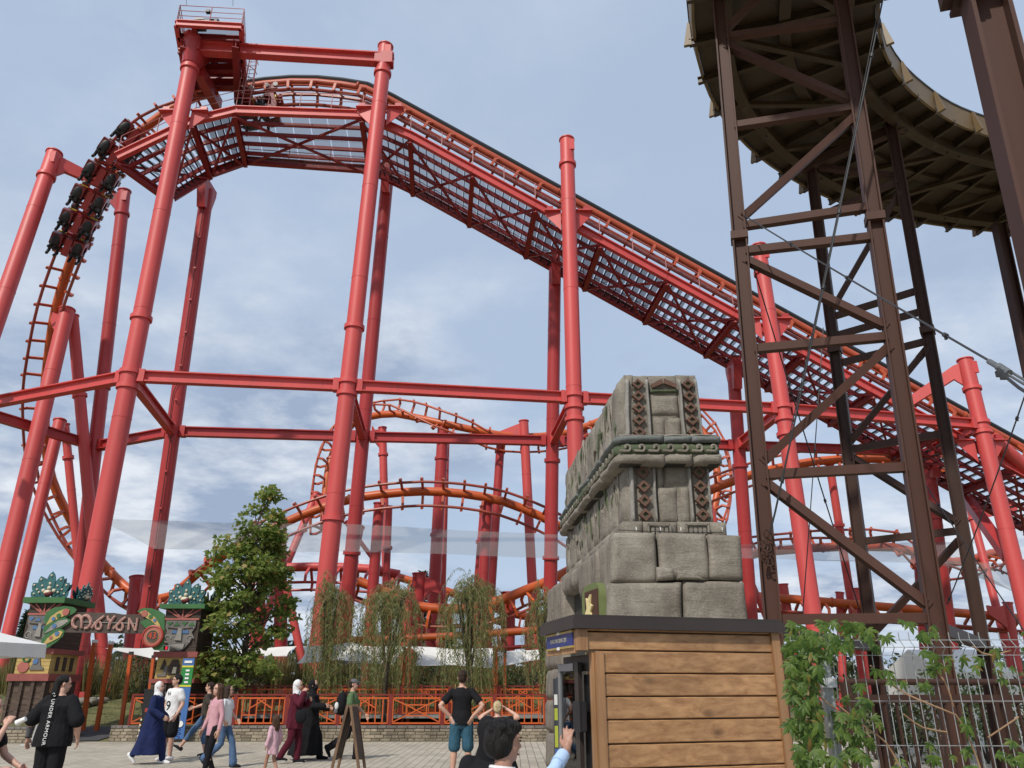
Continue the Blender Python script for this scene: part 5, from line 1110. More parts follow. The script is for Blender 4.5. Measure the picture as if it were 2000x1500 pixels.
def totem(label, xl, xr, Y, dep, zs, variant):
    """zs: wall top, base top, ledge, box top, ledge, body top, shelf top"""
    z0, z1, z2, z3, z4, z5, z6 = zs; t = thing('totem_pillar', label, 'totem pillar', ((xl+xr)/2, Y, z0)); w_ = xr-xl; cx = (xl+xr)/2; cy = Y+dep/2
    bw = 1.06
    m = MB(); n = 7
    for k in range(n): m.box((cx, cy, z0+(z1-z0)*(k+.5)/n), (w_*bw-.04, dep-.04, (z1-z0)/n-.012))
    m.build('base', M['tbase'], t)
    for f in (-.5, -.17, .17, .5): MB().box((cx+f*(w_*bw-.1), Y-.035, (z0+z1)/2), (.10, .05, z1-z0-.002)).build('base_batten', M['tbase'], t)
    m = MB(); n = 6
    for k in range(n): m.box((xr+.03*0+w_*(bw-1)/2+.012, Y+dep*(k+.5)/n, (z0+z1)/2), (.03, dep/n-.03, z1-z0-.02))
    m.build('base_side_boards', M['tplank'], t)
    def ledge(za, zb, ov, mt, nm='ledge'): MB().box((cx, cy, (za+zb)/2), (w_+ov*2, dep+ov*2, zb-za)).build(nm, M[mt], t)
    ledge(z1, z2, .11, 'tred')
    m = MB(); n = 5
    for k in range(n): m.box((cx, cy, z2+(z3-z2)*(k+.5)/n), (w_-.02, dep-.05, (z3-z2)/n-.008))
    m.build('yellow_box', M['tyellow'], t)
    ledge(z3, z4, .10, 'tred')
    m = MB(); n = 10
    for k in range(n): m.box((cx, cy, z4+(z5-z4)*(k+.5)/n), (w_-.06, dep-.10, (z5-z4)/n-.006))
    m.build('body', M['tplank'], t)
    ledge(z5, z6, .13, 'tgreen', 'shelf')
    yf = Y+.05; zr = z5-(z5-z4)*.22; fr = frame((cx, yf-.012, 0), (1, 0, 0), (0, 0, 1))
    m = MB(); m.box((cx, yf-.02, zr-.03), (w_*.92, .05, .06))
    for a in (-1.05, -.55, 0, .55, 1.05):
        p = Vector((cx+.06*a, yf-.02, zr)); m.beam(p, p+Vector((math.sin(a)*.5*w_, 0, min((z5-zr)*.98, math.cos(a)*.6*w_))), .045, .03, up=(0, 1, 0))
    m.build('sun_rays', M['tpink'], t)
    # carved face
    fz0, fz1 = z4+.02, zr-.08; H_ = fz1-fz0; hw = w_*.40
    f = MB(); f.prism([(-hw*.25, fz0), (hw*.3, fz0), (hw*.75, fz0+H_*.28), (hw*.92, fz0+H_*.5), (hw*.8, fz0+H_*.62), (hw, fz0+H_*.8), (hw, fz1), (-hw, fz1), (-hw, fz0+H_*.8), (-hw*.85, fz0+H_*.62), (-hw*.95, fz0+H_*.5), (-hw*.75, fz0+H_*.28)], fr, .05); f.build('face_board', M['tgrey'], t)
    g = MB()
    for k in range(4):
        x = -hw*.75+hw*.5*k; s = 1 if k % 2 else -1; g.prism([(x-.09*w_, fz1-H_*(.17 if s > 0 else .05)), (x+.09*w_, fz1-H_*(.17 if s > 0 else .05)), (x, fz1-H_*(.05 if s > 0 else .17))][::s], fr, .02, .05)
    g.build('headband_inlay', M['tblue' if variant == 0 else 'tgreen'], t)
    e = MB(); e.prism([(-.10*w_, fz0+H_*.36), (.08*w_, fz0+H_*.34), (.06*w_, fz0+H_*.72), (-.02*w_, fz0+H_*.76)], fr, .06, .05); e.prism([(-.22*w_, fz0+H_*.20), (.18*w_, fz0+H_*.24), (.16*w_, fz0+H_*.08), (.05*w_, fz0+H_*.02), (-.1*w_, fz0+H_*.1)], fr, .04, .05); e.build('nose_and_chin', M['stonegrey'], t)
    for s in (-1, 1):
        MB().prism([(s*.13*w_-.08*w_, fz0+H_*.58), (s*.13*w_+.09*w_+.03*s, fz0+H_*.57), (s*.13*w_+.07*w_+.03*s, fz0+H_*.68), (s*.13*w_-.07*w_, fz0+H_*.67)], fr, .025, .05).build('eye_inlay', M['tblue'], t)
        MB().path([fr @ Vector((s*.3*w_+.09*w_*math.cos(a), fz0+H_*.40+.09*w_*math.sin(a), .055)) for a in [k*.6 for k in range(9)]], .02, 6).build('ear_ring', M['stonegrey'], t)
        MB().beam(fr @ Vector((s*.08*w_, fz0+H_*.73, .06)), fr @ Vector((s*.33*w_, fz0+H_*.76, .06)), .03, .03).build('eyebrow', M['tplank'], t)
    # glyphs on the yellow box
    zb = z2; hb = z3-z2; fr2 = frame((cx, Y+.02, 0), (1, 0, 0), (0, 0, 1))
    if variant == 0:
        MB().prism([(-.06*w_, zb+hb*.2), (.36*w_, zb+hb*.2), (.34*w_, zb+hb*.3), (.25*w_, zb+hb*.4), (.17*w_, zb+hb*.86), (.08*w_, zb+hb*.86), (.0, zb+hb*.45)], fr2, .04, 0).build('bird_carving', M['tgrey'], t)
        MB().prism([(.09*w_+.08*w_*math.cos(a), zb+hb*.62+.08*w_*math.sin(a)) for a in [k*.7 for k in range(9)]], fr2, .02, .042).build('blue_disc', M['tblue'], t)
        MB().prism([(-.25*w_+.17*w_*math.cos(a), zb+hb*.34+.15*w_*math.sin(a)) for a in [k*.6 for k in range(10)]], fr2, .03, 0).build('round_carving', M['tpink'], t)
        MB().path([fr2 @ Vector((-.2*w_+.1*w_*math.cos(a), zb+hb*.78+.1*w_*math.sin(a), .02)) for a in [math.pi*(1+k/6) for k in range(7)]], .03, 6).build('horseshoe_carving', M['tgreen'], t)
        for k in range(3): MB().box((xr+.0, Y+dep*(.25+.25*k), zb+hb*.5), (.05, .16, hb*.7)).build('side_glyph', M['tplank'], t)
    else:
        MB().prism([(-.16*w_, zb+hb*.2), (.14*w_, zb+hb*.2), (.14*w_, zb+hb*.6), (.06*w_, zb+hb*.9), (-.08*w_, zb+hb*.9), (-.16*w_, zb+hb*.6)], fr2, .03, 0).build('arch_carving', M['tplank'], t)
        MB().prism([(-.05*w_, zb+hb*.25), (.06*w_, zb+hb*.25), (.06*w_, zb+hb*.55), (-.02*w_, zb+hb*.55)], fr2, .02, .031).build('tooth_carving', M['bead'], t)
        MB().prism([(-.38*w_, zb+hb*.45), (-.28*w_, zb+hb*.42), (-.24*w_, zb+hb*.7), (-.3*w_, zb+hb*.92)], fr2, .03, 0).build('drop_carving', M['tplank'], t)
        MB().prism([(-.44*w_, zb+hb*.12), (-.20*w_, zb+hb*.12), (-.18*w_, zb+hb*.6), (-.26*w_, zb+hb*.6), (-.28*w_, zb+hb*.25), (-.44*w_, zb+hb*.22)], fr2, .03, 0).build('step_carving', M['tgrey'], t)
        MB().prism([(.2*w_, zb+hb*.2), (.42*w_, zb+hb*.2), (.42*w_, zb+hb*.55), (.28*w_, zb+hb*.5)], fr2, .03, 0).build('blue_carving', M['tblue'], t)
    fan(t, (cx, Y+.12, z6), (0, -1, 0), .86, True)
    fan(t, (xr-.05, Y+dep-.35, z6), (1, 0, 0), .66, False)
    return t
YL, YR = 25.9, 26.75
def zz(py, Y): return P(1000, py, Y).z
totem('larger totem pillar at the left, part hidden by the white parasol', P(20, 1340, YL).x, P(88, 1340, YL).x, YL, 1.7, [zz(v, YL) for v in (1413, 1330, 1316, 1277, 1267, 1178, 1167)], 0)
totem('totem pillar on the right side of the gate with a carved mask', P(306, 1290, YR).x, P(380, 1290, YR).x, YR, 1.5, [zz(v, YR) for v in (1413, 1334, 1326, 1284, 1273, 1189, 1180)], 1)
# --- gate sign
gs = thing('gate_sign', 'brown board sign with carved pink letters and green leaf ends between the totem pillars', 'sign', P(230, 1240, 26.4)); Yg_ = 25.78
def gp(px, py, o=0): return P(px, py, Yg_-o)
M['signbrown'] = woodmat('sign_boards', (.05, .034, .026), (.085, .062, .05), 0, .75, False, 14); M['signpink'] = paint('weathered_pink_letters', (.30, .10, .085), .3, 14, .7, col2=(.42, .26, .21), dirt=(.5, .4, .33), dirtamt=.6)
fr = frame((0, Yg_, 0), (1, 0, 0), (0, 0, 1))
def flat(pts, o, th, mt, nm):
    q = [(P(x, y, Yg_).x, P(x, y, Yg_).z) for x, y in pts]
    a = sum(q[i][0]*q[(i+1) % len(q)][1]-q[(i+1) % len(q)][0]*q[i][1] for i in range(len(q)))
    return MB().prism(q if a > 0 else q[::-1], fr, th, o).build(nm, M[mt], gs)
flat([(120, 1197), (165, 1196), (200, 1197), (223, 1197), (240, 1200), (285, 1200), (318, 1203), (318, 1238), (230, 1237), (175, 1236), (125, 1235)], -.06, .06, 'signbrown', 'board')
def glyph(strokes, mb):
    for s, wds in strokes:
        pts = spline([Vector((P(x, y, Yg_).x, Yg_-.035, P(x, y, Yg_).z)) for x, y in s], .05) if len(s) > 2 else [Vector((P(x, y, Yg_).x, Yg_-.035, P(x, y, Yg_).z)) for x, y in s]
        r = [wds*(.55+.45*math.sin(math.pi*(.15+.7*i/(len(pts)-1)))) for i in range(len(pts))]
        mb.path(pts, r, 6)
Lt = {'M': (([(152, 1226), (146, 1224), (143, 1217), (146, 1208), (153, 1203), (159, 1206), (161, 1214), (160, 1227)], .055), ([(161, 1210), (165, 1203), (172, 1203), (178, 1210), (178, 1219), (172, 1226), (166, 1227)], .055)),
      'A': (([(205, 1203), (196, 1210), (187, 1218), (180, 1227)], .045), ([(194, 1212), (199, 1220), (197, 1228), (190, 1228), (188, 1222), (193, 1213)], .04)),
      'Y': (([(212, 1203), (213, 1210), (218, 1213)], .045), ([(226, 1203), (220, 1211), (215, 1220), (213, 1229)], .05)),
      'A2': (([(247, 1205), (238, 1212), (231, 1220), (222, 1228)], .045), ([(236, 1213), (241, 1221), (239, 1230), (231, 1230), (229, 1224), (234, 1215)], .04)),
      'N': (([(252, 1231), (254, 1207)], .05), ([(254, 1208), (265, 1231)], .045), ([(266, 1232), (270, 1207)], .05))}
for k, v in Lt.items(): m = MB(); glyph(v, m); m.build('letter', M['signpink'], gs)
m = MB(); m.path([P(x, y, Yg_)+Vector((0, -.03, 0)) for x, y in ((160, 1215), (200, 1216), (240, 1217), (270, 1218))], .014, 5); m.build('light_tube', M['stonegrey'], gs)
leafs = [([(88, 1209), (93, 1196), (108, 1187), (128, 1184), (145, 1186), (152, 1191), (148, 1197), (132, 1206), (112, 1213), (92, 1222)], .03), ([(88, 1225), (100, 1216), (118, 1208), (132, 1207), (141, 1212), (136, 1219), (122, 1227), (104, 1233), (88, 1240)], .05), ([(85, 1248), (95, 1238), (112, 1229), (124, 1229), (130, 1233), (126, 1243), (114, 1254), (96, 1266), (82, 1268)], .07),
         ([(270, 1194), (280, 1188), (296, 1188), (312, 1193), (323, 1200), (323, 1230), (316, 1218), (300, 1211), (284, 1206)], .03), ([(274, 1215), (290, 1208), (310, 1210), (323, 1216), (323, 1232), (300, 1232), (284, 1226)], .02), ([(288, 1236), (305, 1226), (323, 1228), (320, 1270), (303, 1270), (290, 1258)], .0)]
for p, o in leafs: flat(p, o, .04, 'tgreen', 'leaf_board')
for p, o, mt in (([(92, 1222), (102, 1205), (116, 1195), (128, 1190), (139, 1191), (137, 1199), (122, 1206), (106, 1214)], .072, 'tyellow'), ([(90, 1238), (104, 1222), (118, 1213), (134, 1210), (137, 1214), (126, 1222), (108, 1230)], .092, 'stonegrey'), ([(86, 1262), (96, 1248), (110, 1237), (121, 1232), (127, 1235), (121, 1245), (104, 1254)], .112, 'tyellow'),
              ([(276, 1196), (286, 1192), (294, 1198), (306, 1207), (314, 1220), (320, 1238), (316, 1238), (308, 1222), (297, 1212), (282, 1204)], .072, 'tyellow')): flat(p, o, .02, mt, 'feather_inlay')
def disc(px, py, r, o, mt, nm='inlay_dot', th=.02, n=12): c = P(px, py, Yg_); MB().prism([(c.x+r*math.cos(2*math.pi*i/n), c.z+r*math.sin(2*math.pi*i/n)) for i in range(n)], fr, th, o).build(nm, M[mt], gs)
for a in ((132, 1196, .11, .093, 'tpink'), (118, 1203, .07, .093, 'tgreen'), (108, 1209, .06, .093, 'tblue'), (110, 1223, .07, .113, 'tblue'), (116, 1238, .07, .133, 'tblue'), (104, 1246, .05, .133, 'tpink'), (285, 1199, .10, .093, 'tpink'), (297, 1205, .065, .093, 'tgreen'), (305, 1212, .05, .093, 'tblue')): disc(*a)
M['ringred'] = paint('ring_red', (.34, .035, .02), .12, 6, .5); M['digitred'] = paint('digit_red', (.55, .06, .02), .1, 6, .5)
c = P(301, 1243, Yg_); ringo = MB(); nr = 28
ringo.loft([[Vector((c.x+r*math.cos(a), Yg_-d_, c.z+r*math.sin(a))) for a in [2*math.pi*i/nr for i in range(nr)]] for r, d_ in ((.335, .06), (.34, .13), (.30, .15), (.29, .12))], cap=False); ringo.build('number_ring', M['ringred'], gs)
disc(301, 1243, .292, .10, 'tpink', 'ring_disc', .02, 28); disc(301, 1243, .20, .121, 'tyellow', 'inner_ring', .012, 24); disc(301, 1243, .185, .134, 'signbrown', 'number_disc', .01, 24)
text_mesh('43', .27, M['digitred'], 'number', gs, frame((c.x, Yg_-.15, c.z+.01), (1, 0, 0), (0, 0, 1)), .004)
ld_ = thing('wait_display', 'small white framed display with a red digit under the numbered disc', 'display', P(321, 1266, 26.0)); c = P(321, 1266, 26.05)
MB().box(c, (.32, .06, .17)).build('casing', M['white'], ld_); MB().box(c+Vector((0, -.033, 0)), (.27, .006, .12)).build('screen', M['black'], ld_); M['led'] = glow('red_led', (1, .03, .05), 2.0)
text_mesh('0', .13, M['led'], 'digit', ld_, frame(c+Vector((.08, -.04, 0)), (1, 0, 0), (0, 0, 1)), .002)
# --- height board, sandwich board, barrier post
hb_ = thing('height_board', 'tall narrow blue and green height measuring board against the right totem', 'sign', P(346, 1443, 26.0)); Yh = 26.05
M['bblue'] = paint('board_blue', (.05, .14, .36), .08, 3, .4); M['bgreen'] = paint('board_green', (.02, .21, .045), .08, 3, .4); M['byellow'] = paint('board_yellow', (.62, .55, .04), .08, 3, .4); M['darkblue'] = paint('dark_blue_print', (.015, .025, .14), .05, 3, .4)
cx, z0, z1 = P(359, 1360, Yh).x, zz(1443, Yh), zz(1286, Yh); wd = .36
def hbx(za, zb, mt, nm, o=0, w_=wd, dx=0): return MB().box((cx+dx, Yh-o, (za+zb)/2), (w_, .04, zb-za)).build(nm, M[mt], hb_)
za, zb = zz(1340, Yh), zz(1302, Yh); hbx(z0, za, 'bblue', 'lower_panel'); hbx(za+.001, zb, 'bgreen', 'green_panel', .002); hbx(zb+.001, z1, 'bblue', 'top_panel'); hbx(zb-.02, zb+.03, 'byellow', 'yellow_stripe', .012, wd+.004); hbx(za-.02, za+.03, 'byellow', 'yellow_stripe', .012, wd+.004)
for k in range(4): z = za+(zb-za)*(.2+.2*k); MB().box((cx+.02, Yh-.03, z), (.12, .02, .055)).build('white_tick', M['white'], hb_)
MB().box((cx, Yh-.03, (zb+z1)/2+.02), (.24, .02, .07)).build('heading', M['white'], hb_)
MB().prism([(cx+.03+.09*math.cos(a), z0+.42+.09*math.sin(a)) for a in [k*.45 for k in range(14)]], frame((0, Yh-.03, 0), (1, 0, 0), (0, 0, 1)), .02).build('white_disc', M['white'], hb_)
MB().path([(cx+.02*math.cos(k)+.07*math.sin(k*1.3), Yh-.025, z0+.02+.022*k) for k in range(14)], .008, 5).build('scroll_print', M['darkblue'], hb_)
sbd = thing('chalkboard', 'black chalkboard with a scalloped edge behind the walker in navy', 'board', P(296, 1443, 25.7)); c = P(297, 1395, 25.7)
MB().box((c.x, 25.7, .78), (.62, .06, 1.5), Matrix.Rotation(.1, 3, 'X')).build('board', M['black'], sbd)
for s in (-1, 1):
    m = MB()
    for k in range(9): m.ell((c.x+s*.29, 25.66-.1*(.78-.2-.15*k)+.02, .2+.15*k), (.03, .012, .035), None, 8, 5)
    m.build('scallop_edge', M['bead'], sbd)
MB().box((c.x-.12, 25.66, .93), (.2, .02, .12)).build('red_label', M['ringred'], sbd); MB().box((c.x+.06, 25.66, .93), (.14, .02, .12)).build('white_label', M['white'], sbd)
bp = thing('barrier_post', 'slim silver barrier post on a round foot by the left wall', 'barrier post', P(60, 1440, 24.9)); c = P(58, 1441, 24.9); c.z = 0
for dx in (0, .07): MB().tube(c+Vector((dx, 0, .02)), c+Vector((dx+.12, 0, .92)), .02, n=8).build('tube', M['steel'], bp)
MB().tube(c, c+Vector((0, 0, .025)), .2, n=20).build('foot', M['steel'], bp)
pq = thing('wooden_plaque', 'blank tan wooden plaque on the side of the left totem base', 'plaque', (P(88, 1340, YL).x, YL+.5, .9)); MB().box((P(88, 1340, YL).x+.075, YL+.55, zz(1343, YL)), (.04, .75, .30)).build('board', M['plankv'], pq)
# --- white parasol
ps = thing('parasol', 'white square market parasol at the left edge', 'parasol', (-10.15, 12.6, 0)); cx, cy, hw = -10.15, 12.6, 1.85; ze = 2.08
ap = Vector((cx, cy, 2.98)); co = [Vector((cx+a*hw, cy+b_*hw, ze+.22)) for a, b_ in ((-1, -1), (1, -1), (1, 1), (-1, 1))]
for i in range(4):
    a, b_ = co[i], co[(i+1) % 4]; m = MB(); n = 8; vs = []
    for j in range(n+1):
        u = j/n
        for k in range(n+1): v = k/n; e = a.lerp(b_, v); p = ap.lerp(e, u); p.z -= .10*math.sin(math.pi*u)*(.4+.6*math.sin(math.pi*v))+.03*u*math.sin(math.pi*v); vs.append(p)
    m.add(vs, [(j*(n+1)+k, j*(n+1)+k+1, (j+1)*(n+1)+k+1, (j+1)*(n+1)+k) for j in range(n) for k in range(n)]); m.build('canopy_panel', M['white'], ps)
    m = MB(); rows = []
    for k in range(17): v = k/16; e = a.lerp(b_, v); e.z -= .03*math.sin(math.pi*v); out = Vector((.02*math.sin(k*2), .02*math.cos(k*2), 0)); rows += [e, e+out-Vector((0, 0, .22+.015*math.sin(k*2.1)))]
    m.add(rows, [(2*k, 2*k+1, 2*k+3, 2*k+2) for k in range(16)]); m.build('valance', M['white'], ps)
    MB().path([ap-Vector((0, 0, .1)), (ap+a)/2-Vector((0, 0, .14)), a-Vector((0, 0, .03))], .012, 5).build('rib', M['steel'], ps)
MB().tube((cx, cy, 0), (cx, cy, 2.98), .03, n=10).build('pole', M['steel'], ps); MB().tube((cx, cy, 0), (cx, cy, .08), .4, n=20).build('foot', M['darksteel'], ps)
# --- A-frame easel seen from the side
ea = thing('sandwich_board', 'wooden A frame board seen edge on, in the middle of the plaza', 'sandwich board', P(675, 1500, 17)); M['easel'] = woodmat('easel_wood', (.10, .055, .028), (.20, .12, .065), 2, .6, False)
a_ = P(682, 1377, 16.4); f1 = P(646, 1494, 16.4); f2 = P(704, 1494, 16.4); f1.z = f2.z = 0.0
ya_ = a_.y
for s, ft, dx in ((-1, f1, -.03), (1, f2, .03)):
    for yy in (0, .62):
        tp_ = Vector((a_.x+dx, ya_+yy, a_.z)); bt = Vector((ft.x, ya_+yy, .0)); MB().beam(bt, tp_, .055, .05, up=(1, 0, 0)).build('leg', M['easel'], ea)
    lo = Vector((ft.x, ya_+.31, 0)).lerp(Vector((a_.x+dx, ya_+.31, a_.z)), .22); hi = Vector((ft.x, ya_+.31, 0)).lerp(Vector((a_.x+dx, ya_+.31, a_.z)), .97); MB().beam(lo, hi, .57, .02, up=(1, 0, 0)).build('panel', M['tbase'], ea)
# ================================================================ SAILS AND THEIR POSTS
def sail(label, corners, sagz, inward, mat, name='shade_sail', n=14, cat='shade sail', group=None):
    """woven sheet stretched between corner points, its edges curving inward"""
    C = [Vector(c) for c in corners]; ctr = sum(C, Vector())/len(C)
    if len(C) == 3: C = [C[0], C[1], C[2], C[2]]
    vs = []
    for j in range(n+1):
        for i in range(n+1):
            u, v = i/n, j/n; p = C[0]*(1-u)*(1-v)+C[1]*u*(1-v)+C[2]*u*v+C[3]*(1-u)*v
            eu = math.sin(math.pi*u); ev = math.sin(math.pi*v); e = abs(2*v-1)*eu+abs(2*u-1)*ev
            p = p.lerp(ctr, inward*e*.5); p.z -= sagz*eu*ev; p.z += .02*math.sin(9*u+4*v)*eu; vs.append(p)
    m = MB(); N_ = n+1; m.add(vs, [(j*N_+i, j*N_+i+1, (j+1)*N_+i+1, (j+1)*N_+i) for j in range(n) for i in range(n)])
    o = m.build(name, M[mat]); tag(o, label, cat, group, 'thing'); o.data.polygons.foreach_set('use_smooth', [True]*len(o.data.polygons)); return o
sail('white shade sail hanging behind the leftmost willow', [P(592, 1262, 31), P(690, 1254, 31), P(745, 1290, 29), P(580, 1296, 29)], .15, .25, 'sail')
sail('white shade sail between two willows, low over the queue', [P(655, 1258, 31.5), P(800, 1262, 31.5), P(770, 1298, 29.5), P(660, 1298, 29.5)], .15, .2, 'sail')
sail('broad white shade sail right of the tall orange post, behind the third willow', [P(800, 1262, 31), P(965, 1266, 31), P(976, 1306, 29), P(810, 1300, 29)], .2, .25, 'sail')
sail('white shade sail corner rising to the temple, rightmost of the low sails', [P(966, 1274, 30), P(1110, 1262, 31), P(1120, 1280, 30), P(972, 1302, 29)], .1, .15, 'sail')
sail('narrow white triangular sail beyond the gate, low beside the numbered disc', [P(205, 1266, 30), P(330, 1264, 32), P(322, 1292, 29)], .05, .1, 'sail')
sail('grey white sail seen through the bottom of the maple', [P(440, 1268, 33), P(580, 1262, 33), P(560, 1282, 31), P(450, 1280, 31)], .1, .15, 'sail')
sail('long pale translucent net stretched from the far left columns past the maple', [P(182, 1013, 37.5), P(640, 1024, 40), P(660, 1079, 36), P(300, 1072, 36)], .1, .06, 'net', 'shade_net', cat='shade net')
sail('long pale translucent net stretched from the left columns to the temple', [P(655, 1022, 40), P(1125, 1046, 41), P(1130, 1092, 37), P(640, 1076, 37)], .15, .05, 'net', 'shade_net', cat='shade net')
sail('pale translucent net behind the brown tower, below the twisting track', [P(1430, 1064, 42), P(1905, 1058, 44), P(1885, 1102, 39), P(1440, 1090, 39)], .4, .06, 'net', 'shade_net', cat='shade net')
sail('pale translucent net hanging at the right edge behind the last column', [P(1800, 1095, 44), P(2040, 1100, 44), P(2050, 1200, 39), P(1930, 1125, 40)], .3, .06, 'net', 'shade_net', cat='shade net')
GO = 'slim orange posts of the sails and wire net'
for lab, tp_, bt, w_ in (('thick orange sail post with a pale cap, right of the man in blue shorts', (967, 1262), (968, 1420), .16), ('thinner orange sail post close right of the thick one', (986, 1275), (986, 1420), .10), ('thinner orange post, left one of two close together by the broad white sail', (790, 1268), (786, 1415), .09), ('orange post carrying the left corner of the broad white sail', (800, 1262), (797, 1415), .11), ('leaning orange net post with a white cap beside the left gate pillar', (185, 1255), (163, 1420), .13), ('leaning orange net post with a dark cap right of the white capped one', (217, 1258), (190, 1418), .12), ('leaning orange post left of the first lattice panel', (256, 1278), (238, 1412), .11), ('orange post near the right totem base', (300, 1285), (286, 1412), .10), ('orange post right of the maple trunk', (395, 1318), (388, 1400), .12), ('orange post in the shade under the maple', (436, 1300), (432, 1410), .10), ('slim orange post right of the maple', (470, 1330), (468, 1405), .09)):
    Yp = 28.6; t = thing('orange_post', lab, 'post', P(*bt, Yp), GO); MB().beam(P(*bt, Yp)-Vector((0, 0, .4)), P(*tp_, Yp), w_, w_, up=(0, 1, 0)).build('post', M['orange'], t); MB().box(P(*tp_, Yp)+Vector((0, 0, .04)), (w_*1.15, w_*1.15, .1)).build('cap', M['white' if 'white cap' in lab or 'pale cap' in lab else 'darksteel'], t)
wf = thing('wire_net', 'barely visible thin wire net strung on the leaning orange posts', 'wire net', P(200, 1400, 28.6)); m = MB()
for k in range(11):
    f = k/10; m.path([P(110, 1262+f*140, 28.6), P(185-22*f, 1262+f*145, 28.55), P(217-27*f, 1266+f*143, 28.6), P(256-18*f, 1282+f*128, 28.6), P(300-14*f, 1287+f*124, 28.6)], .006, 4)
m.build('wires', M['darksteel'], wf)
# ================================================================ PLANTS
M['bark'] = paint('bark', (.06, .045, .035), .3, 6, .9, bump=.8, bscale=20, stretch=(1, 1, .3)); M['maple'] = leafmat('maple_leaves', (.085, .14, .025), (.235, .28, .07), (.34, .23, .07), .48); M['willow'] = leafmat('willow_leaves', (.065, .105, .030), (.21, .26, .085), (.33, .30, .13), .45)
M['conifer'] = leafmat('conifer_needles', (.012, .026, .014), (.035, .055, .028), None, .1); M['bush'] = leafmat('bush_leaves', (.03, .05, .015), (.075, .095, .03), (.14, .08, .035), .25); M['drygrass'] = leafmat('dry_grass', (.10, .10, .03), (.21, .18, .07), (.27, .21, .10), .25); M['farleaf'] = leafmat('far_leaves', (.03, .045, .018), (.07, .085, .035), (.12, .075, .03), .1)
def rnd_dir(r, zf=1):
    while True:
        v = Vector((r.uniform(-1, 1), r.uniform(-1, 1), r.uniform(-1, 1)))
        if .05 < v.length < 1: v.z *= zf; return v.normalized()
LOBE = [(0, 0), (.28, .12), (.5, .02), (.42, .34), (.62, .55), (.30, .56), (0, 1.0), (-.30, .56), (-.62, .55), (-.42, .34), (-.5, .02), (-.28, .12)]
def leaf(mb, c, d, n, s, shape=LOBE, curl=.12):
    d = Vector(d).normalized(); x = d.cross(n)
    if x.length < .01: return
    x.normalize(); n = x.cross(d); mb.add([c + x*px*s + d*py*s + n*(s*curl*(abs(px)*1.2-py*.6)) for px, py in shape], [tuple(range(len(shape)))])
QUAD = [(0, 0), (.26, .35), (0, 1), (-.26, .35)]
def tree(label, base, prof, lean, n_cl, per, ls, mat, seed, cl_r=(.4, .6), trunk=.10, shape=LOBE, cat='tree', name='broadleaf_tree', group=None, limbs=True):
    """prof: (z, radius, xshift) rows above the base; leaves sit in clumps round branch ends"""
    r = random.Random(seed); base = Vector(base); t = thing(name, label, cat, base, group); b = MB(); H = prof[-1][0]; L_ = MB()
    def at(z):
        for a, c in zip(prof, prof[1:]):
            if a[0] <= z <= c[0]: f = (z-a[0])/(c[0]-a[0]); return a[1]*(1-f)+c[1]*f, a[2]*(1-f)+c[2]*f
        return prof[-1][1], prof[-1][2]
    ax = lambda z: base+Vector((at(max(z, prof[0][0]))[1]*min(1, z/prof[0][0]) if z < prof[0][0] else at(z)[1], 0, z))
    zs = [H*k/12 for k in range(13)]; b.path([ax(z)+Vector((.04*math.sin(z*3), .04*math.cos(z*2), 0))*(z > 0) for z in zs], [trunk*(1-.85*k/12) for k in range(13)], 8); b.build('trunk', M['bark'], t)
    tot = sum((c[0]-a[0])*(a[1]+c[1]) for a, c in zip(prof, prof[1:])); br = MB()
    for k in range(n_cl):
        q = r.random()*tot
        for a, c in zip(prof, prof[1:]):
            w_ = (c[0]-a[0])*(a[1]+c[1])
            if q < w_: z = a[0]+(c[0]-a[0])*q/w_; break
            q -= w_
        rad, sx = at(z); an = r.uniform(0, 2*math.pi); rr = rad*math.sqrt(r.uniform(.1, 1))
        c = base+Vector((sx+rr*math.cos(an), rr*math.sin(an), z)); s0 = ax(max(.3, z-rr*.7-.2)); mid = s0.lerp(c, .55)+Vector((0, 0, .08*rr))
        if limbs: br.path([s0, mid, c], [trunk*.28, trunk*.16, trunk*.05], 5)
        cr_ = r.uniform(*cl_r); out = Vector((math.cos(an), math.sin(an), -.25))
        for _ in range(per):
            v = rnd_dir(r)*cr_*r.random()**.45; v.z *= .62; p = c+v; n_ = (Vector((0, 0, 1))+rnd_dir(r)*.75).normalized(); d = (out*.5+rnd_dir(r)*.8+Vector((0, 0, -.25))); leaf(L_, p, d, n_, ls*r.uniform(.7, 1.25), shape)
    br.build('limbs', M['bark'], t); L_.build('crown', M[mat], t, smooth=False); return t
yb = 27.6; bs_ = Vector((P(412, 1410, yb).x, yb, gz(-9, yb)))
def mz(py): return P(1000, py, yb).z-bs_.z
def mr(x0, x1, py): a, c = P(x0, py, yb).x, P(x1, py, yb).x; return (c-a)/2, (a+c)/2-bs_.x
rows = [(1335, 400, 540), (1300, 388, 555), (1250, 392, 572), (1200, 396, 578), (1150, 402, 580), (1110, 405, 560), (1070, 422, 552), (1035, 438, 552), (1005, 470, 548), (985, 505, 545), (962, 528, 538)]
tree('leafy young maple with a few red leaves beside the right totem pillar', bs_, [(mz(y), mr(a, c, y)[0]*.92, mr(a, c, y)[1]) for y, a, c in rows], 0, 140, 52, .155, 'maple', 7, (.30, .55), .10, name='maple_tree')
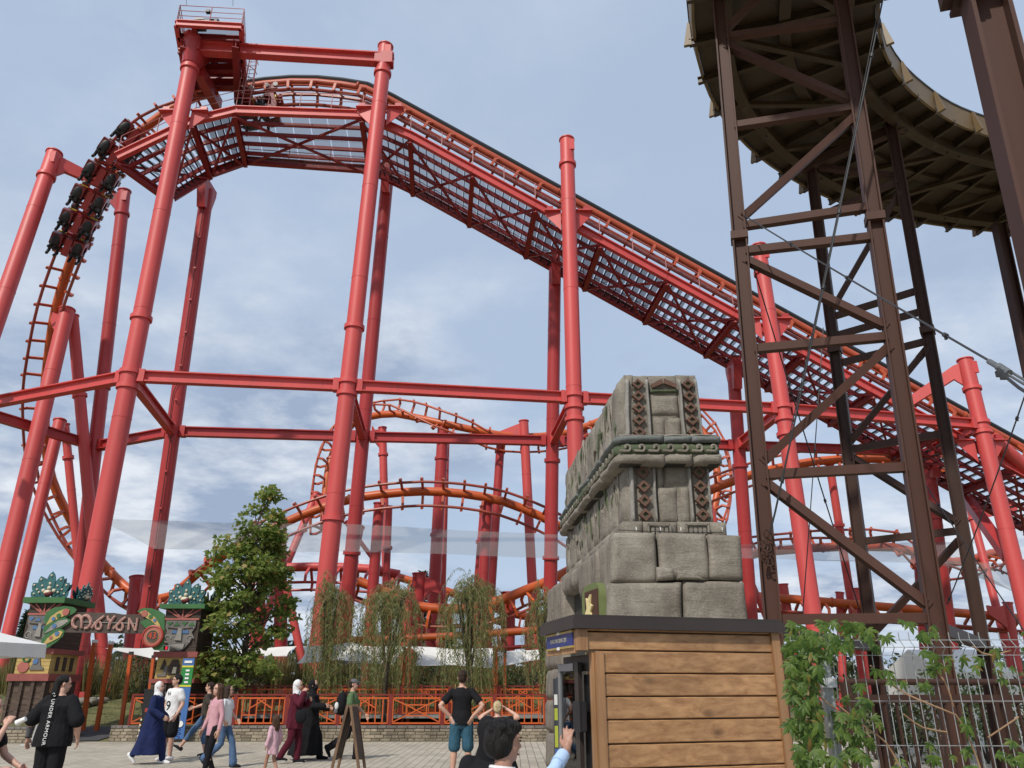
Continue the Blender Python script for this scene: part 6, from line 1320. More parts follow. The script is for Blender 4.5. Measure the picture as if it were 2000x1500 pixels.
# orange-red leaves
# --- weeping willows
def willow(label, cx, Y, top_py, low_py, half, n, seed, trunk=.07):
    r = random.Random(seed); c = P(cx, 1400, Y); zt, zl = P(1000, top_py, Y).z, P(1000, low_py, Y).z; hw = half/1500*(Y*.95); g = gz(c.x, Y); t = thing('weeping_willow', label, 'willow tree', (c.x, Y, g), 'weeping willows along the railing'); b = MB()
    crown = [Vector((c.x+r.uniform(-.6, .6)*hw, Y+r.uniform(-.5, .5)*hw, zt-r.uniform(.1, .45)*(zt-zl)*.5)) for _ in range(9)]
    for k in crown: b.path([Vector((c.x, Y, g)), Vector((c.x+.1*(k.x-c.x), Y, g+(k.z-g)*.5)), k.lerp(Vector((c.x, Y, k.z)), .3)+Vector((0, 0, -.1)), k], [trunk, trunk*.75, trunk*.4, trunk*.15], 6)
    b.build('trunk', M['bark'], t); L_ = MB(); S_ = MB(); hang = Vector((.05, 0, -1))
    for k in range(n):
        s = r.choice(crown)+rnd_dir(r)*.25; an = r.uniform(0, 6.283); ro = hw*r.uniform(.15, 1.15); e = Vector((c.x+ro*math.cos(an), Y+ro*.9*math.sin(an), 0)); rise = r.uniform(.05, .5); drop = r.uniform(.45, 1)**1.0; zend = zl+(s.z-zl)*r.choice((0, 0, .15, .3, .5))+ r.uniform(0, .5)
        p1 = Vector((s.x*.55+e.x*.45, s.y*.55+e.y*.45, s.z+rise)); p2 = Vector((e.x, e.y, s.z+rise*.2-.35)); p3 = Vector((e.x+r.uniform(-.1, .18), e.y, (s.z+zend)/2)); p4 = Vector((e.x+r.uniform(-.15, .3), e.y, min(zend, s.z-.5)))
        pts = spline([s, p1, p2, p3, p4], .085); S_.path(pts[::3]+[pts[-1]] if len(pts) > 6 else pts, .004, 3)
        for i, p in enumerate(pts[3:]):
            if r.random() < .12: continue
            for sd_ in (-1, 1):
                d = Vector((sd_*r.uniform(.1, .7), r.uniform(-.5, .5), -r.uniform(.5, 1))); leaf(L_, p, d, rnd_dir(r), r.uniform(.10, .19), [(0, 0), (.085, .4), (0, 1), (-.085, .4)], .1)
    S_.build('twigs', M['stem'], t, smooth=False); L_.build('foliage', M['willow'], t, smooth=False)
willow('weeping willow in front of the two thick columns, leftmost of the willows', 628, 28.3, 1135, 1405, 46, 92, 21)
willow('broad weeping willow with yellow green strands behind the walkers, second from left', 748, 28.0, 1150, 1400, 68, 120, 22)
willow('tallest weeping willow, above the man in blue shorts', 915, 28.0, 1122, 1395, 62, 115, 23)
willow('small weeping willow hanging beside the temple corner', 1062, 28.2, 1150, 1370, 34, 55, 24)
sp_ = thing('sapling', 'thin leaning yellow green sapling in front of the railing near the temple', 'sapling', P(1057, 1413, 27)); m = MB(); m.path([P(x, y, 27) for x, y in ((1056, 1412), (1058, 1370), (1063, 1330), (1066, 1285))], [.02, .017, .013, .008], 6); m.build('stem', M['stem'], sp_); m = MB(); r = random.Random(2)
for k in range(70): f = r.random(); leaf(m, P(1058+8*f, 1360-70*f, 27)+rnd_dir(r)*.12, rnd_dir(r)+Vector((0, 0, -.6)), rnd_dir(r), .13, [(0, 0), (.11, .4), (0, 1), (-.11, .4)])
m.build('leaves', M['willow'], sp_, smooth=False)
# --- bushes on the bank
def bush(label, cx, Y, rx, h, mat, seed, n=900, ls=.09, name='bush', z0=None, ry=None, group=None):
    r = random.Random(seed); x = P(cx, 1340, Y).x if not isinstance(cx, Vector) else cx.x; g = gz(x, Y) if z0 is None else z0; t = thing(name, label, 'shrub', (x, Y, g), group); b = MB()
    for k in range(7): a = r.uniform(0, 6.28); b.path([(x, Y, g), (x+.3*rx*math.cos(a), Y+.3*rx*math.sin(a), g+h*.5), (x+.7*rx*math.cos(a), Y+.7*rx*math.sin(a), g+h*.8)], [.03, .02, .008], 5)
    b.build('stems', M['bark'], t); L_ = MB(); cl = [Vector((x+rx*.75*r.uniform(-1, 1), Y+(ry or rx)*.6*r.uniform(-1, 1), g+h*r.uniform(.25, .85))) for _ in range(16)]
    for k in range(n):
        p = r.choice(cl)+rnd_dir(r)*rx*.36*r.random()**.5; leaf(L_, p, rnd_dir(r), rnd_dir(r), ls*r.uniform(.6, 1.3), QUAD)
    L_.build('leaves', M[mat], t, smooth=False); return t
GB = 'shrubs on the planted bank'
for i, a in enumerate(((1030, 33, 1.3, 1.6, 'bush', 'round green bush under the rightmost white sail'), (835, 33.5, 1.2, 1.8, 'bush', 'reddish green bush behind the tallest willow'), (505, 31.5, .6, 1.7, 'bush', 'flowering thin bush right of the maple'), (690, 34, 1.4, 1.4, 'bush', 'low bush between the willows'), (285, 31.5, .9, 2.6, 'bush', 'loose reddish bush left of the right totem pillar'), (900, 35, 1.5, 1.4, 'bush', 'bush in the shade of the broad sail'), (1085, 35, 1.4, 1.6, 'bush', 'bush at the foot of the freestanding column'))):
    bush(a[5], a[0], a[1], a[2], a[3], a[4], 40+i, 1100, .11, group=GB)
# --- tall ornamental grass: nobody could count it
r = random.Random(8); m = MB()
def tuft(x, y, h, n, sp):
    g = gz(x, y)
    for _ in range(n):
        a = r.uniform(0, 6.28); o = r.uniform(0, sp*.4); b0 = Vector((x+o*math.cos(a), y+o*math.sin(a), g)); hh = h*r.uniform(.55, 1.1); tip = b0+Vector((sp*math.cos(a)*r.uniform(.2, .9), sp*math.sin(a)*r.uniform(.2, .9), hh)); mid = b0.lerp(tip, .55)+Vector((0, 0, hh*.12)); s = Vector((-math.sin(a), math.cos(a), 0))*.018
        m.add([b0-s, b0+s, mid+s*.8, mid-s*.8, tip], [(0, 1, 2, 3), (3, 2, 4)])
for k in range(150):
    px = r.uniform(-20, 1090); Y = r.uniform(32.5, 37)
    if r.random() < .25 and 330 < px < 560: continue
    tuft(P(px, 1340, Y).x, Y, r.uniform(1.0, 1.9), 70, .55)
tag(m.build('tall_grass', M['drygrass'], smooth=False), 'tall dry ornamental grass along the bank under the coaster', 'grass', kind='stuff')
m = MB()
for k in range(5200):
    px = r.uniform(-40, 1100); Y = 26.8+r.random()**1.3*7; x = P(px, 1340, Y).x
    if -20.5 < x < -12.8 and Y < 29.4: continue
    b0 = Vector((x, Y, gz(x, Y)-.01)); a = r.uniform(0, 6.28); s = Vector((math.cos(a), math.sin(a), 0))*.012; m.add([b0-s, b0+s, b0+Vector((r.uniform(-.05, .05), r.uniform(-.05, .05), r.uniform(.05, .14)))], [(0, 1, 2)])
tag(m.build('short_grass', M['drygrass'], smooth=False), 'short lawn grass on the bank behind the wall', 'grass', kind='stuff')
# stones round the column feet
for key in ('A', 'B'):
    B = ANCH[key][1]; t = thing('stone_ring', 'ring of rough stones round the foot of the %s column' % ('tallest' if key == 'A' else 'second thick'), 'stone ring', B); mm_ = MB()
    for k in range(18): a = k*.35; mm_.ell(B+Vector((1.3*math.cos(a), 1.3*math.sin(a), .08)), (.24, .2, .16), Matrix.Rotation(k, 3, 'Z'), 8, 6)
    mm_.build('stones', M['stone'], t)
# --- background: conifers, far wood
def conifer(label, px, Y, top_py, half, seed):
    r = random.Random(seed); c = P(px, 1340, Y); g = gz(c.x, Y); h = P(1000, top_py, Y).z-g; hw = half/1500*Y*.95; t = thing('conifer_tree', label, 'conifer', (c.x, Y, g), 'dark conifers beyond the coaster'); MB().tube((c.x, Y, g), (c.x, Y, g+h*.97), .16, .03, 8).build('trunk', M['bark'], t); L_ = MB()
    for k in range(34):
        z = g+h*(.1+.88*k/34); rad = hw*(1-(k/34))**.8+.12
        for j in range(9):
            a = r.uniform(0, 6.28); ln = rad*r.uniform(.7, 1.1); d = Vector((math.cos(a), math.sin(a), -.18))
            for q in range(14):
                f = r.uniform(.15, 1); p = Vector((c.x, Y, z))+d*ln*f; leaf(L_, p, d+rnd_dir(r)*.9, rnd_dir(r), r.uniform(.25, .5), [(0, 0), (.14, .4), (0, 1), (-.14, .4)])
    L_.build('crown', M['conifer'], t, smooth=False)
conifer('dark conifer behind the low orange tracks in the middle', 815, 66, 1108, 42, 1); conifer('slim dark conifer far left behind the parasol', 28, 62, 1188, 26, 2); conifer('dark conifer low behind the legs of the brown tower', 1868, 60, 1205, 40, 3); conifer('small dark conifer right of the middle one', 868, 70, 1190, 34, 4)
r = random.Random(12); m = MB()
for k in range(110):
    px = r.uniform(-150, 2150); Y = r.uniform(75, 95); x = P(px, 1340, Y).x; h = r.uniform(3.2, 5.6); g = gz(x, Y)
    for q in range(120):
        v = rnd_dir(r); p = Vector((x+v.x*2.6*r.random()**.3, Y+v.y*2, g+h*.5+v.z*h*.5*r.random()**.3)); leaf(m, p, rnd_dir(r), rnd_dir(r), r.uniform(.5, 1.0), QUAD)
tag(m.build('far_wood', M['farleaf'], smooth=False), 'low far wood along the horizon behind the ride', 'wood', kind='stuff')
for i, (px, Y, h) in enumerate(((1760, 17, 1.9), (1900, 19, 2.2), (1985, 17, 1.8), (1690, 20, 1.7), (1830, 21, 1.6))): bush(['green bush behind the guard railing near the first tower leg', 'feathery bush behind the guard railing, right of the tower', 'green bush behind the guard railing at the right edge', 'green bush seen between wire fence and first tower legs', 'bush low between the two trestle frames'][i], px, Y, 1.3, h, 'willow' if i in (1, 4) else 'bush', 60+i, 900, .12, z0=0, group='bushes behind the brown guard railing')
wt = thing('white_tent', 'low white tent side seen through the fence behind the guard railing', 'tent', P(1890, 1340, 24)); q = [P(1850, 1335, 24), P(1990, 1335, 24)]; m = MB(); x0, x1 = q[0].x, q[1].x; m.loft([[Vector((x0, 24, 0)), Vector((x0, 24, 2.0)), Vector((x0, 26, 2.7)), Vector((x0, 28, 2.0)), Vector((x0, 28, 0))], [Vector((x1, 24, 0)), Vector((x1, 24, 2.0)), Vector((x1, 26, 2.7)), Vector((x1, 28, 2.0)), Vector((x1, 28, 0))]]); m.build('cover', M['sail'], wt)
# ================================================================ PEOPLE
def fabric(name, col, var=.12): return paint('cloth_'+name, col, var, 5, .85, bump=.25, bscale=160, spec=.2)
for n_, c_ in (('black', (.010, .010, .012)), ('navy', (.012, .020, .075)), ('white', (.70, .70, .70)), ('brown', (.055, .045, .036)), ('pink', (.55, .30, .34)), ('lightpink', (.60, .38, .44)), ('burgundy', (.085, .010, .022)), ('green', (.10, .16, .075)), ('blueshorts', (.035, .10, .15)), ('jeans', (.075, .13, .23)), ('paleblue', (.42, .56, .78)), ('grey', (.12, .12, .13))): M['c_'+n_] = fabric(n_, c_)
def hairmat(n, c1, c2): return paint(n, c1, .3, 30, .5, col2=c2, bump=.9, bscale=90, stretch=(1, 1, .06), spec=.25)
M['h_black'] = hairmat('black_hair', (.005, .0045, .0045), (.012, .010, .009)); M['h_brown'] = hairmat('brown_hair', (.045, .022, .012), (.10, .05, .028)); M['h_dark'] = hairmat('dark_brown_hair', (.02, .011, .008), (.045, .025, .016)); M['h_blonde'] = hairmat('blonde_hair', (.34, .25, .12), (.62, .50, .30))
M['eye'] = paint('eye_dark', (.02, .012, .01), .1, 9, .15); M['lips'] = paint('lips', (.36, .12, .10), .1, 9, .4); M['rubber'] = paint('white_sole', (.6, .6, .58), .08, 9, .6)
def voxel(mb, name, mat, parent, vox, it=2, fold=0.0, seed=0):
    me = mb.mesh('tmp', mat, Vector((0, 0, 0)), False); ob = bpy.data.objects.new('tmp', me); COL.objects.link(ob)
    md = ob.modifiers.new('r', 'REMESH'); md.mode = 'VOXEL'; md.voxel_size = vox; md.adaptivity = 0
    if it: sm = ob.modifiers.new('s', 'SMOOTH'); sm.iterations = it; sm.factor = .5
    ev = ob.evaluated_get(bpy.context.evaluated_depsgraph_get()); m2 = bpy.data.meshes.new_from_object(ev); m2.name = name
    bpy.data.objects.remove(ob); bpy.data.meshes.remove(me)
    if fold:
        for v, nn in zip(m2.vertices, [v.normal.copy() for v in m2.vertices]):
            p = v.co; v.co = p + nn*fold*(noise.noise((p.x*9+seed, p.y*9, p.z*4.5))+.6*noise.noise((p.x*22, p.y*22+seed, p.z*13)))
    m2.polygons.foreach_set('use_smooth', [True]*len(m2.polygons)); m2.materials.clear(); m2.materials.append(mat)
    o = bpy.data.objects.new(name, m2); COL.objects.link(o); put(o, (0, 0, 0), parent); return o
def ringloft(mb, rows, T):                          # rows: (z, rx, ry, f offset)
    mb.loft([[T(Vector((rx*math.cos(a), -f+ry*math.sin(a), z))) for a in [2*math.pi*i/20 for i in range(20)]] for z, rx, ry, f in rows])
def L3(t): return Vector((t[0], -t[1], t[2]))
def limb(mb, pts, rs, n=12):
    pts = [Vector(p) for p in pts]; q = []; r = []
    for i in range(len(pts)-1):
        for k in range(4): f = k/4; q.append(pts[i].lerp(pts[i+1], f)); r.append(rs[i]*(1-f)+rs[i+1]*f)
    q.append(pts[-1]); r.append(rs[-1]); mb.path(q, r, n)
    mb.ell(q[0], (r[0],)*3, None, 10, 7); mb.ell(q[-1], (r[-1],)*3, None, 10, 7)
def hand(mb, wrist, d, back, s=1.0, curl=.5, side=1, spread=.12, fingers=None):
    """palm, four fingers of unequal length with knuckle bends, thumb from the side of the palm"""
    d = Vector(d).normalized(); back = Vector(back); back = (back-d*back.dot(d)).normalized(); x = d.cross(back)*side
    Mx = Matrix((x, d, back)).transposed(); mb.ell(wrist+d*.048*s, (.039*s, .056*s, .017*s), Mx, 14, 9); limb(mb, [wrist-d*.03*s, wrist+d*.03*s], [.025*s, .027*s], 10)
    for k, (off, ln) in enumerate(((-.029, .066), (-.010, .077), (.010, .073), (.028, .058))):
        cu = curl if fingers is None else fingers[k]; p = wrist+d*.088*s+x*off*s; a = 0; pts = [wrist+d*.055*s+x*off*.8*s, p]; dd = d + x*(k-1.5)*spread
        for seg in (.42, .32, .26):
            a += cu*.55; v = (dd*math.cos(a)-back*math.sin(a)).normalized(); p = p+v*ln*seg*s; pts.append(p)
        limb(mb, pts, [.0105*s, .0100*s, .0092*s, .0086*s, .0072*s], 8)
    p = wrist+d*.02*s-x*.030*s; p2 = wrist+d*.048*s-x*.054*s-back*.008*s; p3 = wrist+d*.085*s-x*.060*s-back*.020*s; limb(mb, [p, p2, p3, p3+(d*.022-back*.006+x*.004)*s], [.016*s, .0135*s, .0105*s, .008*s], 8)
def person(label, loc, rz, H, pose=None, skin='skin', hair=None, hijab=None, top=None, bottom=None, robe=None, shoes='c_black', build=1.0, head=(0, 0), vox=.010, lean=0.0, handvox=None, child=False, sole=None, cap=None, sidefix=1, groupname='people on the plaza'):
    """pose holds joints as (left, forward, up) in a 1.75 m frame; head = (turn, nod) in radians"""
    t = thing('person', label, 'person', (0, 0, 0), groupname); S = H/1.75; P_ = {}
    df = dict(hl=(.095, 0, .93), hr=(-.095, 0, .93), kl=(.10, .02, .49), kr=(-.10, .02, .49), al=(.10, -.01, .085), ar=(-.10, -.01, .085), tl=None, tr=None,
              sl=(.172, 0, 1.405), sr=(-.172, 0, 1.405), el=(.235, -.03, 1.13), er=(-.235, -.03, 1.13), wl=(.25, .06, .88), wr=(-.25, .06, .88))
    if pose: df.update(pose)
    hs = 1.16 if child else 1.0
    def TL(p):                                       # forward lean about the hips
        p = Vector(p); 
        if lean and p.z > .93: q = Matrix.Rotation(lean, 3, 'X') @ (p-Vector((0, 0, .93))); p = q+Vector((0, 0, .93))
        return p*S
    J = {k: (TL(L3(v)) if k[0] == 's' else L3(v)*S) for k, v in df.items() if k[0] in 'hkasew' and len(k) == 2 and v}
    b = MB(); bw = build
    ringloft(b, [(.82, .12*bw, .09*bw, 0), (.90, .168*bw, .112*bw, 0), (.98, .160*bw, .108*bw, 0), (1.08, .138*bw, .098*bw, .01), (1.20, .148*bw, .104*bw, .01), (1.33, .172*bw, .110*bw, .0), (1.41, .172, .088, -.005), (1.455, .11, .07, -.01), (1.49, .058, .056, -.01)], TL)
    for s in 'lr':
        limb(b, [J['h'+s], J['k'+s], J['k'+s].lerp(J['a'+s], .3)-Vector((0, 0, 0)), J['a'+s]], [.086*S*bw, .056*S*bw, .056*S*bw, .037*S])
        limb(b, [J['s'+s], J['e'+s], J['e'+s].lerp(J['w'+s], .3), J['w'+s]], [.050*S*bw, .041*S*bw, .041*S*bw, .027*S])
    nb, hc = TL((0, .01, 1.45)), TL((0, -.015, 1.635)); hm = Matrix.Rotation(head[0], 3, 'Z') @ Matrix.Rotation(head[1]+lean*.4, 3, 'X')
    hd = lambda x, f, z: hc + (hm @ Vector((x, -f, z)))*S*hs
    limb(b, [nb, TL((0, -.005, 1.56))], [.058*S, .052*S])
    b.ell(hd(0, -.012, .03), (.076*S*hs, .094*S*hs, .092*S*hs), hm, 20, 14); b.ell(hd(0, .022, -.035), (.060*S*hs, .066*S*hs, .082*S*hs), hm, 18, 12); b.ell(hd(0, .05, -.085), (.032*S*hs, .034*S*hs, .028*S*hs), hm, 12, 8)
    b.loft([[hd(x*.009, .082, .022), hd(x*-.009, .082, .022), hd(0, .07, .024)] for x in (1,)] + [[hd(.019, .088, -.028), hd(-.019, .088, -.028), hd(0, .115, -.024)], [hd(.012, .075, -.042), hd(-.012, .075, -.042), hd(0, .085, -.040)]])
    for sx in (-1, 1): b.ell(hd(sx*.077, -.012, -.008), (.012*S*hs, .022*S*hs, .034*S*hs), hm @ Matrix.Rotation(-sx*.35, 3, 'Z'), 12, 8); b.ell(hd(sx*.036, .066, .034), (.024*S*hs, .016*S*hs, .010*S*hs), hm, 10, 6)
    hb2 = MB()
    for s, sg in (('l', 1), ('r', -1)):
        d = (J['w'+s]-J['e'+s]).normalized(); bk = df.get('b'+s); bk = L3(bk) if bk else Vector((sg, -.2, 0))
        hand(hb2 if handvox else b, J['w'+s], L3(df['d'+s]) if df.get('d'+s) else d, bk, S*.98, df.get('c'+s, .45), sg*-1 if bk.x*sg > 0 else sg, fingers=df.get('f'+s))
    foots = []
    for s in 'lr':
        a = J['a'+s]; tv = L3(df['t'+s]) if df['t'+s] else Vector((0, -1, 0)); tv.normalize(); upv = Vector((0, 0, 1)); upv = (upv-tv*upv.dot(tv)).normalized()
        foots.append((a, tv, upv)); limb(b, [a-tv*.03*S-upv*.03*S, a+tv*.07*S-upv*.045*S, a+tv*.15*S-upv*.058*S], [.040*S, .040*S, .026*S])
    voxel(b, 'body', M[skin], t, vox, 1)
    if handvox: voxel(hb2, 'hand_skin', M[skin], t, handvox, 1)
    for sx in (-1, 1): MB().ell(hd(sx*.033, .083, .010), (.012*S, .006*S, .0065*S), hm, 8, 6).build('eye', M['eye'], t); MB().ell(hd(sx*.034, .087, .030), (.019*S, .005*S, .0045*S), hm, 8, 5).build('eyebrow', M['h_dark' if hair != 'h_blonde' else 'h_blonde'], t)
    MB().ell(hd(0, .087, -.066), (.023*S, .007*S, .007*S), hm, 10, 6).build('mouth', M['lips'], t)
    for a, tv, upv in foots:
        m = MB(); limb(m, [a-tv*.045*S-upv*.032*S, a+tv*.06*S-upv*.044*S, a+tv*.165*S-upv*.056*S], [.052*S, .048*S, .033*S]); so = voxel(m, 'shoe', M[shoes], t, .010, 2)
        if sole: k = MB(); x_ = tv.cross(upv); fr_ = Matrix((x_, tv, upv)).transposed(); k.ell(a+tv*.06*S-upv*.073*S, (.046*S, .145*S, .018*S), fr_, 14, 6); k.build('sole', M[sole], so)
    if top:                                          # (material, sleeve fraction 0..2, hem height, ease)
        mt, sl, hem, ease = top; m = MB(); e = ease
        rows = [(hem, .166*bw+e*1.6, .112*bw+e*1.6, .0)] + [q for q in ((.90, .170*bw+e*1.5, .116*bw+e*1.5, 0), (1.0, .162*bw+e*1.4, .112*bw+e*1.3, .0), (1.10, .145*bw+e*1.4, .104*bw+e*1.3, .01), (1.22, .152*bw+e, .110*bw+e, .01), (1.34, .176*bw+e*.8, .116*bw+e*.8, .0), (1.415, .178+e*.5, .094+e*.4, -.005), (1.462, .112, .076, -.01), (1.480, .072, .066, -.01)) if q[0] > hem+.02]
        ringloft(m, rows, TL)
        for s in 'lr':
            S0, E0, W0 = J['s'+s], J['e'+s], J['w'+s]
            if sl <= 1: limb(m, [S0-Vector((0, 0, .006*S)), S0.lerp(E0, sl)], [.056*S*bw+e*.6, (.056*S*bw+e*1.0) if sl > .3 else .06*S])
            else: limb(m, [S0, E0, E0.lerp(W0, min(.97, sl-1))], [.054*S*bw+e*.5, .048*S*bw+e*.5, .034*S+e*.5])
        voxel(m, 'shirt', M[mt], t, .011, 3, .008, rz*3+H)
    if bottom:                                       # (material, leg end height or fraction, ease, flare)
        mt, fr_, e, fl = bottom; m = MB()
        ringloft(m, [(.80, .125*bw, .09*bw, 0), (.88, .172*bw+e*.5, .116*bw+e*.5, 0), (.97, .165*bw+e*.3, .112*bw+e*.3, 0), (1.02, .150*bw+e*.2, .105*bw+e*.2, .0)], TL)
        for s in 'lr':
            h, k, a = J['h'+s], J['k'+s], J['a'+s]
            if fr_ <= 1: limb(m, [h, h.lerp(k, fr_)], [.092*S*bw+e*.5, .075*S*bw+e])
            else: limb(m, [h, k, k.lerp(a, .5), k.lerp(a, min(.98, fr_-1))], [.092*S*bw+e*.5, .062*S*bw+e, .052*S*bw+e+fl*.5, .042*S+e+fl])
        voxel(m, 'trousers' if fr_ > 1 else 'shorts', M[mt], t, .011, 2, .007, rz)
    if robe:                                         # (material, hem height, hem half width, hem shift, sleeves)
        mt, hem, hwd, shift, ease = robe; m = MB(); rows = []
        for k in range(15):
            f = k/14; z = hem+(1.40-hem)*f; w_ = (1-f)**1.3; rx = (.172+ease)*(1-w_)+hwd[0]*w_; ry = (.125+ease)*(1-w_)+hwd[1]*w_
            rows.append([Vector(((rx*(1+.10*w_*math.sin(7*a+2*f)))*math.cos(a), -(shift*w_)+ry*(1+.12*w_*math.sin(5*a+1))*math.sin(a), z))*S for a in [2*math.pi*i/40 for i in range(40)]])
        rows += [[TL((rx*math.cos(a), ry*math.sin(a), z)) for a in [2*math.pi*i/40 for i in range(40)]] for z, rx, ry in ((1.44, .15, .09), (1.475, .09, .07))]
        m.loft(rows)
        for s in 'lr': limb(m, [J['s'+s], J['e'+s], J['e'+s].lerp(J['w'+s], .93)], [.058*S+ease*.5, .064*S+ease*.5, .060*S+ease*.6])
        voxel(m, 'robe', M[mt], t, .013, 3, .012, rz)
    if hijab:
        m = MB(); m.ell(hd(0, -.030, .022), (.094*S, .104*S, .112*S), hm, 18, 12); limb(m, [hd(0, -.045, -.02), hd(0, -.03, -.10), TL((0, -.00, 1.45))], [.088*S, .085*S, .105*S], 16); ringloft(m, [(1.33, .155, .120, .01), (1.40, .165, .110, .01), (1.46, .110, .085, .005), (1.52, .085, .085, -.005)], TL)
        voxel(m, 'headscarf', M[hijab], t, .009, 3, .006, 4)
    if hair:
        mt, kind = hair; m = MB(); m.ell(hd(0, -.026, .040), (.086*S*hs, .100*S*hs, .092*S*hs), hm, 18, 12)
        if kind == 'short': m.ell(hd(0, -.05, -.01), (.076*S*hs, .074*S*hs, .082*S*hs), hm, 16, 10)
        if kind == 'mop': m.ell(hd(0, -.045, -.015), (.096*S*hs, .094*S*hs, .100*S*hs), hm, 16, 10); m.ell(hd(0, .03, .085), (.078*S, .066*S, .040*S), hm, 14, 8)
        if kind == 'mop':
            for k in range(26): a, z_ = k*2.4, .10-.006*k; c_ = hd(.075*math.cos(a), -.035+.08*math.sin(a) if math.sin(a) < .3 else -.0, z_); m.ell(c_, (.028*S, .028*S, .022*S), hm, 8, 6)
        if kind in ('long', 'girl', 'bob'):
            ln = {'long': .42, 'girl': .34, 'bob': .10}[kind]
            for k in range(11):
                a = -1.9+3.8*k/10; x, f = math.sin(a)*.074, -math.cos(a)*.082-.012; e = math.sin(k*2.3)*.02
                p0 = hd(x, f, .03); p1 = hd(x*1.18, f*1.12, -.09); p2 = p1+Vector((x*.25+e*.5, -f*.0+.01, -ln*.5))*S; p3 = p1+Vector((x*.15+e, .01, -ln*(.9+.1*math.sin(k*1.7))))*S; limb(m, [p0, p1, p2, p3], [.034*S, .034*S, .03*S, .010*S], 8)
        if kind == 'ponytail':
            p0 = hd(-.0, -.10, -.01); limb(m, [hd(0, -.06, -.0), p0, p0+Vector((-.015, .03, -.13))*S, p0+Vector((-.03, .03, -.30))*S], [.06*S, .05*S, .055*S, .02*S])
        voxel(m, 'hair', M[mt], t, .009, 2, .006, 9)
    if cap:
        m = MB(); m.ell(hd(0, -.012, .062), (.086*S, .102*S, .072*S), hm, 18, 10); m.ell(hd(0, .115, .060), (.065*S, .065*S, .012*S), hm, 16, 6); voxel(m, 'cap', M[cap], t, .008, 2)
    t.location = loc; t.rotation_euler = (0, 0, rz); WL[t.name] = Vector((0, 0, 0)); return t, S, TL, hd, J
def at_g(px, Y): v = P(px, 1340, Y); return Vector((v.x, Y, 0))
# -- person with a ponytail, nearest on the left
t, S, TL, hd, J = person('person in a black T-shirt and dark ponytail seen from behind, nearest on the left', at_g(124, 12.2), R(176), 1.75, dict(el=(.34, -.05, 1.16), er=(-.33, -.03, 1.14), wl=(.39, .02, .90), wr=(-.33, .06, .90), cl=.6, cr=.6), 'skin', ('h_black', 'ponytail'), None, ('c_black', .98, .80, .030), ('c_black', 1.9, .02, .0), None, 'c_black', 1.34, (-.85, .1), .009)
fr = frame(TL((.02, .192, 1.19)), (.03, .0, -1), (-1, 0, .0)); fr = Matrix.Translation((.0, .012, 0)) @ frame(TL((-.01, .193, 1.13)), (0, .04, -1), (-1, 0, 0))
text_mesh('UNDER ARMOUR', .072, M['c_white'], 'back_print', t, fr, .003, 1.0, 1.12)
for s in (-1, 1): m = MB(); m.path([fr @ Vector((-.36+.016*s*math.cos(a)*1.4, .010*s+.016*math.sin(a)*1.0, .004)) for a in [i*.5-1.2 for i in range(6)]], .0035, 5); m.build('back_emblem', M['c_white'], t)
m = MB(); limb(m, [J['w'+'l'].lerp(J['el'], .62), J['wl'].lerp(J['el'], .16)], [.0425*S*1.3, .0335*S*1.25]); m.build('arm_tattoo', M['c_grey'], t)
m = MB(); m.path([J['wl'].lerp(J['el'], .06)+Vector((.036*math.cos(a), .036*math.sin(a), 0)) for a in [k*.6 for k in range(12)]], .010, 6); m.build('wrist_band', M['c_black'], t)
# -- woman drinking at the left edge, on a tall stool
stool = thing('bar_stool', 'dark bar stool under the woman drinking at the left edge', 'stool', (-6.1, 9.0, 0)); px_ = P(-4, 1340, 9.0).x
MB().tube((px_-.02, 9, .70), (px_-.02, 9, .76), .19, n=18).build('seat', M['black'], stool)
for k in range(4): a = k*math.pi/2+.7; MB().tube((px_-.02+.13*math.cos(a), 9+.13*math.sin(a), .70), (px_-.02+.21*math.cos(a), 9+.21*math.sin(a), 0), .015, n=8).build('leg', M['black'], stool)
ps_, S, TL, hd, J = person('woman with tied brown hair drinking from a white cup at the left edge', Vector((px_, 9.0, -.17)), R(88), 1.66, dict(kl=(.10, .44, .96), kr=(-.12, .42, 1.0), al=(.10, .36, .52), ar=(-.12, .40, .56), el=(.24, .10, 1.14), er=(-.22, .22, 1.20), wl=(.2, .33, 1.02), wr=(-.06, .24, 1.46), br=(-.7, .2, .3), cr=.9), 'skin', ('h_brown', 'ponytail'), None, ('c_black', .5, .86, .012), ('c_black', .55, .012, 0), None, 'c_black', 1.0, (0, .05), .010)
cupt = thing('cup', 'small white paper cup held to the mouth of the woman at the left edge', 'cup', P(22, 1388, 9.0)); c = ps_.location + Matrix.Rotation(R(88), 3, 'Z') @ (J['wr']+Vector((.03, -.085, .02))); MB().tube(c, c+Vector((.09, 0, .045)), .031, .024, 14).build('body', M['white'], cupt)
# -- walkers
WK = dict(kl=(.09, .20, .51), al=(.09, .28, .085), kr=(-.09, .02, .50), ar=(-.09, -.36, .20), tr=(0, .8, -.75))
person('woman in a long navy coat and white headscarf walking right past the right totem', at_g(312, 18.9), R(88), 1.70, dict(WK, el=(.23, -.02, 1.15), wl=(.20, .18, .98), er=(-.24, .02, 1.14), wr=(-.2, .26, 1.0)), 'skin', None, 'c_white', None, ('c_navy', 1.95, .03, 0), ('c_navy', .20, (.27, .36), -.06, .02), 'c_white', 1.0, (-.1, .0))
t, S, TL, hd, J = person('man in a white printed T-shirt and dark shorts beside the height board', at_g(345, 19.8), R(-28), 1.86, dict(el=(.26, -.02, 1.14), wl=(.27, .12, .92), wl_=None, er=(-.25, .0, 1.13), wr=(-.24, .12, .9)), 'skin', ('h_black', 'short'), None, ('c_white', .55, .80, .022), ('c_black', .85, .04, 0), None, 'c_white', 1.05, (-.4, 0))
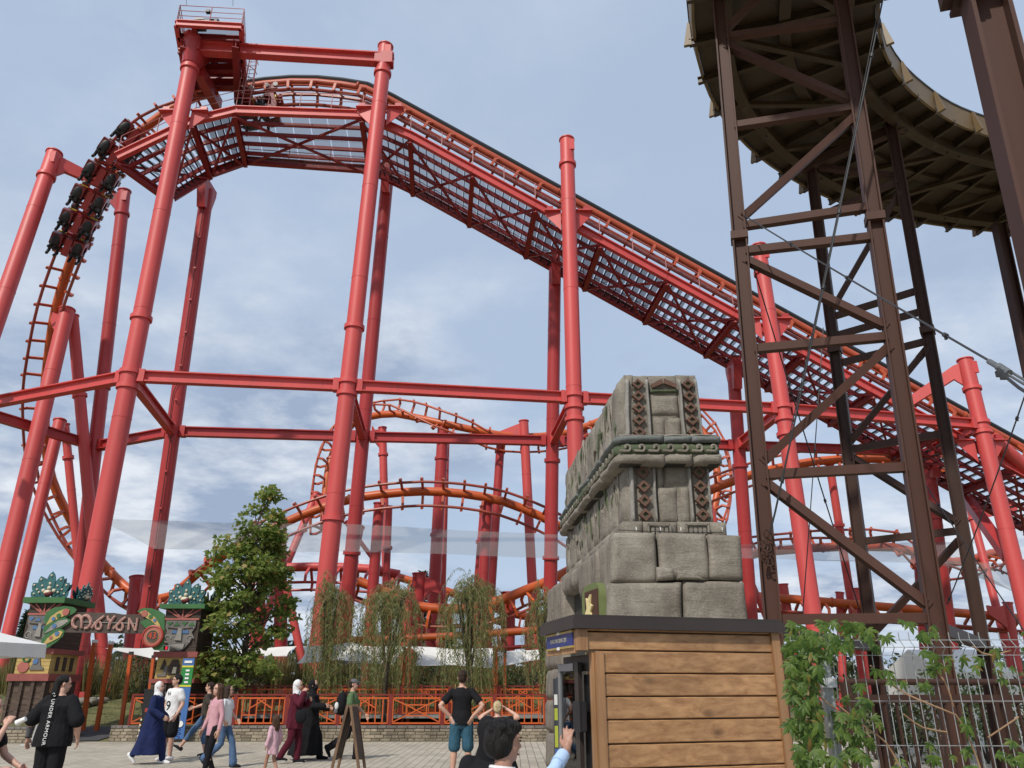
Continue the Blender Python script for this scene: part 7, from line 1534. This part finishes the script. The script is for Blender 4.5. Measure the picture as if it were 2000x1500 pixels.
fr = frame(TL((-.02, -.152, 1.36)), (1, 0, 0), (0, 0, 1)); text_mesh('H', .12, M['c_black'], 'shirt_print', t, fr, .004); text_mesh('9', .30, M['c_black'], 'shirt_print', t, frame(TL((.0, -.150, 1.10)), (1, 0, 0), (0, 0, 1)), .004)
person('woman in a dark brown T-shirt and rolled jeans striding left behind the woman in pink', at_g(411, 20.8), R(-88), 1.70, dict(kl=(.09, .30, .56), al=(.09, .52, .24), tl=(0, .9, .45), kr=(-.09, .06, .50), ar=(-.09, -.06, .085), er=(-.22, .16, 1.22), wr=(-.20, .40, 1.14), el=(.24, -.15, 1.16), wl=(.26, -.10, .92)), 'skin', ('h_dark', 'ponytail'), None, ('c_brown', .6, .86, .02), ('c_jeans', 1.45, .012, 0), None, 'c_black', .95, (.1, 0), sole='rubber')
person('woman in a pink long sleeved top and black leggings with long brown hair', at_g(428, 15.8), R(-42), 1.655, dict(el=(.225, -.03, 1.14), wl=(.25, .02, .89), er=(-.25, -.02, 1.14), wr=(-.30, .06, .90), kl=(.08, .08, .5), al=(.09, .14, .085), ar=(-.09, -.16, .12)), 'skin', ('h_brown', 'long'), None, ('c_pink', 1.93, .79, .006), ('c_black', 1.97, .006, 0), None, 'c_black', .93, (.1, -.05), .009)
person('person in white T-shirt and flared jeans right behind the woman in pink', at_g(448, 18.1), R(82), 1.62, dict(WK, er=(-.34, .02, 1.18), wr=(-.20, .08, .98), el=(.26, .0, 1.16), wl=(.2, .2, 1.0)), 'skin', ('h_dark', 'bob'), None, ('c_white', .5, .88, .02), ('c_jeans', 1.97, .012, .035), None, 'c_black', .95, (0, 0))
person('small girl in a pale pink dress with long wavy brown hair seen from behind', at_g(546, 16.4), R(-118), 1.07, dict(el=(.25, -.04, 1.14), wl=(.28, .02, .90), er=(-.26, -.03, 1.13), wr=(-.27, .05, .88), kl=(.09, .14, .5), al=(.09, .2, .085), ar=(-.09, -.2, .13)), 'skin2', ('h_brown', 'girl'), None, None, None, ('c_lightpink', .62, (.20, .17), 0, .01), 'c_white', 1.0, (0, 0), .009, child=True)
t, S, TL, hd, J = person('woman in a burgundy tunic and white headscarf raising a hand to her face', at_g(582, 19.1), R(84), 1.735, dict(kl=(.09, .10, .5), al=(.09, .10, .085), kr=(-.09, -.02, .5), ar=(-.09, -.24, .13), er=(-.25, .16, 1.22), wr=(-.10, .20, 1.47), el=(.24, .14, 1.2), wl=(.1, .28, 1.3)), 'skin', None, 'c_white', None, ('c_burgundy', 1.95, .022, .01), ('c_burgundy', .72, (.20, .19), 0, .02), 'c_black', 1.0, (.1, .1), sole='rubber')
bg_ = thing('shoulder_bag', 'small black bag at the hip of the woman in burgundy', 'bag', at_g(589, 18.9)+Vector((0, 0, .9))); c = at_g(589, 18.86)+Vector((.05, 0, .98)); m = MB(); m.ell(c, (.13, .05, .16), None, 14, 8); m.build('pouch', M['c_black'], bg_); MB().path([c+Vector((-.1, .02, .1)), c+Vector((-.16, .06, .35)), c+Vector((-.12, .16, .52))], .008, 5).build('strap', M['c_black'], bg_)
t, S, TL, hd, J = person('woman in a full black robe, veil and headscarf with a hand stretched out', at_g(612, 20.0), R(90), 1.75, dict(WK, ar=(-.09, -.30, .16), er=(-.24, .10, 1.16), wr=(-.20, .34, 1.16), el=(.24, .1, 1.15), wl=(.18, .36, 1.12), cr=.8), 'skin', None, 'c_black', None, ('c_black', 1.95, .03, 0), ('c_black', .10, (.27, .38), -.08, .035), 'c_black', 1.05, (0, 0))
m = MB(); m.ell(hd(0, .052, -.055), (.074*S, .052*S, .075*S), None, 14, 9); m.build('face_veil', M['c_black'], t)
t, S, TL, hd, J = person('man in green shirt and dark cap walking right behind the A frame board', at_g(690, 20.0), R(90), 1.76, dict(kl=(.09, .18, .50), al=(.09, .16, .085), kr=(-.09, -.06, .52), ar=(-.09, -.46, .26), tr=(0, .55, -.9), er=(-.24, -.02, 1.14), wr=(-.22, .04, .88), el=(.24, .1, 1.14), wl=(.22, .28, .96)), 'skin', ('h_dark', 'short'), None, ('c_green', .75, .80, .02), ('c_black', 1.97, .03, .01), None, 'c_black', 1.05, (0, .03), cap='c_grey')
bp_ = thing('backpack', 'black backpack with a white bottle pocket on the man in green', 'backpack', at_g(668, 20.0)+Vector((0, 0, 1.0))); c = at_g(690, 20.0)+Vector((-.235, 0, 1.22)); m = MB(); m.ell(c, (.15, .16, .27), None, 16, 12); m.ell(c+Vector((-.1, 0, -.10)), (.11, .13, .15), None, 14, 9); voxel(m, 'pack', M['c_black'], None, .012, 3, .006).parent = bp_
bpm = [o for o in bp_.children][0]; bpm.location = -Vector(bp_.location)
MB().ell(c+Vector((-.10, -.15, -.05)), (.05, .035, .085), None, 12, 8).build('bottle_pocket', M['c_white'], bp_); MB().ell(c+Vector((-.11, -.15, -.17)), (.05, .03, .06), None, 12, 8).build('side_pocket', M['c_grey'], bp_)
MB().path([c+Vector((.06, -.15, .22)), c+Vector((.20, -.165, .25)), c+Vector((.30, -.15, .10)), c+Vector((.20, -.165, -.12))], .018, 6).build('strap', M['c_black'], bp_)
person('man in a black T-shirt and blue shorts standing hands on hips with his back turned', at_g(903, 15.8), R(180), 1.88, dict(el=(.375, -.10, 1.17), wl=(.195, -.06, 1.00), er=(-.375, -.10, 1.17), wr=(-.195, -.06, 1.00), dl=(-.35, -.25, -.75), dr=(.35, -.25, -.75), bl=(.7, -.7, 0), br=(-.7, -.7, 0), cl=.15, cr=.15, kl=(.12, .02, .49), kr=(-.12, .02, .49), al=(.14, 0, .085), ar=(-.14, 0, .085)), 'skin', ('h_dark', 'short'), None, ('c_black', .62, .86, .012), ('c_blueshorts', .93, .028, 0), None, 'c_grey', 1.04, (0, .05), .008)
person('blonde youngster in black with both arms raised, beyond the black haired man', at_g(972, 12.6), R(172), 1.39, dict(el=(.36, .10, 1.46), wl=(.13, .14, 1.60), er=(-.40, .08, 1.47), wr=(-.15, .14, 1.62), cl=.5, cr=.5, bl=(.4, .3, .8), br=(-.4, .3, .8)), 'skin', ('h_blonde', 'short'), None, ('c_black', .35, .84, .015), ('c_black', .9, .02, 0), None, 'c_black', 1.0, (0, -.1), .009)
person('short person in a black headscarf and cloak beside the black haired man', at_g(954, 5.6), R(200), 1.40, None, 'skin2', None, 'c_black', None, ('c_black', 1.9, .02, 0), ('c_black', .1, (.24, .24), 0, .03), 'c_black', 1.0, (0, .2), .010)
mh = P(1108, 1462, 4.95); mloc = at_g(984, 4.25); rzm = R(128); inv = Matrix.Rotation(-rzm, 3, 'Z'); Hm = 1.44; Sm = Hm/1.75
wl_ = inv @ (mh-mloc); ww = Vector((wl_.x, -wl_.y, wl_.z))/Sm; dwn = inv @ (P(1111, 1400, 5.02)-mh); dww = (dwn.x, -dwn.y, dwn.z); eb = inv @ (P(1055, 1545, 4.65)-mloc); ebw = Vector((eb.x, -eb.y, eb.z))/Sm
bkv = inv @ Vector((-.35, -.9, .1))
t, S, TL, hd, J = person('black haired man in a pale blue shirt reaching up to the kiosk door handle', mloc, rzm, Hm, dict(er=tuple(ebw), wr=tuple(ww), dr=dww, br=(bkv.x, -bkv.y, bkv.z), cr=.18, fr=(.15, .10, .45, .35), sr=(-.175, .03, 1.41)), 'skin2', ('h_black', 'mop'), None, ('c_paleblue', 1.80, .80, .014), ('c_black', 1.95, .012, 0), None, 'c_black', 1.0, (-.35, .12), .0065)
m = MB(); e, w_ = J['er'], J['wr']; d = (w_-e).normalized(); q = e.lerp(w_, .76); m.tube(q-d*.055, q+d*.035, .050*S, .046*S, 16); m.build('cuff', M['c_paleblue'], t)
m = MB(); m.path([TL((.075*math.cos(a), .008+.068*math.sin(a), 1.487+.008*math.sin(a))) for a in [k*math.pi/10 for k in range(21)]], .011, 6); m.build('collar', M['c_white'], t)
